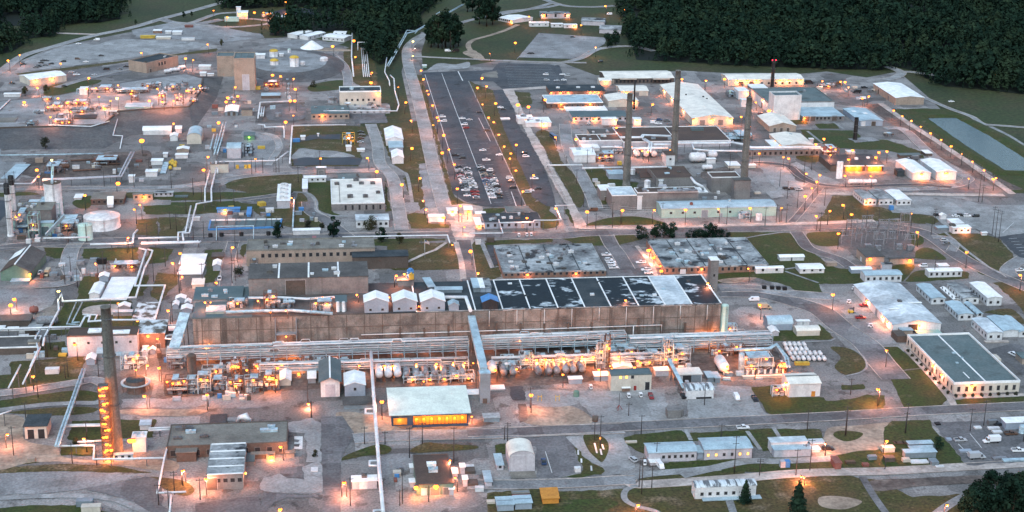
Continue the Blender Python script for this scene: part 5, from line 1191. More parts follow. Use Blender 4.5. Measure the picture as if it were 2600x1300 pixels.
pipeline('square expansion loop on the forest pipeline, far one',[(810,140),(850,115),(930,128),(900,145)],5.5,.4,'galv',sup=0)
pipeline('square expansion loop on the forest pipeline, near one',[(500,335),(520,300),(622,308),(600,330)],5.5,.4,'galv',sup=0)
pipeline('white pipeline dropping beside the off-white process hall',[(320,570,6),(300,715),(345,800,4),(350,850,1)],5,.45,'pipe_white',sup=0)
pipeline('bright white pipeline from hall front up to the forest',[(0 - 280,1100),(420,1100),(440,1040),(400,900),(392,780),(355,745)],4.5,.5,'pipe_white',1,1,14)
cars('in the far half of the dark car park',[(875,1165,'white'),(885,1208,'white'),(1240,1122,'black'),(1070,1182,'white'),(1140,1195,'silver'),(1090,1242,'white'),(1105,1275,'red','suv'),(1448,1072,'white'),(1475,1092,'black')])
cars('in the striped far car park',[(1895,745,'white'),(1905,800,'silver'),(2060,745,'white'),(2110,755,'silver'),(2075,800,'white'),(2005,805,'silver')])
cars('parked near the forest clump',[(925,512,'white','van'),(1000,518,'black','truck'),(1735,535,'black','sedan')])
B('utility_box','pale green utility box at top of dark car park',675,670,715,20,8,'wall_teal','roof_white',cat='box')
B('white_sign','white low sign wall in the striped lot strip',1455,1195,1540,12,14,'wall_white','roof_white',cat='sign')
B('guard_post','bright white guard office beside pink concrete road',1620,1232,1770,55,35,'wall_white','roof_white',cat='building',units=3,wl=(.5,))
B('guard_annex','white annex with roof boxes right of guard office',1700,1260,1950,40,55,'wall_white','roof_white',cat='building',units=4,wl=(.7,))
lamps('lighting a thin mast beside the striped lot',[(1340,530,.5)],7,.8)
reg(1350,0)
for i,(x0,x1,y) in enumerate(((195,310,272),(320,450,279))):B('trailer','white trailer on far lawn, %s' % ('second from the left','third with a lamp at its end')[i],x0,y,x1,32,10,'wall_white','roof_white',wl=((.85,1.3),) if i else (),wf=(2,1.2,1,1.4))
B('long_hut','pale long hut at the top with lamps on both ends',95,184,378,48,22,'wall_lilac','roof_stain',cat='hut',wf=(3,2,3,1.5),wl=((.08,1.5),(.93,1.5)))
B('far_building','grey gabled building beyond the concrete lot, left one',490,248,720,40,35,'wall_lilac','roof_stain','gu',rot=-14,rise=1.5,cat='building')
B('far_building','grey gabled building beyond the concrete lot, right one',670,330,885,40,42,'wall_lilac','roof_stain','gu',rot=-12,rise=1.5,cat='building')
lamps('on the far lawn near the trailers',[(730,60,1.2),(490,250,1.1),(635,470,1.2),(925,97,.5)],9,1.2)
cars('on the concrete lot at the top',[(405,372,'black','sedan'),(0,535,'black','sedan'),(680,618,'black','suv'),(770,148,'white','van')])
B('north_office','long cream roofed office with colonnade, top right',730,832,1408,52,72,'wall_brown','roof_cream','gu',rise=2.,cat='building',wf=(16,1.8,2.6,.8,.08,.98),df=((.1,3,3.5,'wall_tan'),))
for i,(x0,x1) in enumerate(((878,1042),(1205,1370))):B('roof_monitor','cream roof monitor on long cream office, %s one' % ('left','right')[i],x0,790,x1,12,12,'wall_cream','roof_cream',z0=4,cat='roof box')
B('small_porch','cream porch building at left end of long cream office',670,850,790,50,25,'wall_cream','roof_cream','gu',rise=1.2,cat='porch',wl=((.5,1.),))
B('brick_office','brick office with black roof and lamps under the eaves',180,948,725,42,60,'wall_brick','roof_dark',cat='building',wl=((.02,1.1),(.19,1.2),(.33,1.2),(.73,1.1),(.81,1.1),(.88,1.1)),units=((.18,.5,3,2,1.2,'pipe_white'),(.55,.5,3,2,1.2,'pipe_white'),(.82,.5,3,2,1.2,'pipe_white')),lp=.4)
B('blue_office','office with pale blue patchy roof in front of brick office',150,1075,705,52,78,'wall_brown','roof_blue',cat='building',par=.4,wf=(10,1.4,1.8,1.2,.03,.97),units=((.55,.8,4,2,1.6,'galv'),(.3,.35,3,2,1.2,'galv'),(.72,.5,3,2,1.,'galv')),wl=((.25,1.3),(.77,1.2)))
for i,(x0,x1) in enumerate(((345,525),(530,750))):B('white_trailer','white roofed trailer below pale blue roof, %s one' % ('left','right')[i],x0,1112,x1,14,46,'wall_white','roof_white',cat='trailer')
for i,(x0,x1) in enumerate(((408,575),(585,955))):B('green_roof_office','lilac office with dark green roof, %s one' % ('short left','long right')[i],x0,1206,x1,45,58,'wall_lilac','roof_slate',cat='building',wf=((3,1.6,1.4,1.4) if i==0 else (7,1.6,1.4,1.4)),wl=((.1,1.2),) if i else ((.05,1.2),))
B('white_shelter','white box shelter before the long dark green roof',697,1243,842,62,18,'wall_white','roof_white',cat='shelter',wl=((.95,1.2),))
B('white_gable','cream gabled store left of thin black mast',760,1062,1055,60,62,'wall_cream','roof_cream','gv',rise=1.6,cat='store',wl=((.85,1.2),))
B('cream_store','cream store behind the gabled store',880,952,1155,48,55,'wall_cream','roof_cream','gu',rise=1.5,cat='store',wl=((.2,1.3),),df=((.6,3,3,'wall_grey'),))
B('big_warehouse','huge cream roofed warehouse between the two tall stacks',1588,1243,1992,70,332,'wall_cream','roof_cream','gv',rise=2.4,cat='warehouse',wl=((.03,1.5),(.48,1.7),(.93,1.6)),df=((.25,4,4,'wall_grey'),(.7,4,4,'wall_grey')),wls=(.25,.6,.85),units=((.75,.55,1.4,1.4,1,'steel'),(.8,.5,1.2,1.2,.9,'steel'),(.35,.6,1,1,1,'black')),lp=.7)
lamps('in the yard beside the huge warehouse',[(1200,1035,1.),(840,1265,1.2),(1490,785,1.4),(1730,800,.6)],9,1.2)
cars('in the yard left of huge warehouse',[(1210,1225,'white','van'),(1255,1235,'white','pickup'),(1265,1195,'blue','suv'),(1340,1205,'grey','pickup'),(1300,900,'white','van')])
B('black_bin','lit white bins under pale stack near huge warehouse',1010,1245,1085,60,20,'wall_white','roof_white',cat='shed',wl=((.4,1.2),))
t=thing('radio_mast','thin black mast beside left tall stack','mast',G(1012,1090));MB().tube([(0,0,0),(0,0,24)],.8,8,r2=.6).build('shaft','black',t);MB().lathe([(1.3,0),(1.3,.5),(.02,.5)],10).build('foot','concrete',t)
# ================================================================== upper right
reg(1750,0)
B('north_store','cream long store with arches of lamp light, top right',385,852,1132,60,58,'wall_cream','roof_cream','gu',rise=1.5,cat='store',wl=((.12,1.3),(.24,1.3),(.37,1.3),(.68,1.3),(.79,1.3),(.96,1.4)),wf=(6,1.6,1.6,1.2,.4,.95),df=((.17,4,3.5,'wall_brown'),(.31,4,3.5,'wall_brown')),lp=.6)
bs,bh,br=stack('black stack with red aircraft lights near cream store',820,868,152,1.5,1.3,'black');
for s in (-1,1):put('warning_lamp',bulb_mesh(.5,'bulb_red'),bs,(s*1.5,-1,bh))
B('reactor_hall','large grey hall with dark sloping roof, upper right',772,1113,1432,95,142,'wall_white','roof_teal',cat='building',par=.7,parm='wall_grey',units=3,ds=((.3,3,4,'wall_brown'),),wls=(.25,))
B('hall_tower','plain grey windowless tower in front of the dark roofed hall',828,1192,1097,232,42,'wall_white','roof_slate',cat='tower',par=1.2,parm='wall_white',wl=())
B('front_office','pale blue roofed front block with porches',1125,1202,1535,45,108,'wall_grey','roof_blue',cat='building',wf=(7,1.6,1.8,1.2,.3,.95),df=((.1,4,4,'wall_brown'),(.24,4,4,'wall_brown'),(.76,4,4,'wall_brown')),wl=((.03,1.2),))
B('blue_shed','pale blue shed with skylights beyond the grey front block',1690,1250,1915,50,122,'wall_bluegrey','roof_blue','gv',rise=1.,cat='shed',df=((.15,3,3.5,'wall_white'),(.6,3.5,3.5,'wall_brown')),units=((.25,.7,3,4,.3,'roof_white'),(.6,.5,3,4,.3,'roof_white')))
B('white_annex','white block leaning on left side of dark roofed hall',485,985,585,80,38,'wall_white','roof_white',cat='annex',wl=((.9,1.),));B('white_lean_to','white lean-to below the white annex',515,1060,565,70,12,'wall_white','roof_white',cat='annex')
B('roof_house','white roof house on back of dark roofed hall',620,900,775,25,38,'wall_grey','roof_white',z0=6,cat='roof house')
skid('dark green machinery beside white annex',385,965,480,50,20,51,'steel',('tank_green','tank_grey'))
car(715,1140,'red','pickup',.3,'red pickup below the grey hall tower')
lamps('around the grey hall and cream store',[(350,785,1.2),(165,800,.6),(660,1015,1.2),(790,1100,2.2),(600,1255,1.3),(515,1158,.8),(1320,805,1.2),(1545,815,1.4),(1500,810,.8),(1780,955,1.),(1580,865,.6),(1715,975,.8)],7,1.2)
cars('on the yard behind the dark roofed hall',[(1190,830,'black','truck'),(1410,850,'grey','truck'),(1480,845,'brown','truck'),(1735,875,'black','pickup'),(1660,925,'black','truck'),(1800,915,'grey','van'),(1715,985,'white','van'),(390,1230,'black','sedan')])
skid('lit clutter of machines at far edge of yard',1290,870,1460,30,15,52,'steel',lampn=1)
reg(2150,150,3.902)
B('white_warehouse','tan walled warehouse with white roof by the pond',480,455,760,70,142,'wall_tan','roof_white','gv',rise=1.2,cat='warehouse',ds=((.3,3,4,'wall_grey'),(.75,3,4,'wall_brown')))
B('twin_store','left of two white stores inside the corner fence',648,1200,825,70,125,'wall_white','roof_white','gv',rise=1.3,cat='store',wl=((.5,1.7),(.42,1.)),ds=((.5,2,3,'wall_grey'),),group='two white stores');B('twin_store','right of two white stores inside the corner fence',890,1202,1080,82,120,'wall_white','roof_white','gv',rise=1.3,cat='store',wl=((.5,1.8),(.38,1.3)),group='two white stores')
lamps('along the corner fence beside the pond',[(465,510),(550,565,.4),(640,610),(735,670,.5),(830,735),(935,800,.45),(1035,865),(1140,940,.35),(1245,1015),(1360,1100,.45),(1450,1190,1.2),(1478,1178,.7)],8,1.15,power=.8)
lamps('inside the corner road bend',[(1210,1185,.7)],7,1.)
stack('slim black stack on a lawn square, right',80,800,300,1.5,1.4,'black')
skid('yellow lit wash pad frame beyond slim black stack',380,770,450,30,15,53,'steel',('wall_cream',),lampn=0)
cars('near the twin white stores',[(610,1000,'silver','pickup'),(660,1003,'grey','truck'),(1035,428,'white','sedan')])
B('low_store','low dark store between twin stores and lawn',525,985,735,30,20,'wall_brown','roof_teal',cat='store');B('white_cube','white cube shed beside the inner fence road',780,965,845,30,32,'wall_brown','roof_white',cat='shed')
def fence(label,pts,h=2.6,step=4,m='steel'):
    P=[G(*p) for p in pts];o=P[0];t=thing('wire_fence',label,'fence',o)
    post=lm(('fp',h),lambda:MB().box(-.06,.06,-.06,.06,0,h).mesh('post','steel'))
    for i in range(len(P)-1):
        d=P[i+1]-P[i];k=max(1,int(d.length/step))
        for j in range(k+1 if i==len(P)-2 else k):put('post',post,t,P[i]+d*(j/k)-o)
        q=MB()
        for z in (.1,h*.5,h-.05):q.beam(P[i]-o+Vector((0,0,z)),P[i+1]-o+Vector((0,0,z)),.06)
        q.build('rail',m,t)
fence('inner wire fence along pond side road',[(230,450),(700,760),(1110,1040),(1640,1290)]);fence('outer wire fence along pond side road',[(380,440),(900,790),(1250,1030),(1560,1250)])
# ================================================================== left middle: power house
reg(0,300)
stack('white boiler chimney with black top, front one, left edge',108,1168,466,1.75,1.55,'tank_white','black',.2);stack('white boiler chimney with black top, rear one, left edge',152,1100,446,1.75,1.55,'tank_white','black',.17)
vtank('silo','large white ribbed silo of the boiler house',545,985,172,350,'tank_white','flat','wall_brown')
pipeline('pale blue duct rising from top of white silo',[(515,640,24),(520,480,30),(528,475,30)],27,.8,'galv',sup=0,name='duct',cat='duct')
lamp(512,415,12,1.3,'yellow-green lamp above the white silo',None,'bulb_yellow',.3,24,(.9,1,.4))
for i,(x0,y0,x1,h,d,sd,la,ln) in enumerate(((130,1150,290,200,60,61,'front boiler steelwork left of ladder bay',1),(290,1195,390,230,40,62,'open ladder bay with green steel landings',1),(390,1010,600,160,70,63,'upper boiler ducts tangled before white silo',0),(160,930,420,60,60,64,'rear boiler roof steel behind chimneys',1),(545,1130,780,80,90,65,'conveyor steel between boiler house and white tank',1))):
    skid(la,x0,y0,x1,h,d,sd,'wall_teal' if i in (1,2) else 'steel',('tank_grey','galv','wall_teal'),0,3,5,9,ln,'boiler_steelwork','boiler house')
B('boiler_door_block','pale green block with big teal door in boiler house',388,1168,535,128,20,'wall_teal','roof_blue',cat='building',df=((.45,4,5.5,'roof_slate'),))
B('boiler_hall','brown-grey boiler hall body behind the steelwork',150,1100,520,180,80,'wall_grey','roof_tan',cat='building',units=8)
vtank('storage_tank','broad white storage tank beside the boiler house',1015,1075,358,108,'tank_white','cone')
vtank('storage_tank','pale green upright tank before broad white tank',852,1200,146,145,'tank_green','cone')
for i,x in enumerate((600,735)):vtank('small_tank','small grey tank under the pale pipe, %s one' % ('left','right')[i],x,1205,60,50,'tank_grey','dome')
gallery('sloping coal conveyor beside boiler house',G(450,1185,1),G(640,985,12),2.2,2,'galv','wall_steel','conveyor',2)
pipeline('pale pipe bridge before the boiler house',[(430,1190),(890,1180)],4,.5,'pipe_white',1);pipeline('white pipe from road to pipe junction, boiler side',[(895,1252),(1312,1242),(1325,1150),(1362,1108)],3.5,.6,'pipe_white',1)
pipeline('thick white pipe run above olive lots',[(1370,1192),(1780,1180)],3,.55,'pipe_white');pipeline('white pipe pair entering the junction from the right',[(1400,1240),(1960,1228),(1975,1220)],3.5,.6,'pipe_white',2,1.8)
pipeline('thin pipe along the top of the long berm',[(480,68),(900,82),(1082,32)],MZ+1,.4,'pipe_white');pipeline('thin pale pipe at foot of the berm',[(-50,368),(540,360),(1025,350)],2,.4,'galv')
pipeline('thin white pipe stepping down the berm slope',[(1165,10,5),(1120,170,3),(1215,175,3),(1190,300,1)],3,.35,'pipe_white',sup=0)
pipeline('pink lit pipe bridge around the trench yard',[(420,610),(800,595),(1190,575),(1260,440),(1315,335)],5,.5,'wall_lilac',2,2.2,10);pipeline('pink lit pipe stub bending upward by trench yard',[(-40,650),(310,650),(400,548)],5,.5,'wall_lilac')
B('office','brown office with flat grey-green roof near white tank',905,862,1228,55,68,'wall_brown','roof_tan',cat='building',wf=(6,1.6,1.6,1.2));B('tan_store','tan store beside mauve trailer',1320,815,1515,55,14,'wall_tan','roof_tan',cat='store',wl=((.55,1.1),),wf=(3,1.4,1.4,1.4))
B('trailer','mauve trailer right of the tan store',1530,782,1715,38,16,'wall_lilac','roof_stain',wf=(4,1,1,1.3));B('canopy','small white canopy on grass left of brown office',737,812,808,20,38,'wall_white','roof_white',cat='canopy')
B('slanted_shed','pale blue mono-pitch shed, left of trench yard',15,612,152,14,140,'wall_steel','roof_blue',cat='shed',rot=-6)
gallery('white louvred chute beside brown office',G(1095,885,1),G(1095,800,5),3.4,1.6,'roof_white','wall_white','chute',1)
B('fabric_shelter','white rounded fabric shelter on the berm side',1418,168,1695,42,30,'wall_white','roof_white','bu',rise=2.2,cat='shelter');B('white_hut','white hut right of rounded fabric shelter',1688,228,1760,50,25,'wall_white','roof_white','gv',rise=1,cat='hut');B('white_tent','white tank box above the small hut',1742,150,1800,45,20,'wall_white','roof_white','bu',rise=1.5,cat='shed')
for i,(x0,y0,x1,h,d,la,wa) in enumerate(((1500,466,1612,38,26,'pinkish white box beside the trench, rear one','wall_white'),(1445,582,1558,48,26,'pinkish white box beside the trench, front one','wall_white'),(1278,640,1335,62,16,'tall pink box by trench pipe corner','wall_white'),(1620,390,1660,35,14,'small white box above cable spools','wall_white'),(1755,350,1872,40,22,'tan gabled hut below quonset','wall_tan'),(1740,402,1860,35,18,'white hut below tan gabled hut','wall_white'))):
    B('hut',la,x0,y0,x1,h,d,wa,'roof_white','gv' if i==4 else 'f',rise=.9)
B('steel_deck','long grey steel deck section lying by white boxes',1592,556,1638,10,108,'wall_steel','galv',cat='deck')
for i,(x,y) in enumerate(((1690,470),(1715,480),(1735,500),(1740,470),(1690,520),(1710,455))):htank('cable_spool','yellow cable spool in heap by steel deck, %s one' % ordn(i+1),x,y,1.3,1.3,'yellow','x',group='cable spools',cat='spool')
crate('dark_slab','dark green flat slab beside mauve trailer',1732,790,8,3,.8,'roof_slate',cat='slab')
for i,(a,b_) in enumerate((((700,420),(920,410)),((940,455),(1190,450)),((720,520),(1000,505)))):pipeline('brown trench beam, %s from the top' % ordn(i+1),[a,b_],1.2,.6,'rust',sup=9,name='trench_beam',cat='beam')
skid('rusty machinery in the trench yard, left',440,560,640,80,50,66,'rust',('rust','tank_grey'),0,1,4,6,0);skid('rusty machinery in the trench yard, right',900,480,1160,60,50,67,'rust',('rust','tank_grey'),0,1,4,6,0)
crate('generator','tan generator block at left of trench yard',350,445,5,3,3,'wall_tan',cat='generator')
lamps('along the berm foot and boxes',[(1405,225,2.6)],9,1.5);lamps('around the trench yard',[(365,515,1.6),(380,580,1.6),(1170,648,3.2)],8,1.2);lamps('around the boiler house',[(840,765),(295,930,1.3),(155,980,1.3),(1330,905,1.1),(1385,860),(1270,1185,1.4)],9,1.2)
tree(452,300,8,'dark bush growing on the berm slope','shrub',4,name='bush',z0=1)
reg(450,300)
B('quonset','pale blue quonset hut beside pipe tower',97,258,240,70,72,'wall_cream','roof_blue','bv',rise=3,cat='hut');B('cream_block','cream tank block where pipelines meet',332,545,508,88,16,'wall_cream','roof_grey',cat='block',units=3)
B('lilac_block','lilac twin block plant with teal side',497,402,632,100,48,'wall_lilac','roof_blue','bu',rise=2,cat='building');B('green_shed','open shed lit by a green lamp',662,218,768,42,36,'wall_green','roof_teal',cat='shed');lamp(712,190,2.5,1.,'green lamp inside the open shed',None,'bulb_green',.03,0,(.4,1,.15))
skid('dark scaffold machine below the green lit shed',665,385,750,100,30,68,'wall_black',('wall_black',),0,3,1,2,0)
crate('excavator_load','yellow loader on the gravel loop',798,308,5,2.4,1.8,'yellow',cat='machine')
for i,x in enumerate((597,680,715)):vtank('yellow_drum','yellow drum below white pipe, %s of three' % ('left','middle','right')[i],x,500-i*2,32,34,'yellow','cone',ladder=False,group='yellow drums')
for i,(x0,y0,x1,h,d,la) in enumerate(((1225,220,1268,35,14,'small white hut by lined basin'),(1675,330,1725,45,18,'white hut below orange frame'),(1785,336,1857,22,14,'white low box below dark cars'),(1390,185,1405,28,6,'tiny white post box in lined basin'))):B('hut',la,x0,y0,x1,h,d,'wall_white','roof_white')
skid('orange lit scaffold frame by lined basin',1640,262,1760,100,18,69,'yellow',('yellow',),0,2,2,3,0)
crate('blue_box','blue box left of lined basin',1145,240,5,3,2.2,'blue',cat='box')
cars('beside the white hut and the grey road',[(1820,145,'black','sedan'),(1832,172,'grey','sedan'),(1822,205,'brown','sedan'),(1818,245,'silver','sedan')],order='far')
B('trailer','long white trailer left of white roofed block',1258,638,1475,45,20,'wall_white','roof_white',wf=(4,1,1,1.3));B('trailer','narrow white trailer end-on below long white trailer',1243,736,1290,35,98,'wall_lilac','roof_white');B('open_shelter','white framed open shelter above long white trailer',1383,568,1475,75,12,'wall_grey','roof_white',cat='shelter',df=((.5,3.5,3.5,'wall_grey'),))
ct=B('cooling_tower','long white cooling tower with four roof fans',992,897,1118,75,165,'wall_lilac','roof_white',cat='cooling tower',wls=(.25,))
for i in range(4):
    q=MB().lathe([(2.6,0),(2.3,.9),(2.5,1.5),(2.2,1.5),(2.1,.4)],18).build('fan_ring','wall_white',ct.o,(ct.W*.5,ct.D*(i+.5)/4,ct.H+.2))
    m_=MB();
    for k in range(4):
        a=k*math.pi/2;m_.add([(.2*math.cos(a),.2*math.sin(a),.9),(2*math.cos(a+.12),2*math.sin(a+.12),.95),(2*math.cos(a-.12),2*math.sin(a-.12),.75)],[(0,1,2)])
    m_.build('fan_blade','steel',q)
crate('yellow_skip','yellow skip on grass left of cooling tower',825,880,4,4,2.2,'yellow',30,cat='skip');crate('blue_bin','small blue bin right of cooling tower',1205,922,3,2,2,'blue',cat='bin')
B('blue_plant','blue steel plant box above the blue framed basin',395,938,620,35,16,'blue','blue',cat='plant',wl=((.35,1.),));B('blue_chute','blue upright chute box right of blue plant box',690,978,728,20,75,'blue','blue',cat='plant')
p0,p1,p2,p3=G(312,1112),G(1012,1087),G(1036,1010),G(332,1022);o=p0;t=thing('settling_basin','long basin with bright blue steel rim','basin',o)
def rim(a,b_,m_,nm='rim'):
    d=(b_-a);MB().beam(a-o+Vector((0,0,.5)),b_-o+Vector((0,0,.5)),.95).build(nm,m_,t)
rim(p0,p1,'blue');rim(p1,p2,'blue');rim(p2,p3,'roof_white');rim(p3,p0,'blue');MB().add([p-o+Vector((0,0,.35)) for p in (p0,p1,p2,p3)],[(0,1,2,3)]).build('basin_floor','roof_slate',t)
for i in range(7):
    f=(i+.5)/7;MB().beam(p0.lerp(p1,f)-o+Vector((0,0,1.4)),p3.lerp(p2,f)-o+Vector((0,0,1.4)),.3).build('divider','steel',t)
pipeline('square grey pipe frame over blue rimmed basin',[(388,1210,1),(390,1075,7),(757,1068,7),(757,1200,1)],6,.3,'galv',sup=0)
for i,x in enumerate((330,440,637,905)):vtank('black_tank','squat black tank before blue rimmed basin, %s from the left' % ordn(i+1),x,1180-i*6,42,36,'black','cone',ladder=False,group='black tanks')
B('trailer','long white box trailer by the cross road',1150,1162,1416,45,20,'wall_white','roof_white');car(1360,1225,'red','truck',math.pi/2,'red and white truck driving on the cross road')
white_block=B('flat_office','white flat roofed office with dark roof fans',1530,922,2058,72,238,'wall_grey','roof_cream',cat='building',par=.5,wf=(6,1.2,3.,.6,.2,.98),units=((.12,.8,3,3,1.6,'steel'),(.5,.95,3.4,3,2,'steel'),(.36,.68,3,3,1.6,'steel'),(.36,.25,3.4,3.4,2,'steel'),(.65,.25,3,3,1.8,'steel'),(.6,.8,3,2.6,1.6,'steel'),(.82,.8,3,3,1.6,'steel'),(.9,.4,2.6,2.6,1.6,'steel')))
MB().beam((white_block.W*.16,white_block.D*.05,white_block.H+.3),(white_block.W*.16,white_block.D*.75,white_block.H+.3),.3).build('roof_pipe','steel',white_block.o)
B('rear_annex','grey roofed annex behind white flat office',1598,650,1920,30,65,'wall_grey','roof_teal',cat='annex',wl=((.75,1.2),),units=3)
B('low_office','white low office with rusty roof hidden by round tree',1775,1088,2098,72,58,'wall_white','roof_white_patch',cat='building',wf=(6,1.4,1.4,1.6))
pipeline('white pipeline from cream block to right bend',[(400,545,1),(402,450,5),(425,432),(980,420),(1100,330)],5,.5,'pipe_white',1,1,16);pipeline('white pipe down from cream block, right leg',[(390,490),(337,700),(340,825),(190,850),(176,912)],5,.5,'pipe_white',1,1,13);pipeline('white pipe down from cream block, left leg',[(322,520),(275,700),(275,830)],5,.45,'pipe_white',1,1,13)
pipeline('pink lit double pipe stepping to the junction',[(160,870),(100,1132),(30,1138),(35,1210)],5,.5,'pipe_white',2,3,11);pipeline('bright white pipeline skirting the lined basins',[(1672,65),(1140,75),(1115,445)],4.5,.5,'pipe_white',1,1,14);pipeline('short stepped pipe left of the lined basins',[(800,62),(865,66),(870,90),(1060,84),(1060,190)],4,.45,'pipe_white')
pipeline('dark pipe rack rising past the quonset',[(380,160),(345,305)],6,.5,'galv',2,2.5,8);pipeline('dark pipe rack right of the quonset rack',[(470,40),(430,190),(380,360)],6,.5,'galv',2,2,9)
pipeline('vertical grey pipe left of curved path',[(1160,790),(1145,1085)],2,.5,'galv')
B('rack_plinth','white signboard box below the pipe steps',148,1018,222,32,6,'wall_white','roof_white',cat='signboard')
lamps('along pipelines and gravel loop',[(410,45,1.3),(305,385,1.4),(262,515,1.4),(775,405,.9),(1075,40,1.4),(1420,400,1.2),(1885,395,1.2),(475,910,.9)],9,1.2);lamp(1705,170,6,1.3,'orange lamp on the scaffold frame by lined basin',power=1.2)
# ================================================================== middle: gate and car park
reg(900,300)
B('meeting_hall','white gabled hall at top of three white buildings',315,275,483,62,108,'wall_white','roof_white','gv',rise=2.2,cat='hall');B('link_building','flat pale link building in middle of three',346,338,482,45,62,'wall_bluegrey','roof_blue',cat='building');B('meeting_hall','smaller white gabled hall at bottom of three',376,454,487,60,68,'wall_white','roof_white','gv',rise=1.6,cat='hall')
lamps('left edge of dark car park, near part',[(885,170),(935,310,1.1),(870,345,1.2),(990,460,1.2),(1020,700,2.8),(1050,870,1.3)],10,1.25,order='far')
lamps('on the verges left of access road, near part',[(570,300,1.2),(222,530,2.4),(470,660,1.5),(650,595,1.1),(680,820,1.1),(710,905,1.6)],9,1.25)
lamps('grass right of dark car park, near part',[(1430,165,1.3),(1485,280,1.4),(1550,350,.9),(1540,400,1.2),(1600,520,1.4),(1605,265,1.2),(1775,565,1.2),(1670,725,1.3)],10,1.2,order='far')
lamps('at the gatehouse entrance',[(885,985,1.6),(1135,930,1.6),(1090,1080,1.),(1050,955,.6)],5,1.2,power=.55);lamps('over the black roofed guard building',[(1710,990,1.5)],9,1.4)
def carrow(place,xs,y0,y1,sl,step=13.5):
    L=[];y=y0
    while y<y1:
        if random.random()<.8:L.append((xs+(y-y0)*sl+random.uniform(-5,5),y,random.choices(('white','silver','grey','black','red','blue','tan'),(24,20,19,23,7,5,2))[0],random.choice(('sedan','sedan','suv','pickup'))))
        y += step
    cars(place,L,0,'cars in the dark car park','far')
carrow('in first row of dark car park',1036,520,790,.33);carrow('in second row of dark car park',1116,508,812,.33);carrow('in third row of dark car park',1252,486,800,.38);carrow('in fourth row of dark car park',1338,512,800,.37)
cars('loosely parked in dark car park',[(1000,377,'black','pickup'),(1068,403,'black','suv'),(1030,491,'black','sedan'),(1272,326,'white','sedan'),(1308,424,'white','pickup'),(1318,132,'brown','suv')],order='far')
cars('along the right rim of the dark car park',[(1435,372,'white'),(1538,602,'white'),(1555,637,'black'),(1570,698,'black','suv')],order='far');cars('in the narrow lot right of the grass strip',[(1700,388,'white','suv'),(1680,357,'black'),(1782,608,'white','pickup'),(1745,728,'white'),(1720,742,'silver'),(1820,708,'black')],order='far')
cars('waiting on the cross road before the guard building',[(1630,1176,'white','cart'),(1708,1172,'white','cart'),(1752,1170,'white','cart')],math.pi/2)
B('gate_booth','brightly lit white gate canopy left of the entrance',920,955,1020,38,28,'wall_white','roof_white',cat='gatehouse',lp=.3,wl=((.5,1.6),));B('gate_hut','glowing arched guard hut at the entrance',1088,965,1166,55,30,'wall_cream','roof_white','bu',rise=1.5,cat='hut',lp=.3,wl=((.5,2.),));B('gate_wall_building','low lit white entry building beside concrete plaza',738,1032,890,55,22,'wall_white','roof_white',cat='building',lp=.3,wl=((.9,1.4),))
B('guard_building','guard building with black roof and blue-grey walls',1290,1098,1842,68,82,'wall_bluegrey','roof_dark',cat='building',wf=(8,1.4,1.6,1.3),units=10,df=((.68,1.6,2.4,'wall_tan'),));B('guard_building','grey-blue roofed block behind black roofed guard building',1512,958,1742,28,52,'wall_white','roof_teal',cat='building')
for i,(x0,y0,x1,h,d) in enumerate(((1202,975,1300,10,22),(1205,1085,1262,12,70),(1272,1082,1342,12,14))):B('canopy',('white canopy at back of entrance lane','lit white canopy beside entrance lane','white canopy tip before guard building')[i],x0,y0,x1,h+14,d,'wall_cream','roof_white',cat='canopy',wl=((.5,1.),) if i==1 else ())
pipeline('white overhead pipe zigzag over guard building',[(1430,1005,6),(1437,1036),(1770,1030),(1782,1012),(1960,1012),(2050,1005),(1990,868),(2180,860)],6,.35,'pipe_white',sup=16);pipeline('white overhead pipe dropping to the cross road',[(1437,1036),(1472,1140),(1140,1142)],6,.35,'pipe_white',sup=16);pipeline('long white pipe above left half of the cross road',[(-120,1178),(400,1168),(922,1160),(945,1235)],5.5,.4,'pipe_white',sup=15)
crate('sign_box','dark kiosk box on lawn near entrance road',1318,1235,4,2.4,2.6,'wall_brown',cat='kiosk');crate('white_board','tilted white board beside entrance road',1200,1255,3,.6,3,'wall_white',cat='board')
# ================================================================== right of the pink road: brown roofs and stacks
reg(1350,300)
for nm,xb,yb,yt,r0 in (('left',938,668,238,2.5),('middle',1408,420,180,2.5)):stack('tall grey concrete stack, %s of three' % nm,xb,yb,yt,r0,1.75,'stack')
reg(1750,300);stack('tall grey concrete stack, right of three',535,745,248,2.5,1.75,'stack');reg(1350,300)
B('brown_hall','large hall with brown gravel roof behind stacks',905,295,1972,55,145,'wall_lilac','roof_brown',cat='building',par=.5,parm='roof_white',units=((.78,.75,9,4,2,'roof_slate'),(.3,.2,3,2,1.5,'galv'),(.45,.15,3,2,1.6,'galv')),seams=('u',2,.5,'roof_white'))
B('brown_hall_west','brown roofed wing left of the large brown hall',470,292,895,65,62,'wall_lilac','roof_brown',cat='building',par=.4,units=6,seams=('u',2,.5,'roof_white'));B('dark_roof_wing','dark roofed wing behind brown wing',590,215,885,45,60,'wall_cream','roof_grey',cat='building',units=4)
B('white_store','white gabled store beside orange glow',420,442,632,72,75,'wall_white','roof_white','gu',rise=1.2,cat='store',units=((.3,.5,3,2,1.5,'roof_blue'),));B('white_block','small white block behind white gabled store',512,330,672,30,48,'wall_white','roof_white',cat='block')
skid('fiercely orange lit furnace frame beside white store',640,440,815,85,30,71,'rust',('rust','tank_white'),0,2,4,6,3);skid('pipe frame on left stack foot',820,360,905,60,25,72)
for i,x in enumerate((1045,1135,1212)):htank('pink_tank','pinkish domed tank under pipes, %s of three' % ('left','middle','right')[i],x,392,5,2.1,'tank_white','y',group='pinkish tanks')
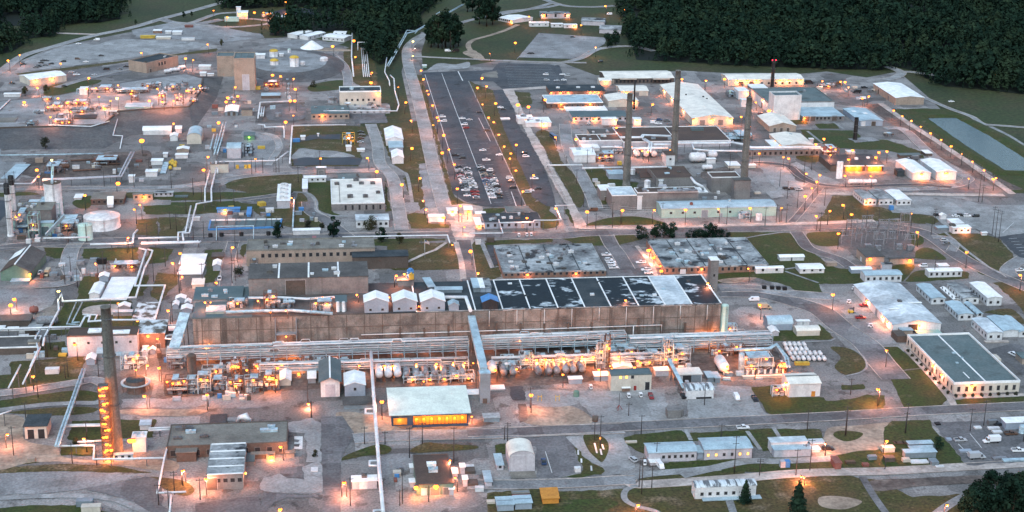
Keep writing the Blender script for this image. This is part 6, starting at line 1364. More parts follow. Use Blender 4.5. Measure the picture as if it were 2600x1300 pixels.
B('white_cube','white cube tower with brown roof between stacks',1328,472,1416,105,42,'wall_white','roof_brown',cat='tower',wf=(1,1.2,1.2,4));htank('big_tank','big white horizontal tank right of cube tower',1640,440,9,3.2,'tank_white','x');htank('white_tank','short white horizontal tank behind big tank',1790,400,5,2.2,'tank_white','x');htank('white_tank','white bullet tank on dark lawn',1738,520,6,1.7,'tank_white','x');B('white_box','white box beside big horizontal tank',1735,452,1822,45,12,'wall_white','roof_white',cat='box')
for i,(pts,nn,la) in enumerate((([(690,286),(900,286)],1,'white duct left of stack foot'),([(880,190),(1090,190),(1105,168),(1380,178)],2,'double white ducts over brown roof front'),([(990,300),(1350,292)],2,'double white ducts above pinkish tanks'),([(1165,330),(1180,250),(1110,205)],2,'white ducts climbing to brown roof'),([(1210,262),(1385,262)],2,'double ducts left of middle stack'),([(1430,248),(1950,246),(1975,235)],2,'long white double duct before large brown hall'),([(1590,255),(1610,310),(1750,320)],1,'white bent duct right of middle stack'),([(500,495),(690,492),(900,488)],1,'white pipe above lawn left of left stack'),([(985,490),(1340,482)],1,'white pipe edge right of left stack'))):
    pipeline(la,pts,7 if i != 7 else 3,.6,'pipe_white',nn,1.7,12,'duct_run','duct')
pipeline('white duct gallery swinging right past right stack',[(1975,240),(2100,262),(2180,292),(2860,288)],7,.9,'pipe_white',1,1,14);reg(1750,300);pipeline('lower white duct run before the right stack',[(80,322),(520,325)],5,.7,'pipe_white',1,1,12)
B('pipe_wall_building','long narrow grey roofed gallery building right of stack',570,380,1290,62,28,'wall_grey','roof_blue',cat='building',wf=(14,1.6,2,1));reg(1350,300)
B('mid_block','grey block with brown roof in front of cube tower',1232,675,1605,75,118,'wall_grey','roof_brown',cat='building',par=.3,parm='roof_tan',units=4);B('rear_mid_block','brown roofed block left behind the grey block',1085,620,1235,30,105,'wall_grey','roof_brown',cat='building');B('front_block','tall grey windowless block with stained pale roof',792,914,1037,145,85,'wall_grey','roof_white_patch',cat='building',par=.3);B('front_wing','grey wing with brown roof right of windowless block',1040,906,1645,165,48,'wall_grey','roof_brown',cat='building',units=16,par=.3);B('west_wing','low white roofed wing left of windowless block',682,818,785,100,55,'wall_grey','roof_white',cat='building',df=((.5,2,2.5,'wall_brown'),));B('stair_box','narrow white stair box against grey wing',1042,907,1090,132,16,'wall_white','roof_white',cat='stair box');B('lift_box','small white box against grey mid block',1262,680,1300,62,8,'wall_white','roof_white',cat='box')
B('east_block','grey block with brown roof beside right stack',1778,738,2060,148,52,'wall_grey','roof_brown',cat='building',par=.4);B('east_tower','grey tower under the right stack',2000,805,2160,185,26,'wall_grey','roof_grey',cat='tower');B('blue_shed','blue-grey shed on lawn beside left stack',765,606,918,48,42,'wall_bluegrey','roof_blue',cat='shed');B('white_pad_house','white flat hatch building at right of grey wing',1630,748,1745,10,48,'wall_white','roof_white',cat='building')
vtank('elbow_vessel','white elbow vessel beside rear brown roof',1145,680,60,55,'tank_white','dome');vtank('elbow_vessel','white round vessel left of rear brown roof',1000,555,50,45,'tank_white','dome')
pipeline('white curved duct right of grey mid block',[(1580,590,8),(1620,640,7),(1690,680,5),(1700,710,2)],6,.8,'pipe_white',sup=0);pipeline('dark pipe bundle along the grey wing',[(1250,720),(1640,712)],12,.5,'tank_grey',3,1.3,0);
for i in range(4):vtank('small_vessel','small silver vessel on grey wing, %s from the left' % ordn(i+1),1460+i*35,735,26,35,'galv','dome',ladder=False,group='silver vessels',z0=8)
B('teal_building','long pale teal building with light blue roof',1285,992,2420,92,72,'wall_teal','roof_blue','gu',rise=1.2,cat='building',wf=(7,1.4,1.2,2.6,.03,.75),df=((.375,4,4.6,'wall_steel'),(.52,1.6,2.4,'wall_steel')),units=((.27,.3,1.6,1.6,1.6,'redbrown'),(.62,.6,1.6,1.6,1.4,'galv')))
skid('grey dust collector at right end of teal building',2060,1000,2160,55,20,73,'galv',('tank_grey','pipe_white'));vtank('white_hopper','white hopper beside dust collector',2250,1010,60,60,'tank_white','cone')
lamps('along the front of the teal building',[(240,895,2.6),(550,930,2.4),(900,915,2.),(1215,910,1.5),(1525,910,1.6),(1850,900,.8),(2165,892,1.2),(2480,890,.5)],9,1.3)
lamps('among the brown roofs and stacks',[(235,190,1.5),(440,210,1.2),(990,290,1.2),(1375,315,.9),(1095,325,.6),(1150,335,.8)],7,1.2)
fence('pipe topped wire fence along pink concrete road',[(150,470),(230,640),(350,850)],3.2,4,'pipe_white');fence('wire fence before the teal building lawn',[(640,910),(780,905),(1000,928),(1230,925)],2.8,5,'pipe_white');pipeline('white overhead pipe crossing pink concrete road',[(155,490,1),(157,466,5),(498,464,5),(498,495,1)],5,.35,'pipe_white',sup=0)
car(215,200,'blue','bus',math.radians(100),'dark blue bus parked beside the grey road');cars('near the gate corner of pink road',[(610,920,'brown','van'),(565,65,'white','cart')])
# right of stacks
reg(1750,300)
B('gable_store','cream gabled store above the lawn, rear one',792,138,1056,58,105,'wall_tan','roof_cream','gv',rise=2.6,cat='store',df=((.2,2,3,'wall_brown'),(.45,2,3,'wall_brown'),(.7,2,3,'wall_brown')));B('gable_store','cream roofed store above white duct, front one',925,312,1236,36,118,'wall_cream','roof_cream','gv',rise=1.5,cat='store',wls=(.15,.5),units=((.6,.8,2,1.4,.8,'galv'),));B('lean_canopy','white lean-to canopy left of front cream store',820,300,905,20,62,'wall_cream','roof_white',cat='canopy');B('white_kiosk','white kiosk at right of front cream store',1190,248,1230,40,8,'wall_lilac','roof_white',cat='kiosk')
skid('dark plant frame between gabled store and brown hall',390,235,620,55,60,74,'steel',('galv','tank_grey'));skid('dark brick frame with lamps right of white duct',1330,380,1480,80,40,75,'rust',('rust','redbrown'),0,2,3,5,2)
B('lit_workshop','black roofed workshop with two glowing bays',1400,530,1920,62,100,'wall_brown','roof_dark',cat='workshop',units=((.6,.5,2,2,1.6,'roof_white'),(.85,.6,2,2,1.2,'roof_white')),df=((.36,7,3.4,'wall_tan'),(.76,7,3.4,'wall_tan')))
for i,(x0,x1) in enumerate(((1545,1712),(1772,1905))):B('bay_canopy','white canopy over %s glowing workshop bay' % ('left','right')[i],x0,530,x1,55,18,'orange','roof_white',cat='canopy',wl=((.2,1.2),(.7,1.3)),over=1.2,lp=.8)  # walls under the canopies painted orange in place of lamp glow
for i,x in enumerate((1470,1498)):vtank('gas_cylinder','tall white upright gas tank, %s of two' % ('left','right')[i],x,596,34,160,'tank_white','dome',ladder=False,group='gas tanks')
for i,x in enumerate((1645,1785)):htank('tank_car','white rail tank car below workshop, %s one' % ('left','right')[i],x,660,8.5,1.5,'tank_white','x',group='rail tank cars')
for i,(x0,y0,x1,h,d,la) in enumerate(((1398,480,1420,45,14,'beige narrow hut left of gas tanks'),(1575,370,1640,30,22,'white pump hut behind workshop'),(390,500,505,28,40,'tan open shed left of right stack'),(560,495,660,25,14,'beige small shed right of right stack'))):B('hut',la,x0,y0,x1,h,d,'wall_cream','roof_white')
crate('dark_container','dark container right of workshop',2060,580,5,6,4,'roof_dark',cat='container')
lamps('around workshop and pale gravel bend',[(1335,205,1.2),(1255,260,1.4),(1405,290,1.5),(1400,365,1.2),(695,350,2.2),(935,388,.5),(985,400,.9),(1580,410,1.5),(1850,390,1.6),(1880,340,1.4),(1620,320,1.1),(1160,550,1.4),(1295,565,1.),(1265,630,1.3),(1215,695,1.),(1545,570,1.4),(1960,330,1.3),(1800,575,.8)],8,1.2);lamps('at the road fork below the right stack',[(1150,775,1.5),(915,890,.6),(1260,970,1.5),(1395,920,1.4),(1525,862,1.3),(1610,955,1.3),(1480,1145,1.3)],9,1.25)
cars('on pale gravel below right stack',[(960,705,'black','suv'),(1015,712,'black','pickup'),(1085,715,'silver','pickup')])
# ================================================================== far right middle
reg(2100,400)
for i,(x0,y0,x1,h,d,ro) in enumerate(((365,475,485,58,92,'roof_stain'),(512,474,652,58,92,'roof_stain'),(690,476,828,52,98,'roof_white'))):B('trailer','white office trailer end-on, %s of three on dry lawn' % ('left','middle','right')[i],x0,y0,x1,h,d,'wall_white',ro,'gv',rise=.6,wf=(3,1.2,1.1,1.2),ws=(6,1,1,1.3),group='three end-on trailers',wl=((.2,1.),) if i==0 else ())
crate('portable_toilet','blue portable toilet right of end-on trailers',622,525,2.4,2.2,2.6,'blue',cat='toilet')
B('checkpoint','white checkpoint building by the pale lot, front',1243,757,1422,58,28,'wall_white','roof_white',cat='building',wf=(3,1.2,1,1.6),wl=((.65,.9),),units=2);B('checkpoint','white checkpoint block behind the front one',1245,690,1352,35,46,'wall_white','roof_white',cat='building');B('checkpoint_canopy','grey canopy left of the white checkpoint',1095,722,1200,22,20,'wall_steel','roof_blue',cat='canopy');B('sign','white sign box right of checkpoint',1535,775,1585,28,8,'wall_white','roof_white',cat='sign');B('tilted_shed','small white shed above checkpoint',1125,615,1180,40,14,'wall_white','roof_white','gv',rise=.8,cat='shed')
cars('in a row behind the checkpoint',[(1275,588,'white'),(1322,582,'black','suv'),(1388,588,'white','suv'),(1470,590,'black'),(1095,580,'black','suv')])
_sg=sorted([(190,860),(285,900),(385,760),(500,930),(610,920),(695,780),(815,900),(240,800),(330,840),(430,880),(450,800),(545,850),(560,770),(640,850),(740,840),(760,780)])
for i,(x,y) in enumerate(_sg):
    t=thing('substation_gantry','dark steel substation gantry, %s from the left' % ordn(i+1),'gantry',G(x,y),0,'substation gantries');q=MB();hh=(9,12,15)[i % 3]
    for xx in (-3,3):MB().beam((xx,0,0),(xx,0,hh),.28).build('post','tank_grey',t)
    q=MB();q.beam((-3.6,0,hh-.5),(3.6,0,hh-.5),.3);q.beam((-3.6,0,hh*.6),(3.6,0,hh*.6),.25)
    for k in range(6):q.beam((-3+k,0,hh-.5),(-2.5+k,0,hh*.6),.1)
    q.build('crossbeam','tank_grey',t);q=MB()
    for k in range(5):q.lathe([(.12,0),(.2,.3),(.12,.6),(.2,.9),(.1,1.2)],6,c=(-2.4+k*1.2,0,hh-1.9))
    q.build('insulator','tank_grey',t)
for i,(x,y) in enumerate(((480,930),(690,915),(380,915),(800,925))):crate('transformer','grey transformer in the substation, %s from the left' % ordn((2,3,1,4)[i]),x,y,3.4,2.4,3.,'tank_grey',cat='transformer',group='transformers')
B('switch_house','pink lit switch house with grey roof by substation',380,1072,560,85,88,'wall_tan','roof_grey',cat='building',wl=((.2,2.),),ds=((.5,2,2.4,'wall_white'),));B('red_fenced_bank','low transformer bank under big lamp by substation',620,1060,860,55,10,'wall_tan','roof_grey',cat='building',wl=((.8,2.),));B('pump_box','lilac pump box right of switch house',540,1112,640,55,12,'wall_lilac','roof_stain',cat='box')
B('trailer','white narrow trailer behind windowed trailer',240,1152,440,38,28,'wall_bluegrey','roof_white','bu',rise=.8);B('trailer','windowed white trailer below the switch house',375,1242,735,72,48,'wall_white','roof_blue','gu',rise=.7,wf=(6,1.2,1.4,1.5));B('trailer','windowed white trailer on lawn by curved road',1003,1192,1333,60,32,'wall_white','roof_white','gu',rise=.5,wf=(6,1.1,1.4,1.3));B('small_unit','small white unit behind windowed trailer on lawn',1110,1098,1205,22,24,'wall_white','roof_white',cat='unit')
cars('near the curved road and substation',[(1160,832,'silver','suv'),(1178,868,'grey','suv'),(950,1085,'white','suv'),(1915,1130,'white','pickup')])
lamps('around substation and curved road',[(895,740,1.5),(1385,940,1.3),(1915,1165,1.2),(840,555,.4)],9,1.25)
poles('around the substation',[(1030,770,14),(1500,440,20),(1535,445,12),(1635,770,18),(1665,800,18),(1700,835,19),(1065,660,10),(185,760,14),(700,770,13),(1060,1180,12),(240,600,8)],14,2)
# ================================================================== left, beside the long building
reg(0,600)
gb=B('green_workshop','green gabled workshop with brown and grey roof slopes, left edge',12,442,312,88,190,'wall_green','roof_grey','gv',rise=4.2,cat='workshop',ridge='roof_white',wl=((.98,1.5),),rot=-5)
MB().add([(-.3,gb.D*.55,gb.H+.5),(-.3+gb.W*.4,gb.D*.55,gb.H+4.0),(-.3+gb.W*.4,gb.D*.95,gb.H+4.0),(-.3,gb.D*.95,gb.H+.5)],[(0,1,2,3)]).build('skylight','roof_white',gb.o);MB().add([(0,.2,gb.H+.42),(gb.W*.48,.2,gb.H+4.55),(gb.W*.48,gb.D*.5,gb.H+4.55),(0,gb.D*.5,gb.H+.42)],[(0,1,2,3)]).build('roof_sheet','roof_brown',gb.o)
B('porch','pale blue porch roof before green workshop',110,475,285,25,72,'wall_steel','roof_blue',cat='porch');cars('parked beside the green workshop',[(400,372,'white','pickup'),(470,385,'tan','truck')],math.pi/2)
B('white_shed','wide low white roofed shed on lawn beside pipes',998,645,1250,14,222,'wall_grey','roof_white',cat='shed',rot=-3);B('white_trailer','white rounded trailer left of wide white shed',888,632,985,62,105,'wall_white','roof_white','gv',rise=.9,cat='trailer',rot=-3);B('white_hut','white hut above the rounded trailer',985,452,1075,50,32,'wall_bluegrey','roof_white','gv',rise=1,cat='hut')
pipeline('white zigzag pipeline past wide white shed, outer',[(1380,120),(1450,135),(1336,490),(1636,486),(1532,830),(1110,828),(876,845),(893,790),(842,795),(790,895),(-60,920)],5,.5,'pipe_white',1,1,13);pipeline('white zigzag pipeline past wide white shed, inner',[(1465,130),(1512,142),(1490,205),(1432,315),(1345,605),(1245,608),(622,645),(612,572),(576,632),(583,730),(440,1000),(425,1080)],5,.5,'pipe_white',1,1,13)
pipeline('thin white pipe loop above dark hut',[(820,775),(962,780),(938,835)],4,.35,'pipe_white');pipeline('thin double pipe on dark lawn',[(785,655),(688,862),(785,862)],3,.35,'galv',2,3);pipeline('second white pipe along left edge below yard',[(-60,935),(400,925),(810,908)],4,.4,'pipe_white',1,1,14);pipeline('white pipe falling toward the stack base',[(400,925),(350,1010),(380,1120),(300,1290)],4,.45,'pipe_white',1,1,12);pipeline('pale pipe from rear roof to stair gallery',[(1530,840,6),(1525,885,6),(1760,880,6)],6,.4,'pipe_white',sup=12);pipeline('small white pipe loop beside stair gallery',[(1740,975),(1650,985),(1640,1015),(1730,1018)],6,.4,'pipe_white',sup=0)
B('teal_hut','dark teal hut with white gable roof behind stack',1172,745,1288,42,32,'wall_steel','roof_white','gv',rise=1.2,cat='hut');B('grey_tank_house','grey low tank house under dark teal hut',1120,795,1310,40,22,'wall_steel','roof_blue',cat='tank house')
B('blotchy_shed','shed with blotchy white and brown roof',1310,840,1532,14,165,'wall_brown','roof_blotch',cat='shed',wl=((.25,1.6),(.7,1.6)),rot=-2);B('blotchy_hall','brown hall with blotchy white roof lit orange in front',1368,1115,1640,148,128,'wall_brick','roof_blotch',cat='hall',lp=.2,wl=((.4,1.5),),df=((.75,2,2.4,'wall_brown'),));B('white_strip_roof','low white roofed strip joining stair gallery',1500,960,1745,15,45,'wall_brown','roof_white_patch',cat='link')
B('white_wall_hall','white walled hall with dark brown roof behind tall stack',678,1192,1370,198,82,'wall_lilac','roof_brown',cat='hall',wf=(5,1,1,6),units=((.38,.55,6,5,.8,'roof_white'),(.76,.3,8,4,.8,'roof_white')),par=.3,parm='wall_brown');B('blue_lean_to','pale blue lean-to against white walled hall',965,1215,1050,55,115,'wall_steel','roof_blue','s',rise=4,cat='lean-to');B('white_lean_to','white sloped canopy right of tall stack base',1150,1212,1282,28,40,'wall_grey','roof_blue',cat='canopy')
B('white_hut','white gabled hut in front of white walled hall',858,1278,942,55,48,'wall_bluegrey','roof_white','gv',rise=1.1,cat='hut')
for i,(x0,y0,x1,h,d,la) in enumerate(((1745,662,1840,42,30,'white hut beside slate roof, top one'),(1715,722,1770,40,35,'white hut beside slate roof, lower left one'),(1835,690,1890,32,28,'small pale hut beside slate roof'),(1800,762,1900,38,38,'white hut at top of stair gallery'),(1412,1200,1468,60,22,'small white hut right of stack, left one'),(1486,1172,1540,45,22,'small white hut right of stack, right one'))):B('hut',la,x0,y0,x1,h,d,'wall_bluegrey','roof_white','gv',rise=.9)
B('grey_shed','grey sheet roof shed beside red tank',262,948,392,18,95,'wall_grey','roof_stain',cat='shed',rot=-4)
for i,(x0,x1) in enumerate(((-40,45),(75,175),(190,330))):B('low_box','low white box in row at left edge, %s one' % ('left','middle','right')[i],x0,930+i*12,x1,22,18,'wall_white','roof_white',cat='box')
B('yard_building','long brown flat building at left edge under yard',-60,900,300,55,60,'wall_brown','roof_grey',cat='building');B('brown_yard_hall','brown-grey flat hall under pipes at left edge',-60,1180,370,70,110,'wall_brown','roof_grey',cat='hall',par=.4,parm='roof_white');B('pipe_pier','tan concrete pipe pier at left edge',285,1140,395,90,20,'wall_cream','roof_tan',cat='pier')
htank('red_tank','dark red tank lying in left yard',340,770,3,1.7,'redbrown','x');htank('grey_tank','dark grey horizontal tank beside sheet roof shed',470,880,9,2,'tank_grey','x')
lamps('burning in the left gravel yard',[(140,625,2.2),(105,685,2.2)],6,1.4);lamps('around pipes beside long building, left',[(1270,15,1.6),(945,270,.7),(1170,665,1.2),(1665,735,1.4),(740,1075,1.5),(1560,1015,1.3),(1785,170,1.5),(1710,265,1.4),(1805,400,1.1)],8,1.25);lamp(580,545,10,1.3,'yellow globe lamp at the yard corner',None,'bulb_yellow',.25,0,(1,.9,.4))
skid('orange lit pipe manifold on lawn above white shed',1060,330,1390,45,40,81,'rust',('galv','tank_grey'),0,1,5,7,2);crate('tank_box','black tank box left of pipe manifold',960,282,5,3,3,'black',cat='box')
reg(450,600)
B('white_roof_store','white roofed store beside road, rear one',20,288,265,14,95,'wall_grey','roof_white',cat='store',rot=-2);B('white_roof_store','white roofed store beside road, front one',6,395,245,16,95,'wall_grey','roof_white',cat='store',rot=-2);B('white_tank_hut','white gabled tank hut on lawn left of road',355,345,430,55,50,'wall_bluegrey','roof_white','gv',rise=.9,cat='hut');B('parts_shed','low dark shed above white tank hut',345,225,460,22,40,'wall_brown','roof_grey',cat='shed');B('tan_tent','cream shed below front white store',150,520,265,40,40,'wall_cream','roof_cream','s',rise=1,cat='shed');car(420,430,'white','pickup',math.pi/2,'white pickup parked beside white tank hut');lamps('on the side road left of annex',[(548,110,1.4),(385,460,2.)],8,1.3);tree(615,400,6,'dark red-brown shrub left of upper block','shrub',3.4,name='shrub')
skid('yard racks and pallets beside the road left of annex',725,320,800,80,60,82,'steel',('tank_grey','pipe_white'),0,1,3,4,0)
# ================================================================== two stained roofs
reg(900,600)
B('flat_office','flat office with stained grey roof and brick walls, left one',1472,418,2492,52,268,'wall_brick','roof_stain',cat='building',par=.5,parm='roof_stain',wf=(17,1.3,1.8,1.4),units=26,wl=((.235,1.3),(.705,1.3)),lp=.22,seams=('u',4,.5,'roof_dark'));lamps('beside the entrance road by left stained roof',[(1150,150,2.6),(1225,365,1.)],8,1.4);lamps('at the end of the entrance road',[(970,85,.5)],4,.9)
t=thing('flagpole','flagpole with red and white flag on lawn','flagpole',G(697,215));MB().tube([(0,0,0),(0,0,11)],.12,6,r2=.07).build('pole','pipe_white',t)
def flag():
    f=MB()
    for k in range(7):
        z0_,z1_=9-2.*k/7+1.6,9-2.*(k+1)/7+1.6
        f.add([(.1,0,z0_),(1.7,.25,z0_-.5),(2.6,.1,z0_-1.1),(2.6,.1,z1_-1.1),(1.7,.25,z1_-.5),(.1,0,z1_)],[(0,1,4,5),(1,2,3,4)],k % 2)
    f.add([(.1,-.02,10.6),(1.1,.13,10.3),(1.1,.13,9.4),(.1,-.02,9.7)],[(0,1,2,3)],2);return f.mesh('flag',['red','roof_white','blue_dark'])
put('flag',flag(),t)
reg(1350,600)
B('flat_office','flat office with stained white roof and brick walls, right one',1310,378,2346,65,275,'wall_brick','roof_stain',cat='building',par=.5,parm='roof_stain',wf=(17,1.3,1.8,1.4),units=34,lp=.25,seams=('u',5,.5,'roof_dark'),wl=((.355,1.4),(.985,1.4)),wls=(.12,.45,.7),df=((.18,3,2.6,'wall_white'),))
lamps('on the kerb left of right stained roof',[(1155,140,1.9),(1205,215,1.9),(1285,345,2.2)],4,1.4)
cars('between the stained roofs, left side',[(740,195,'white','pickup'),(765,245,'white','suv'),(785,268,'white','pickup'),(795,293,'white','suv'),(812,322,'white','pickup')],order='far');cars('between the stained roofs, right side',[(1082,270,'white','pickup'),(1135,342,'white','pickup'),(1158,372,'white','sedan')],order='far')
# ================================================================== process strip with the long pipe rack
reg(0,0,1)
sheet('strip_shade_sheet','mud',2,[(400,905),(900,880),(1400,868),(1850,850),(1960,870),(1990,920),(1840,940),(1700,945),(1450,975),(1200,985),(960,985),(780,990),(420,1010)])  # shade between the clutter painted as a dark ground sheet
rack('long pale blue pipe rack along foot of concrete wall, left part',(425,935),(1190,908),8.5,6,3,14,6);rack('long pale blue pipe rack along foot of concrete wall, right part',(1225,905),(1590,892),8.5,6,3,14,6);rack('rusty legged pipe rack at right end of strip',(1600,900),(1960,888),7.5,6,3,12,7);rack('second low pipe rack behind the tanks',(660,955),(1190,940),5,4,2,9,6);rack('second low pipe rack, right of covered bridge',(1250,940),(1720,926),5,4,2,9,6)
reg(1250,850);gallery('sloping lattice conveyor down to the striped shed',G(1745,265,6),G(1900,560,2),1.6,1.4,'galv','steel','conveyor',2)
reg(400,850)
for i,(x0,y0,x1,h,d,sd,fm,vm,lv,ln,la) in enumerate((
    (75,605,300,150,60,101,'rust',('rust','redbrown','tank_grey'),3,4,'red glowing steel frame, far left of process strip'),(300,590,400,150,40,102,'galv',('galv',),3,0,'pale ladder frame right of red frame'),(405,590,530,190,40,103,'galv',('galv','tank_grey'),3,2,'grey tower frame with lamps in process strip'),(540,560,690,110,50,104,'steel',('tank_grey','rust'),2,0,'brown tank bay right of grey tower frame'),(700,580,850,130,50,105,'rust',('galv','rust'),2,3,'fiery lit furnace frame in process strip'),(735,430,820,190,20,106,'rust',('rust',),4,3,'slim rusty tower with three stacked lamps'),(860,590,1050,150,50,107,'steel',('tank_grey','galv','steel'),2,1,'dark vessel cluster before the furnace frame'),(1060,560,1200,160,50,108,'steel',('tank_grey','rust'),3,4,'bright lit frame left of white hut'),(100,350,300,110,50,109,'steel',('steel','tank_grey'),2,0,'dark frame under left end of pipe rack'),(440,400,720,60,40,110,'galv',('tank_white','galv'),1,1,'long white vessels row behind tower frames'))):
    skid(la,x0,y0,x1,h,d,sd,fm,vm,0,lv,6,12,ln)
for i in range(11):
    x=560+i*125;skid('rack side pipe stand, %s from the left, behind low pipe rack' % ordn(i+1),x,365-i*7.5,x+95,random.choice((45,60,75)),25,300+i,random.choice(('steel','galv','rust')),('tank_grey','steel','rust','galv'),0,2,5,12,1 if i % 2 else 0)
vtank('dark_column','dark brown column at left end of pipe rack',345,420,95,210,'wall_brown','dome');vtank('round_tank','open round dark tank with pale rim walkway',-210,560,190,120,'wall_brown','flat','roof_dark')
B('white_hut','white gabled hut at right of lit frames',1215,508,1322,52,92,'wall_cream','roof_white','gv',rise=1.2,cat='hut',wls=());B('white_kiosk','white kiosk between hut and slate roofed shed',1492,485,1568,50,72,'wall_steel','roof_white',cat='kiosk');B('link_roof','pale blue narrow roof linking hut and slate shed',1200,395,1600,28,18,'wall_tan','roof_blue',cat='link',wl=((.5,1.2),))
B('slate_shed','white walled shed with slate roof and white ridge',1620,620,1808,158,198,'wall_white','roof_slate','gv',rise=1.8,over=.9,cat='shed',ridge='roof_white',df=((.5,4.4,6,'wall_lilac'),))
lamps('in the left process strip',[(495,420,1.2),(490,597,1.5),(885,350,1.4),(12,330,1.2),(1190,330,1.6),(1145,430,1.6),(-195,205,1.4),(-85,130,1.2),(-215,350,1.1)],7,1.2,power=.65,col=ORANGE);lamps('near ground before the slate roofed shed',[(1495,685,1.6)],2.5,1.2)
reg(800,880,3.066)
for i in range(10):
    x=500+i*72;wh=i<3
    htank('process_tank','%s horizontal tank end-on in strip, %s from the left' % ('white' if wh else 'grey',ordn(i+1)),x,285-i*3,9 if wh else 7,1.75 if wh else 1.6,'tank_white' if wh else 'tank_grey','y',zc=4.2 if wh else 3.6,group='end-on tanks in left strip');
skid('railing frame and pipes over grey end-on tanks, left half',690,290,960,55,35,111,'galv',('tank_grey','galv'),0,2,6,10,2);skid('railing frame and pipes over grey end-on tanks, right half',960,285,1240,60,35,112,'galv',('tank_grey','galv'),0,2,6,10,3)
B('blue_shed','blue-grey shed with white roof beside thick pipe',232,392,392,88,95,'wall_bluegrey','roof_white','gv',rise=1.4,cat='shed',wf=(1,1,1.2,3));B('blue_plinth','stained blue-grey loading dock under white roof shed',222,490,455,35,60,'wall_steel','roof_grey',cat='dock')
lamps('among the end-on tanks, left strip',[(345,150,1.5),(540,150,1.),(605,150,1.2),(790,135,.9),(945,135,1.8),(1075,125,.9),(1165,128,.9),(1230,128,1.),(845,272,1.2)],6,1.1,power=.55,col=ORANGE);lamps('left of the glowing open shed',[(520,430,2.)],8,1.4)
# open fronted shed with orange light
hb=B('open_shed','pale roofed shed with fiercely orange lit open front',598,622,1192,92,170,'blue_dark','roof_mint','s',rise=1.6,over=1.2,cat='shed',units=((.42,.3,3,1.2,.4,'galv'),(.6,.3,3,1.2,.4,'galv'),(.9,.8,2,1,.5,'galv')))
MB().box(hb.W*.28,hb.W*.98,-.25,-.02,.5,hb.H*.95).build('bay_wall','orange',hb.o);MB().box(.6,hb.W*.2,-.25,-.02,.8,hb.H*.7).build('door','orange',hb.o)  # bay wall painted orange, putting the lamp glow into its colour
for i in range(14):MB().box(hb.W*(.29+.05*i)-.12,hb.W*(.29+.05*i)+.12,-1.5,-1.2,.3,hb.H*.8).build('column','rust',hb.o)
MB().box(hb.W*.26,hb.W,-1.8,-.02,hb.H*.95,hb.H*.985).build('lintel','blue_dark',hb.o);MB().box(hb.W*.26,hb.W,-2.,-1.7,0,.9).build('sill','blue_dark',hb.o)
for i in range(7):
    u=.32+.1*i;put('wall_lamp',bulb_mesh(.45),hb.o,(hb.W*u,-.7,hb.H*.62));lightat(hb.o,(hb.W*u,-1.,hb.H*.6),.42,(1,.3,.05))
lightat(hb.o,(hb.W*.1,-1.3,hb.H*.5),.12,(1,.35,.08))
B('grey_dumpster','grey skip container right of the glowing shed',1313,592,1436,34,34,'wall_steel','roof_stain',cat='container')
pipeline('thick white pipeline running from rack to bottom edge',[(435,40,8),(447,250,6),(470,560),(500,960),(530,1290)],5,.75,'pipe_white',1,1,13)
for i,(y,x) in enumerate(((500,462),(905,494),(1290,526))):pipeline('square side loop on thick white pipeline, %s' % ('top','middle','bottom')[i],[(x,y-18),(x-70,y-14),(x-70,y+20),(x,y+22)],5,.4,'pipe_white',sup=0)
reg(1250,850)
for i,x in enumerate((115,205,460,560,640,730,805,890)):htank('process_tank','grey horizontal tank end-on right of bridge, %s from the left' % ordn(i+1),x,440-i*5,7,1.6,'tank_grey','y',zc=3.2,group='end-on tanks in right strip')
for i,(x0,y0,x1,h,d,sd,fm,vm,lv,ln,la) in enumerate((
    (80,400,270,90,50,121,'rust',('tank_white','rust'),2,3,'orange lit frame right of covered bridge'),(275,350,400,150,40,122,'galv',('galv','wall_teal'),3,1,'pale teal tower frame right of covered bridge'),(410,330,640,60,40,123,'rust',('tank_white','rust'),1,3,'glowing manifold row, left of two'),(650,320,900,60,40,124,'rust',('tank_white','galv'),1,3,'glowing manifold row, right of two'),(1035,340,1115,260,25,125,'galv',('galv',),5,1,'tall galvanised lift tower in process strip'),(1115,330,1160,330,12,126,'rust',('rust',),6,2,'tall rusty tower topped by lamp'),(1420,330,1600,80,50,127,'steel',('tank_grey','steel'),2,2,'steel frame right of white fabric shed'),(1590,310,1700,120,50,128,'galv',('galv',),2,0,'pale platform frame beside right tower'),(1700,300,1785,250,25,129,'galv',('galv','wall_teal'),4,1,'pale teal column tower at right of strip'),(1790,300,1960,160,50,130,'galv',('tank_grey','galv'),3,1,'grey pipe maze right of teal column tower'),(1180,190,1460,70,50,131,'galv',('tank_grey','galv'),2,0,'grey pipe maze behind white fabric shed'))):
    skid(la,x0,y0,x1,h,d,sd,fm,vm,0,lv,6,12,ln)
B('fabric_shed','glowing white fabric shed behind tan block',1205,352,1388,22,105,'wall_white','roof_white','gv',rise=1.2,cat='shed',wls=(.1,),wl=((.95,1.4),));B('tan_block','tan two storey block with slate roof and lit windows',1172,562,1574,158,58,'wall_cream','roof_slate',cat='building',par=.3,parm='roof_teal',wf=(3,1.2,1.4,6,.16,.6),lit=.6,df=((.9,2,4,'wall_black'),(.6,1.3,2.4,'red')),wl=());B('porch','small white porch on front of tan block',1290,568,1362,38,12,'wall_brick','roof_white',cat='porch')
for i,(x0,y0,x1,h,d,la) in enumerate(((760,492,890,50,26,'blue-grey shed with pale roof before end-on tanks'),(1015,460,1150,50,40,'blue-grey shed with white roof left of tan block'),(1616,412,1750,52,36,'lilac shed with white roof right of tan block'))):B('shed',la,x0,y0,x1,h,d,'wall_bluegrey' if i<2 else 'wall_lilac','roof_white')
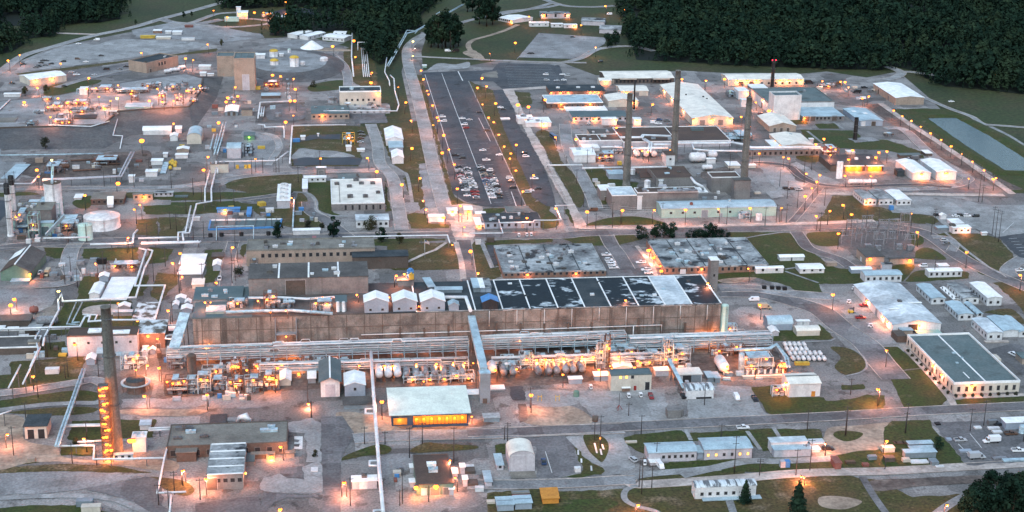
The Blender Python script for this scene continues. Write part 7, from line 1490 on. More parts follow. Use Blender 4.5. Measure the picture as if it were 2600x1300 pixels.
for i in range(9):
    x=90+i*175;skid('rack side pipe stand right of bridge, %s from the left' % ordn(i+1),x,265-i*6,x+125,random.choice((45,60,80)),25,330+i,random.choice(('steel','galv','rust')),('tank_grey','steel','rust','galv'),0,2,5,12,1 if i % 2 else 0)
htank('white_tank','glowing white tank beside covered bridge shaft',5,420,6,2.,'tank_white','y',zc=4);B('white_dome_box','big white fabric dome against the concrete wall',627,95,905,195,22,'wall_white','roof_white','bu',rise=1.5,cat='shelter',dm=7);B('white_box','white box left of big fabric dome',478,75,585,28,14,'wall_white','roof_white',cat='box');B('white_long_box','long white box at wall foot right of dome',1300,62,1455,22,12,'wall_white','roof_white',cat='box')
for i,(x,y) in enumerate(((790,270),(830,270),(655,335))):pass
lamps('in the right process strip',[(30,350,2.2),(440,250,1.3),(525,245,1.5),(600,250,.9),(705,235,1.9),(890,220,1.7),(1000,220,1.2),(1250,215,1.5),(1440,260,1.6),(1725,240,2.1),(1820,245,2.2),(1055,345,1.9),(700,395,1.1),(1170,310,1.4),(1410,325,1.2)],6,1.15,power=.5,col=ORANGE)
lamps('on the open yard before the tan block',[(385,600,2.4)],8,1.5)
reg(900,600)
for i,(x,y) in enumerate(((570,1030),(655,1050),(715,1050),(850,1020),(440,1060))):B('equipment_cabinet','lilac cabinet at foot of concrete wall, %s from the left' % ('second','third','fourth','fifth','first')[i],x-24,y,x+24,40,12,'wall_lilac','roof_stain',cat='cabinet',group='lilac cabinets');
htank('brown_tank','brown horizontal tank against concrete wall',1030,1068,9,2.6,'wall_brown','x');skid('low pipes and rails at foot of concrete wall',100,1100,400,30,20,113,'steel',('rust','tank_grey'),0,1,3,8,0)
reg(1350,600)
for i,(x,y) in enumerate(((25,1010),(50,990),(1065,985),(1200,980))):B('equipment_cabinet','grey cabinet at wall foot right of bridge, %s from the left' % ordn(i+1),x-24,y,x+24,45,12,'wall_lilac','roof_stain',cat='cabinet',group='grey cabinets')
skid('scaffold and pipes at wall foot, right end',1380,1000,1780,110,30,114,'steel',('tank_grey','galv','rust'),0,2,6,12,1);skid('open steel racks at wall foot, middle right',860,1005,1280,60,30,115,'steel',('galv','tank_grey'),0,1,5,9,0)
# ================================================================== right end of the strip
reg(1700,850,3.68)
htank('white_tank','white horizontal tank with lamp at right end of strip',505,370,9,2.6,'tank_white','y',zc=3.6);skid('duct and hopper cluster on concrete pad',690,370,960,150,60,132,'galv',('wall_bluegrey','galv'),0,2,6,10,2);skid('glowing pump frame beside white drums',1000,355,1090,95,20,133,'rust',('rust','galv'),0,2,3,5,2);skid('rusty legged frame above white tank',380,205,700,90,30,134,'rust',('galv','tank_grey'),0,2,5,9,2)
pipeline('grey pipe bridge bending down to concrete pad',[(600,140),(930,128),(1000,90),(1090,210),(1110,300)],5,.5,'galv',2,1.2,9)
for i in range(7):vtank('white_post','white post drum on concrete pad, %s from the left' % ordn(i+1),725+i*55,372-i*3,20,32,'tank_white','dome',ladder=False,group='post drums')
B('blast_wall','low lit concrete wall before the hopper cluster',690,412,1110,20,6,'wall_cream','roof_cream',cat='wall')
n_=0
for r_,(x0,y0,k,st_) in enumerate(((1085,128,5,44),(1102,172,5,45),(1130,212,7,47),(1160,258,7,48))):
    for i in range(k):htank('storage_drum','white storage drum, row %s from the back, %s from the left' % (ordn(r_+1),ordn(i+1)),x0+i*st_,y0,2.6,.95,'tank_white','y',group='rows of white storage drums',cat='drum')
for i in range(4):crate('yellow_crate','yellow crate in front of drums, %s from the left' % ordn(i+1),1175+i*33,290,1.7,1.6,1.5,'yellow',group='yellow crates')
lamps('at right end of process strip',[(540,300,1.8),(735,165,1.8),(715,210,1.2),(800,318,.8),(1070,270,1.5),(1060,325,1.),(340,10,1.6),(380,-30,1.2)],5,1.15,power=.6,col=ORANGE)
B('cream_shed','cream roofed shed with two dark doors',85,447,300,72,60,'wall_lilac','roof_cream',cat='shed',df=((.35,4,3.4,'wall_black'),(.75,4.6,3.4,'wall_steel')))
for i,(x0,x1) in enumerate(((355,412),(425,475))):B('container','steel blue container beside cream shed, %s one' % ('left','right')[i],x0,448+i*6,x1,48,55,'wall_steel','roof_blue')
B('striped_shed','white shed with dark streaked roof',152,606,410,78,72,'wall_white','roof_stripe','bu',rise=1,cat='shed',df=((.65,7,1,'wall_black'),));B('white_workshop','white workshop with teal roof line and orange door',1112,585,1404,122,95,'wall_white','roof_cream','gu',rise=1.2,cat='workshop',ridge='roof_teal',df=((.78,1.8,2.6,'orange'),),wls=(.3,))
skid('pipe stand lit orange left of white workshop',960,585,1100,90,25,135,'galv',('tank_white','galv'),0,1,3,5,2);lamps('on lawn edge right of white workshop',[(1950,510,2.)],8,1.4)
car(625,600,'white','van',-math.pi/2,'white van parked nose out on pale apron');car(795,612,'black','pickup',-math.pi/2,'black pickup parked right of the white van');car(685,880,'white','pickup',.03,'white pickup driving along the front road')
crate('mesh_cage','grey mesh cage beside pale apron',0,770,6,4,3.4,'wall_grey',cat='cage')
# ================================================================== right: lawns, warehouse, trailers
reg(1750,600)
for i,(x0,y0,x1,h,d,la,kd,wf_) in enumerate(((897,247,1008,38,26,'small white trailer on lawn, left of pair','gu',None),(1022,245,1138,38,26,'small white trailer on lawn, right of pair','gu',None),(660,372,932,50,22,'long white trailer right of stained roof','bu',(2,1.2,1.2,1.5)),(1097,372,1336,45,52,'white trailer with ribbed roof on lawn','gu',(3,1.1,1,1.4)))):B('trailer',la,x0,y0,x1,h,d,'wall_white','roof_white',kd,rise=.6,wf=wf_)
for i,x in enumerate((747,825,888,950)):crate('dumpster','black dumpster in row on the back lot, %s from the left' % ordn(i+1),x-18,528+i*4,1.9,1.7,1.8,'black',group='black dumpsters')
car(640,640,'white','van',math.pi,'lit white van beside right end of long building');car(745,722,'tan','truck',0,'tan flatbed truck under lamp beside long building')
B('quonset','pale blue quonset on grass island',780,938,1020,62,62,'wall_bluegrey','roof_blue','bu',rise=2.8,cat='hut');B('small_shed','small lilac gabled shed before quonset',810,992,886,42,48,'wall_lilac','roof_white','gv',rise=.9,cat='shed');B('cream_shed','cream shed with rounded roof on grass island',1066,992,1292,50,48,'wall_cream','roof_cream','bu',rise=1.2,cat='shed')
for i,(x0,x1) in enumerate(((1066,1122),(1130,1190))):B('white_box','white box behind cream shed, %s one' % ('left','right')[i],x0,892,x1,48,14,'wall_white','roof_white',cat='box')
lamps('over back lot and road bend',[(585,320,.5),(1425,580,2.2),(700,680,1.6)],8,1.4);crate('sand_pile_box','tan tarp covered pile on lawn',1360,300,6,3,2,'wall_tan',cat='pile')
skid('pale hopper and pipes at right end of long building',320,1010,470,120,30,136,'galv',('tank_green','galv'),0,2,4,8,1)
reg(2100,680)
B('white_warehouse','large white roofed warehouse on right',645,642,1122,76,398,'wall_white','roof_white_patch','gv',rise=2.,cat='warehouse',wls=(.1,.22,.62),ds=((.18,3,3.6,'wall_grey'),(.4,3,3.6,'wall_steel'),(.66,3,3.6,'wall_grey')),df=((.42,5,4,'wall_black'),),wl=((.55,.8),),units=((.52,.45,2,2,1,'steel'),(.75,.45,12,1.4,.3,'roof_white'),(.35,.3,9,1.4,.3,'roof_white')),lp=.8)
B('front_canopy','pale canopy at front of large warehouse',730,668,845,45,28,'wall_tan','roof_blue',cat='canopy');B('teal_platform','teal low platform before large warehouse',905,672,1132,14,48,'wall_teal','wall_teal',cat='platform');B('steel_box','steel box standing on teal platform',938,622,1070,32,28,'wall_steel','roof_blue',cat='box')
for i,(x0,y0,x1,h,d,la,ws_,wf_,ro) in enumerate(((1030,364,1166,60,138,'left front of the white trailer group, with skylight strip',5,2,'roof_blue'),(1347,362,1500,60,145,'grey roofed trailer in middle of back row',6,2,'roof_stain'),(1582,378,1726,80,148,'white trailer at right of back row',6,2,'roof_white'),(1252,335,1302,22,115,'narrow white trailer between back row trailers',4,1,'roof_white'),(1297,524,1440,62,122,'white trailer in middle of front row',5,2,'roof_blue'),(1482,498,1538,40,112,'narrow steel blue trailer beside front row',4,1,'roof_blue'),(1582,720,1733,75,140,'white trailer at front right with two windows',5,2,'roof_white_patch'),(1742,690,1895,65,142,'white trailer linked at far right',0,0,'roof_blue'),(1900,690,1990,55,150,'white trailer cut by the right edge',0,1,'roof_blue'))):
    B('trailer',la,x0,y0,x1,h,d,'wall_white',ro,'gv',rise=.6,ws=(ws_,1,1.2,1.3) if ws_ else None,wf=(wf_,1.2,1.2,1.3) if wf_ else None,group='white trailer group')
crate('deck','brown timber deck between right trailers',1690,640,9,6,1,'wood',cat='deck');crate('walkway_step','grey step landing before right trailer',1570,750,12,2,.6,'concrete',cat='landing')
gr=B('admin_building','big cream building with grey-green roof and white rim, right',1247,1252,1900,98,478,'wall_cream','roof_teal',cat='building',par=.9,wf=(8,1.3,2.2,1.2,.02,.98),ws=(13,1.3,2.2,1.2),seams=('u',2,.7,'roof_white'),ds=((.42,2.4,3,'wall_brown'),),wls=(.4,.22),wl=((.27,1.3),),units=((.45,.6,1.5,1.5,.8,'roof_blue'),(.35,.4,1.2,1.2,.7,'roof_blue'),(.5,.5,1.2,1.2,.6,'roof_blue')))
MB().box(gr.W*.3,gr.W*.3+.5,gr.D*.1,gr.D*.22,gr.H+.03,gr.H+.2).build('roof_strip','roof_white',gr.o)
MB().box(gr.W,gr.W+4,gr.D*.5,gr.D*.6,0,gr.H*.8).build('side_porch','wall_cream',gr.o)
for i in range(8):tree(1275+i*85,1285-i*3,1.6,'round clipped shrub before big cream building, %s from the left' % ordn(i+1),'shrub',1.1,name='shrub',base=.1,n=240,size=.4,group='clipped shrubs at cream building front')
for i in range(10):tree(800+i*44,838+i*46,1.5,'round clipped shrub along side of big cream building, %s from the far end' % ordn(i+1),'shrub',1.1,name='shrub',base=.1,n=240,size=.4,group='clipped shrubs at cream building side')
cars('on the lot beside large warehouse',[(268,222,'white','cart'),(217,352,'white','cart'),(428,590,'white','cart'),(330,505,'red','pickup'),(372,385,'red','pickup')])
t=thing('forklift','yellow forklift on the lot beside large warehouse','forklift',G(235,448));MB().box(-1.4,1.2,-.7,.7,.4,1.3).box(-1.5,-.9,-.7,.7,.4,1.7).build('body','car_yellow',t);MB().box(1.3,1.5,-.5,-.35,.1,3.4).box(1.3,1.5,.35,.5,.1,3.4).box(1.5,2.6,-.45,-.3,.1,.2).box(1.5,2.6,.3,.45,.1,.2).build('mast','black',t);q=MB();[q.beam((xx,yy,1.3),(xx*.8,yy,2.5),.1) for xx in (-.8,.9) for yy in (-.6,.6)];q.box(-.8,.9,-.65,.65,2.5,2.6).build('cage','black',t);[put('wheel',car_parts('sedan','white')[2],t,(xx,yy,.34)) for xx in (-1,1) for yy in (-.7,.7)]
car(1840,868,'white','suv',1.9,'white car with tail lights by right edge');crate('cage_box','dark fenced cage box below large warehouse',690,745,5,8,3.4,'wall_brown',cat='cage');B('tan_building','tan walled building cut by right edge',1930,960,2080,60,60,'wall_tan','roof_teal',cat='building');
lamps('on lawns right of the ring road',[(590,820,1.6),(505,1205,1.8)],8,1.35)
# ================================================================== FOREGROUND
reg(0,900,3.22)
B('pump_house','cream pump house with black roof and two dark doors',208,692,386,102,92,'wall_cream','roof_dark',cat='building',over=.6,df=((.27,2.6,4.2,'wall_black'),(.75,2.6,4.2,'wall_black')))
B('white_box_house','white lit house right of tall chimney base',1088,802,1196,120,45,'wall_white','roof_white',cat='house',wl=((.1,2.2),(-.15,2.2)),units=3,lp=.7);B('trailer','small white windowed trailer at chimney foot',925,872,1086,48,14,'wall_white','roof_blue',wf=(3,1.,1.,1.2));B('skid_machine','white framed machine right of chimney',1145,620,1230,40,40,'wall_white','roof_white_patch',cat='machine')
pipeline('dark steel pipe gantry descending left of chimney',[(685,120),(600,360),(510,610),(466,748)],5,.5,'galv',2,1.2,8);pipeline('white pipe rectangle at chimney foot',[(466,748),(775,745),(762,856),(1342,846)],3.5,.4,'pipe_white',1,1,12);pipeline('white pipe slanting to lower left asphalt',[(1380,720),(1345,840),(1286,1132),(1522,1122)],4,.4,'pipe_white',1,1,14);pipeline('white pipe left of chimney, upper',[(540,582),(872,576)],3,.4,'pipe_white',2,1.4);pipeline('white pipe left of chimney, lower',[(632,715),(885,702)],3,.35,'pipe_white');pipeline('white pipe pair right of chimney',[(1215,612),(1395,605)],3.5,.4,'pipe_white',2,2);pipeline('white pipe on posts at left edge, lower',[(168,85),(70,272)],8,.4,'pipe_white',1,1,9);pipeline('white pipe on posts at left edge, upper',[(330,-60),(186,240)],7,.4,'pipe_white',1,1,10);pipeline('white pipe stub at left border',[(-30,500),(92,458)],6,.35,'pipe_white');pipeline('white pipe at bottom left crossing, going down',[(1400,1150),(1385,1300)],4,.4,'pipe_white')
t=thing('ring_walkway','pale blue curved walkway around round dark tank','walkway',G(1114,290));MB().lathe([(5.4,3.6),(6.5,3.6),(6.5,4.),(5.4,4.),(5.4,3.6)],36).build('deck','roof_blue',t);q=MB();[q.beam((6*math.cos(a),6*math.sin(a),0),(6*math.cos(a),6*math.sin(a),3.6),.2) for a in [k*math.pi/6 for k in range(12)]];q.build('post','steel',t)
skid('white pipe tangle between chimney and round tank',990,130,1200,110,40,141,'galv',('galv','tank_white'),0,2,4,10,1)
crate('equipment_box','grey-blue equipment box near bottom left',625,1252,6,3,2.4,'wall_steel',cat='box');crate('equipment_box','cream equipment box cut by bottom edge',665,1300,7,3,2.4,'wall_cream',cat='box');crate('site_box','small tan frame box on bare ground left',222,885,3,2,1.6,'wall_tan',cat='frame');crate('white_machine','white scattered machine on lawn upper left',370,165,6,3,2.4,'wall_white',cat='machine')
lamps('around the chimney foot and left lawns',[(270,180,1.4),(60,655,1.),(685,690,1.7),(1180,340,1.7),(1205,90,1.9),(1300,110,1.3)],6,1.3);lamps('on the dry lawn above left asphalt',[(1500,950,1.7)],6,1.4)
poles('in the left foreground',[(113,828,13),(212,532,8),(312,352,9),(592,892,9),(792,910,11),(1225,435,6),(1428,1145,9),(558,185,9),(808,190,9),(1298,1235,9),(1378,1215,5),(535,195,7),(710,690,8)],10,1)
reg(400,1050,5.152)
sb=B('service_building','long service building with tan gravel roof, bottom left',128,588,1702,150,285,'wall_brown','roof_tan',cat='building',par=.35,parm='wall_brown',wf=(10,2,2.4,1),units=((.12,.78,7,2.4,1.6,'steel'),(.18,.62,4,2,1.4,'galv'),(.08,.35,3.4,1.6,1.2,'steel'),(.3,.38,3.4,1.6,1.2,'steel'),(.84,.55,7,2.2,1.4,'galv'),(.86,.75,3,2,1,'galv')),rot=0)
B('roof_bump','tan roofed front bay of the long service building',250,640,510,125,85,'wall_brown','roof_tan',cat='bay')
B('ribbed_hall','hall with green-grey ribbed roof and four white ribs',660,1000,1128,195,395,'wall_grey','roof_stain',cat='hall',seams=('v',4,.9,'roof_white',1),wf=(5,1.6,1.6,3),df=((.12,4,5,'wall_brown'),),wls=(.08,));B('ribbed_annex','small steel annex right of ribbed roof hall',1150,690,1262,60,105,'wall_grey','roof_slate',cat='annex')
for i,(x0,x1,y) in enumerate(((1425,1530,595),(1680,1790,580),(1230,1415,600))):B('dock_shed',('small lamp lit dock shed left of roof corner','small tan dock shed at right end','low grey dock shed beside ribbed annex')[i],x0,y,x1,60,30,'wall_tan' if i<2 else 'wall_brown','roof_tan',cat='shed',wl=((.6,1.5),) if i==0 else ())
B('dark_tank_house','dark green box behind long service building',690,155,892,30,105,'roof_dark','roof_dark',cat='box');pipeline('white elbow duct behind long service building',[(1060,110,2),(1080,50,5),(1150,30,7),(1195,80,5),(1180,130,2)],5,1.,'pipe_white',sup=0,name='duct',cat='duct');B('concrete_tank','pale concrete pit box behind service building',925,120,1060,20,40,'wall_lilac','roof_stain',cat='pit')
crate('white_board','white flat board on concrete strip beside road',2010,770,2.6,3.4,.5,'wall_white',cat='board');crate('concrete_block','tan square block before ribbed roof hall',660,990,4.4,3,2.2,'wall_tan',cat='block');tree(2065,560,2.6,'dark shrub on concrete strip beside asphalt road','shrub',1.7,name='shrub',base=.2,n=300)
lamps('around the long service building',[(1610,435,1.5),(325,750,1.4),(635,860,2.6),(2440,905,1.8),(1605,1255,1.8)],6,1.4);poles('around the ribbed roof hall',[(225,1060,10),(560,1130,9),(15,1160,8),(370,890,4),(150,1290,10),(2010,60,8)],9,1)
reg(400,850);poles('before the slate roofed shed',[(1490,670,8),(1528,825,8),(505,715,4)],8,0)
reg(800,880,3.066)
B('white_van_shed','white panelled shed left of thick white pipe',290,1114,482,62,42,'wall_lilac','roof_white',cat='shed',units=((.5,.7,2,2,1.4,'roof_grey'),),df=((.45,3,3.4,'wall_white'),));bb=B('brown_roof_building','square building with brown roof and panelled walls',790,1162,1078,88,228,'wall_green','roof_brown',cat='building',par=.2,parm='wall_brown',units=((.48,.62,3.6,2.2,1.6,'roof_white'),(.5,.42,3.6,2.4,1.8,'galv')),df=((.2,2,3,'wall_white'),(.5,3.5,3,'wall_grey'),(.8,2.4,3,'wall_grey')),wl=((.52,2.2),(-.02,1.8)),lp=.7)
for i,(x0,y0,x1,h,d,la) in enumerate(((1132,995,1166,55,28,'white duct box right of brown roof, rear one'),(1152,1092,1186,58,28,'white duct box right of brown roof, front one'),(740,985,775,40,30,'white duct box left of brown roof, rear one'),(738,1098,778,38,30,'white duct box left of brown roof, front one'),(1065,1040,1110,50,40,'pale lit duct box touching brown roof'),(1045,1160,1080,48,12,'blue-grey cabinet at brown roof front corner'))):B('duct_box',la,x0,y0,x1,h,d,'wall_lilac','roof_white',cat='duct box')
for i,(x,y,w,d) in enumerate(((1168,995,4,4),(1190,1092,4,4))):crate('fan_plinth','dark square fan plinth right of duct box, %s one' % ('rear','front')[i],x,y,w,d,1.2,'wall_brown',cat='plinth')
B('box_trailer','small white trailer end-on left of arched shed',1415,964,1466,38,88,'wall_lilac','roof_blue',cat='trailer',wf=(1,1,1,1));B('box_trailer','small white trailer end-on right of duct boxes',1326,1092,1376,38,82,'wall_lilac','roof_blue',cat='trailer');crate('tan_tank_box','small pale box beside brown roofed building',610,1015,3,2.4,1.8,'wall_cream',cat='box');crate('lidded_box','cream flat box near containers bottom',1340,1230,3,2,1,'wall_cream',cat='box')
lamps('around the brown roofed building',[(1050,888,1.6),(1090,1022,1.5),(225,1060,1.2)],6,1.3);lamps('beside right corner of glowing shed',[(1220,545,1.)],3,1.)
poles('between glowing shed and brown roof',[(735,870,14),(835,760,10),(1080,905,16),(385,760,8),(545,760,6),(275,1240,12),(680,1225,13),(660,1240,7),(885,1210,7),(1498,760,9),(520,535,6)],12,1)
reg(1250,850)
cars('on the apron before the tan block',[(975,538,'white','cart'),(1350,625,'white','cart'),(1470,618,'white','cart'),(1572,625,'red','pickup'),(1890,620,'black','pickup')],math.pi/2);vtank('green_tank','dark green round tank on apron',832,612,58,48,'wall_green','dome',ladder=False)
for i,x in enumerate((470,645)):t=thing('gate_post','yellow gate post frame on gravel, %s one' % ('left','right')[i],'gate post',G(x,660));q=MB();[q.box(xx-.12,xx+.12,-.12,.12,0,3) for xx in (-.8,.8)];q.box(-.8,.8,-.1,.1,2.2,2.4).build('frame','yellow',t)
t=thing('tripod_stand','red tripod stand with mast on apron','stand',G(1255,745));q=MB();[q.beam((1.6*math.cos(a),1.6*math.sin(a),0),(0,0,2.4),.2) for a in (0,2.1,4.2)];q.build('leg','red',t);MB().tube([(0,0,2.2),(0,0,8)],.1,6).build('mast','pole',t)
crate('mesh_cage','grey mesh cage on concrete ring by apron',1735,830,6,4,3.6,'wall_grey',cat='cage');B('white_pad','white roof pad near covered bridge shaft',-20,555,120,12,38,'wall_white','roof_white',cat='platform')
lamps('on the teardrop lawn pole',[(1070,1025,.5)],4,1.2);t=thing('siren_pole','pole with dark siren head on teardrop lawn','siren',G(1012,1050));MB().tube([(0,0,0),(0,0,9)],.16,6).build('pole','pole',t);MB().lathe([(.4,8.6),(1.3,9),(1.3,11),(.4,11.4),(.02,11.4)],12).build('horn','wall_brown',t)
poles('along the front road, middle',[(1068,1105,14),(1475,985,9),(375,730,10),(150,1085,10),(1625,1260,9),(120,1040,6)],11,1)
reg(1250,1050,4.684)
B('arched_shed','white arched fabric shed in foreground',196,692,505,165,148,'wall_lilac','roof_cream','bv',rise=3.,cat='shed',df=((.55,9,7,'wall_lilac'),));
B('trailer','white windowed trailer left of twin long trailers',1856,582,2426,112,112,'wall_lilac','roof_blue','gu',rise=.7,wf=(6,1.,1.2,1.6,.25,.98));B('canopy','small white porch canopy before left long trailer',1880,620,2000,35,55,'wall_lilac','roof_white',cat='canopy')
for i,(x0,y0,x1,h,d,wa,la) in enumerate(((60,1168,256,78,92,'wall_bluegrey','blue-grey shipping container, front left'),(272,1148,470,78,88,'wall_bluegrey','blue-grey shipping container, front right'),(240,1000,436,45,30,'wall_cream','yellowish container behind blue-grey ones'))):B('shipping_container',la,x0,y0,x1,h,d,wa,'roof_blue' if i<2 else 'roof_tan',seams=('v',2,.4,'wall_steel'),cat='container')
B('shipping_container','dark red container behind blue-grey ones',245,1005,436,30,12,'red','red',cat='container',z0=0)
for i in range(3):B('shipping_container','orange container, %s of three side by side' % ('front','middle','back')[i],598-i*9,1080-i*42,790-i*8,65,38,'orange','orange',group='orange containers',cat='container')
car(1672,565,'silver','suv',math.radians(110),'silver car parked nose up near left long trailer');car(1810,612,'white','cart',1.5,'white cart beside silver car');car(1992,640,'white','van',-1.4,'white van nose beside porch canopy');car(610,590,'blue','pickup',1.5,'dark blue pickup right of arched shed');crate('white_tank_box','pale box on asphalt near lawn tip',982,705,2.4,2,1.8,'wall_white',cat='box');crate('bench_table','cream board on lawn above left trailer',1590,360,4.6,1.2,.8,'wall_cream',cat='board')
lamps('beside curved kerb at bottom',[(1735,1090,2.)],5,1.4);poles('along the bottom road',[(1745,880,12),(1775,960,16),(1895,890,10),(1620,30,6)],11,1)
reg(1700,850,3.68)
B('trailer','white windowed trailer, right of two long ones',322,1170,766,95,105,'wall_lilac','roof_blue','gu',rise=.7,wf=(6,1.,1.2,1.5),lit=.35);B('connector','pale connector between two long trailers',258,1160,312,60,60,'wall_bluegrey','roof_blue',cat='connector')
B('trailer','white trailer with weathered roof behind pink lit one',945,1105,1280,95,45,'wall_white','roof_white_patch',wf=(3,1,1,1.5));B('trailer','pink lit box trailer before weathered trailer',976,1148,1322,68,42,'wall_lilac','roof_blue');B('ramp_cover','tilted white awning at end of pink lit trailer',1330,1100,1405,25,38,'wall_white','roof_white',cat='awning');B('trailer','small grey trailer near dirt circle',1322,1062,1446,42,40,'wall_steel','roof_blue');car(1480,1078,'black','suv',0,'black car with white front beside small grey trailer')
crate('portable_toilet','lilac portable toilet on grass, left of pair',1036,1248,2,2,2.8,'wall_lilac',cat='toilet');crate('portable_toilet','blue portable toilet on grass, right of pair',1080,1246,2,2,2.8,'blue',cat='toilet');B('container','rust pink container end-on on the grass',1546,1264,1602,62,62,'redbrown','redbrown')
crate('scrap','brown scrap bundle on grass',1650,1215,4,2,1,'wood',cat='scrap');crate('scrap','white red tipped crate on grass',1810,1240,2.4,2,1.2,'redbrown',cat='crate');crate('scrap','dark machine on grass by dirt circle',1870,1175,3,2,1.6,'wall_steel',cat='machine')
lamps('above the small grey trailer',[(1455,1018,1.8)],5,1.4);poles('along the front road, right',[(1640,945,14),(605,1280,16),(1310,1270,14),(325,660,10),(1285,900,10),(480,1000,0.1+8),(845,1260,5),(1690,560,8),(1270,1120,5)],11,1)
reg(1750,1050,3.0306)
for i,(x0,y0,x1,h,d) in enumerate(((1690,262,1872,25,22),(1700,292,1895,22,16),(1660,350,1897,45,26))):B('box_trailer','grey box trailer, %s of three on the grass' % ('rear','middle','front')[i],x0,y0,x1,h,d,'wall_steel','roof_blue',cat='trailer',group='grey box trailers')
B('striped_trailer','white trailer with striped roof at bottom edge',42,662,510,88,52,'wall_white','roof_stripe','bu',rise=.9,cat='trailer',wf=(5,1.1,1.2,1.6,.05,.7),seams=None);B('deck','pale timber deck before striped trailer',110,680,550,8,22,'roof_blue','roof_blue',cat='deck')
for i,(x,y,w,d,h,m_,la) in enumerate(((1645,380,3,2,1.4,'wall_cream','cream drum box before grey trailers'),(1710,392,4,3,.7,'wall_white','white tilted panel before grey trailers, left'),(1770,390,4,3,.6,'wall_white','white tilted panel before grey trailers, right'),(1865,405,3,4,1.6,'wall_steel','steel blue skip right of white panels'),(1900,422,3.4,1.4,.6,'wall_white','white plank on grass near lot'),(1490,305,5,3,2.2,'wall_cream','cream machine under lone lamp'),(1510,378,4,3,1.8,'wall_brown','dark machine below cream machine'),(1380,362,3,2,1.4,'wall_steel','grey compressor on grass'))):crate('yard_item',la,x,y,w,d,h,m_,cat='equipment')
for i in range(6):crate('pallet','tan pallet in stack row by lone lamp, %s from the left' % ordn(i+1),1580+i*14,240,1.2,2.4,.5,'wood',group='pallets')
B('lot_trailer','long white trailer at right edge of lower lot',2432,128,2640,55,38,'wall_bluegrey','roof_white',cat='trailer');vtank('lot_tank','pale blue tank at right edge of lower lot',2560,150,50,50,'galv','dome')
cars('in the lower right lot',[(2085,215,'silver','pickup'),(2325,225,'white','truck'),(2210,350,'silver','truck'),(2530,295,'white','pickup'),(2475,165,'brown','pickup'),(2340,85,'grey','van'),(2385,95,'black','sedan')])
for i,(x,y,w,m_) in enumerate(((2200,125,3,'wall_white'),(2305,130,5,'wall_white'),(2340,158,4,'wall_white'),(2085,305,5,'wall_bluegrey'),(2420,378,14,'galv'),(1985,215,2,'wall_bluegrey'),(2340,362,6,'tank_grey'),(1900,95,2,'black'))):crate('lot_item',('white flat panel in lower lot, left','long white panel in lower lot, middle','white panel in lower lot, front','pale crate at left side of lower lot','long silver bundle at front of lower lot','small pale box at lot fence','grey bundle near front of lower lot','black drum at back corner of lower lot')[i],x,y,w,2,.8,m_,cat='load')
lamps('on grass beside lower right lot',[(1520,212,1.6)],6,1.3);lamps('on the concrete bottom road',[(862,485,1.6),(885,492,1.)],3,1.2);lamps('near the bottom right trees',[(1985,705,1.6)],7,1.3)
poles('at bottom right',[(1205,170,12),(1665,150,14),(1660,155,10),(2160,140,11),(2265,95,12),(2570,220,10),(1505,430,5),(820,480,12),(345,465,14),(540,480,7)],11,1);pole(2490,770,14,'white painted utility pole with crossarm among bottom right trees',1,'tank_white')
# ================================================================== TREES
reg(1750,1050,3.0306)
tree(428,690,10,'dark conifer before striped trailer','leaf_dark',3.2,True);tree(832,770,14.5,'taller dark conifer at bottom edge','leaf_dark',4.2,True);tree(1905,285,6,'dark round tree at corner of grey box trailers','leaf_dark',2.8)
for i,(x,y,h) in enumerate(((2120,760,9),(2190,700,10),(2240,770,13),(2310,660,12),(2340,780,16),(2420,640,11),(2440,760,15),(2520,700,14),(2560,620,10),(2580,780,16),(2260,640,8),(2640,690,15),(2160,800,12),(2480,830,17),(2310,560,6))):tree(x,y,h,'dark tree in bottom right grove, %s of the grove counted left to right' % ordn(sorted(v for v in (2120,2190,2240,2310,2340,2420,2440,2520,2560,2580,2260,2640,2160,2480,2311)).index(x if i<14 else 2311)+1),'leaf_dark',h*.42,False,'bottom right grove')
reg(450,300);tree(1000,1200,11,'dark tree left of white box trailer end','leaf_dark',3.6);tree(1550,1190,13,'dark tree right of white box trailer','leaf_dark',4.6);tree(1300,1085,4,'low bush above white box trailer','shrub',3,name='bush',base=.3);tree(1440,1085,3,'small bush above white box trailer','shrub',2,name='bush',base=.3)
reg(900,300);tree(170,1110,8.5,'broad round tree before low white office','leaf_brown',5.2,base=.8);tree(272,1230,9.5,'dark upright tree below low white office','leaf_dark',3.4);tree(448,1250,7,'small brownish tree beside cross road','leaf_brown',2.6)
reg(1350,300)
for i,(x,y,h,r) in enumerate(((1085,1190,8.5,5.2),(1235,1180,10,4.2),(1310,1185,9,4.2),(1395,1180,9.5,4.6))):tree(x,y,h,'dark round tree behind stained roof, %s of four' % ordn(i+1),'leaf_dark',r,base=.6,group='four round trees')
for i in range(8):tree(1575+i*48,1180,(4.6,5,5,7.5,8.5,7.5,5,4.8)[i],'clipped dark hedge tree behind stained roof, %s from the left' % ordn(i+1),'leaf_dark',3.6,base=.3,group='hedge trees')
reg(900,0)
for i,(x,y,h) in enumerate(((760,470,26),(830,475,30),(905,470,31),(980,470,28),(1030,460,24),(870,485,24),(950,490,22),(790,440,27),(1000,430,27),(730,430,20),(900,440,33))):tree(x,y,h,'tall dark pine in round clump by the road bend, %s' % (['left front','second front','middle front','right front','rightmost','short middle','short right','left rear','right rear','leftmost','tallest rear'][i]),'leaf_dark',h*.26,group='pine clump',n=700)
for i,(x,y,h) in enumerate(((1240,240,26),(1310,262,30),(1370,245,28),(1400,200,26),(1280,190,28),(1350,190,32),(1120,120,22),(1170,110,24))):tree(x,y,h,'tall dark pine in far clump left of white building, %s from the left' % ordn((3,5,7,8,4,6,1,2)[i]),'leaf_dark',h*.27,group='far pine clump',n=600)
reg(450,0)
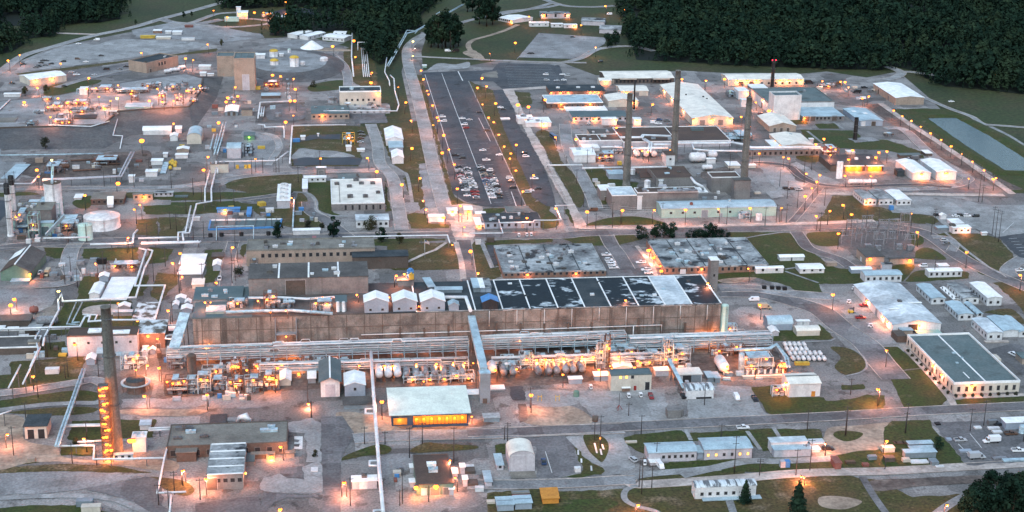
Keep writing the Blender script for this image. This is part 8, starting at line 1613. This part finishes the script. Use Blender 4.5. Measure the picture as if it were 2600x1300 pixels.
tree(1350,860,5,'dark bush on lawn left of white hall','shrub',3.2,name='bush',base=.2);tree(440,455,6,'small tree beside far strip lawn','leaf_brown',2.4)
reg(1350,0);tree(750,470,13,'dark tree beside concrete lot corner','leaf_dark',6);tree(830,440,14,'dark tree right of lot corner','leaf_dark',6)
reg(0,900,3.22);tree(620,730,3,'small brown bush below gantry pipe','leaf_brown',1.6,name='bush',base=.1)
# the woods beyond: one mass
def inpoly(p,P):
    c=False;j=len(P)-1
    for i in range(len(P)):
        if (P[i][1]>p[1]) != (P[j][1]>p[1]) and p[0]<(P[j][0]-P[i][0])*(p[1]-P[i][1])/(P[j][1]-P[i][1])+P[i][0]:c=not c
        j=i
    return c
reg(0,0,1)
_woods=[[(-250,-330),(700,-330),(520,-60),(312,-10),(305,48),(250,58),(150,62),(140,92),(70,98),(62,66),(-60,66),(-250,60)],[(-250,95),(40,92),(62,112),(30,132),(-60,150),(-250,190)],[(563,-40),(562,20),(620,24),(690,18),(810,18),(812,-40)],
          [(800,-60),(808,38),(795,60),(765,62),(690,66),(684,90),(740,94),(770,84),(890,78),(912,100),(925,110),(935,145),(968,165),(990,150),(988,120),(1000,92),(1050,78),(1068,70),(1060,45),(1085,25),(1120,-10),(1250,-300),(760,-330)],
          [(1570,-330),(1572,20),(1592,60),(1588,90),(1608,120),(1615,152),(1730,158),(1860,166),(2130,176),(2240,178),(2262,168),(2340,183),(2345,196),(2400,220),(2480,226),(2620,242),(3000,250),(3000,-330)]]
pts=[]
for Wd in _woods:
    P=[tuple(G(*p).to_2d()) for p in Wd];xs=[p[0] for p in P];ys=[p[1] for p in P];y1_=min(max(ys),min(ys)+1400);sp=7.5
    y=min(ys);
    while y<y1_:
        k=sp if y<min(ys)+450 else sp*1.7
        x=min(xs)
        while x<max(xs):
            q=(x+random.uniform(-3.2,3.2),y+random.uniform(-3.2,3.2));x += k
            if not inpoly(q,P):continue
            nx,ny=proj((q[0],q[1],12))
            if -60<nx<2660 and ny>-45 and math.sin(q[0]*.021+1.3*math.sin(q[1]*.013))*math.sin(q[1]*.017)<.82 and random.random()<.9:pts.append(q)
        y += k
for Wd in _woods:   # loose brush and young trees along the ragged wood edge
    P=[G(*p).to_2d() for p in Wd]
    for i in range(len(P)):
        a,b_=P[i],P[(i+1) % len(P)];L=(b_-a).length
        for k in range(int(min(L,900)/5)):
            q=a.lerp(b_,random.random())+Vector((random.gauss(0,5),random.gauss(0,5)));nx,ny=proj((q.x,q.y,5))
            if -60<nx<2660 and ny>-20:pts.append((q.x,q.y,1))
pts=[(p[0],p[1],p[2] if len(p)>2 else 0) for p in pts];_edge=np.array([p[2] for p in pts]);pts=np.array([p[:2] for p in pts]);N=len(pts);print('wood trees',N)
KQ=110;proto=[]
for s in range(6):
    r2=np.random.default_rng(50+s);cone=s<3;Vv=[]
    for i in range(KQ):
        zf=r2.uniform(.12,1)**.8;a=r2.uniform(0,6.283);rad=((1-zf)**.6*1.0+.06 if cone else math.sin(min(.98,zf)*math.pi)**.55)*.25*r2.uniform(.75,1.1)
        p=np.array([rad*math.cos(a),rad*math.sin(a),zf]);n_=np.array([math.cos(a),math.sin(a),.8])+r2.normal(size=3)*.45;n_ /= np.linalg.norm(n_)
        u=np.cross(n_,r2.normal(size=3));u /= np.linalg.norm(u);v=np.cross(n_,u);sz=r2.uniform(.035,.088)
        Vv += [p-u*sz,p-v*sz*.8,p+u*sz,p+v*sz*.8]
    proto.append(np.array(Vv))
proto=np.array(proto);hs=rng.uniform(8,21,N)+6*(np.sin(pts[:,0]*.03)*np.sin(pts[:,1]*.021)+.3*rng.normal(size=N))**2;hs=np.where(_edge>0,hs*rng.uniform(.15,.75,N),hs);ws_=hs*rng.uniform(.6,1.5,N);an=rng.uniform(0,6.283,N);kk=rng.integers(0,6,N)
V=proto[kk].copy();ca,sa=np.cos(an)[:,None],np.sin(an)[:,None]
X=(V[:,:,0]*ca-V[:,:,1]*sa)*ws_[:,None]+pts[:,:1];Y=(V[:,:,0]*sa+V[:,:,1]*ca)*ws_[:,None]+pts[:,1:2];Z=V[:,:,2]*hs[:,None]
co=np.stack([X,Y,Z],-1).reshape(-1,3).astype(np.float32);nq=N*KQ
me=bpy.data.meshes.new('woodland');me.vertices.add(nq*4);me.vertices.foreach_set('co',co.ravel());me.loops.add(nq*4);me.loops.foreach_set('vertex_index',np.arange(nq*4,dtype=np.int32));me.polygons.add(nq);me.polygons.foreach_set('loop_start',np.arange(0,nq*4,4,dtype=np.int32));me.materials.append(M['leaf_dark']);me.update(calc_edges=True)
tag(put('woodland',me),'dense dark pine woodland across the top of the view','woodland',kind='stuff')
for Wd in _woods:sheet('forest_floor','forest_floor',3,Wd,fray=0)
# ================================================================== more small things on the crowded left side
def bits(place,L,grp):
    L=[b for b in L if not inside(G(b[0],b[1]))]
    for i,(x,y,w,d,h,m_) in enumerate(sorted(L)):crate('yard_box','%s box, %s from left, %s' % ({'wall_white':'white','wall_cream':'cream','wall_steel':'steel blue','wall_brown':'brown','tank_grey':'grey','yellow':'yellow','blue':'blue','redbrown':'rusty','wall_lilac':'lilac','galv':'silver'}[m_],ordn(i+1),place),x,y,w,d,h,m_,random.uniform(-6,6),grp,'box')
def rnd(n,x0,x1,y0,y1,big=1.):
    return [(random.uniform(x0,x1),random.uniform(y0,y1),random.uniform(1.4,5)*big,random.uniform(1.2,3)*big,random.uniform(1,2.8)*big,random.choice(('wall_white','wall_white','wall_cream','wall_steel','wall_brown','tank_grey','tank_grey','redbrown','wall_lilac','galv','yellow','blue'))) for _ in range(n)]
reg(0,300);bits('in the trench yard',rnd(16,430,1180,420,560),'boxes in the trench yard');bits('between trench yard and white boxes',rnd(12,1300,1950,350,660),'boxes right of trench');bits('below the boiler steelwork',rnd(12,60,900,1130,1260),'boxes at boiler house')
reg(450,300);bits('around the quonset and pipe racks',rnd(14,20,640,60,380),'boxes near quonset');bits('on gravel beside blue basin',rnd(10,420,900,900,990),'boxes near blue basin');bits('on paving under white flat office',rnd(7,900,1500,900,1060),'boxes near cooling tower')
reg(0,600);bits('in yard beside green workshop',rnd(14,380,960,260,470),'boxes by green workshop');bits('under the pipes, left edge',rnd(14,20,660,960,1250),'boxes under left pipes');bits('between huts and stair gallery',rnd(10,1400,1760,1000,1260),'boxes near stair gallery')
reg(450,0);bits('around the tall tower block',rnd(14,250,1250,900,1180),'boxes near tower block')
reg(1350,300);bits('among the brown roofed blocks',rnd(16,450,1750,380,680),'boxes among brown roofs');bits('behind the teal building',rnd(10,1240,2400,700,890),'boxes behind teal building')
reg(1750,0);bits('on the yard behind dark roofed hall',rnd(10,1150,1900,800,990),'boxes behind hall')
reg(400,850);bits('before the process strip',rnd(12,60,1250,600,660,.8),'boxes before strip');bits('at the foot of the concrete wall',rnd(18,130,2600,120,150,.9),'boxes at wall foot')
reg(800,880,3.066);bits('around brown roofed building',rnd(10,520,1250,930,1200,.7),'boxes around brown roof')
reg(1700,850,3.68);bits('between sheds at right end of strip',rnd(12,60,1000,300,480,.7),'boxes at right strip end')
reg(0,300);poles('in the left power yard',[(60,700),(150,690),(420,720),(680,1240),(860,1230),(1035,680),(1160,640),(1330,690),(1480,560),(1700,700),(1915,760),(1460,1230),(1570,1220),(1690,1100),(1750,1120),(1920,1250)],11,1)
reg(450,300);poles('near quonset and cooling tower',[(160,760),(430,840),(245,850),(565,880),(90,950),(265,1200),(575,1290),(740,560),(850,550),(980,540),(1010,540),(1415,480),(940,1090),(400,1210),(1200,640)],11,1)
reg(450,600);poles('beside the side road left of annex',[(20,540),(545,470),(575,440),(600,260),(250,480)],12,1)
reg(0,600);poles('on lawns beside zigzag pipelines',[(705,390),(645,480),(1025,330),(770,510),(1320,250),(1525,450),(1780,560),(1710,850),(500,1120),(470,1200),(1640,300)],11,1)
reg(1350,300);poles('along the cross road before teal building',[(95,150),(340,520),(445,650),(515,880),(550,450),(635,1100),(800,1090),(890,1050),(1295,990),(600,420),(800,980)],10,1)
reg(1750,300);poles('around the pale gravel bend',[(505,240),(370,1060),(620,480),(400,520),(895,680),(970,800),(1070,890),(860,1040),(960,1040),(1140,530),(1210,520),(1295,1120),(1550,1170),(1750,1100),(1870,1100),(1340,870),(750,1070)],12,1)
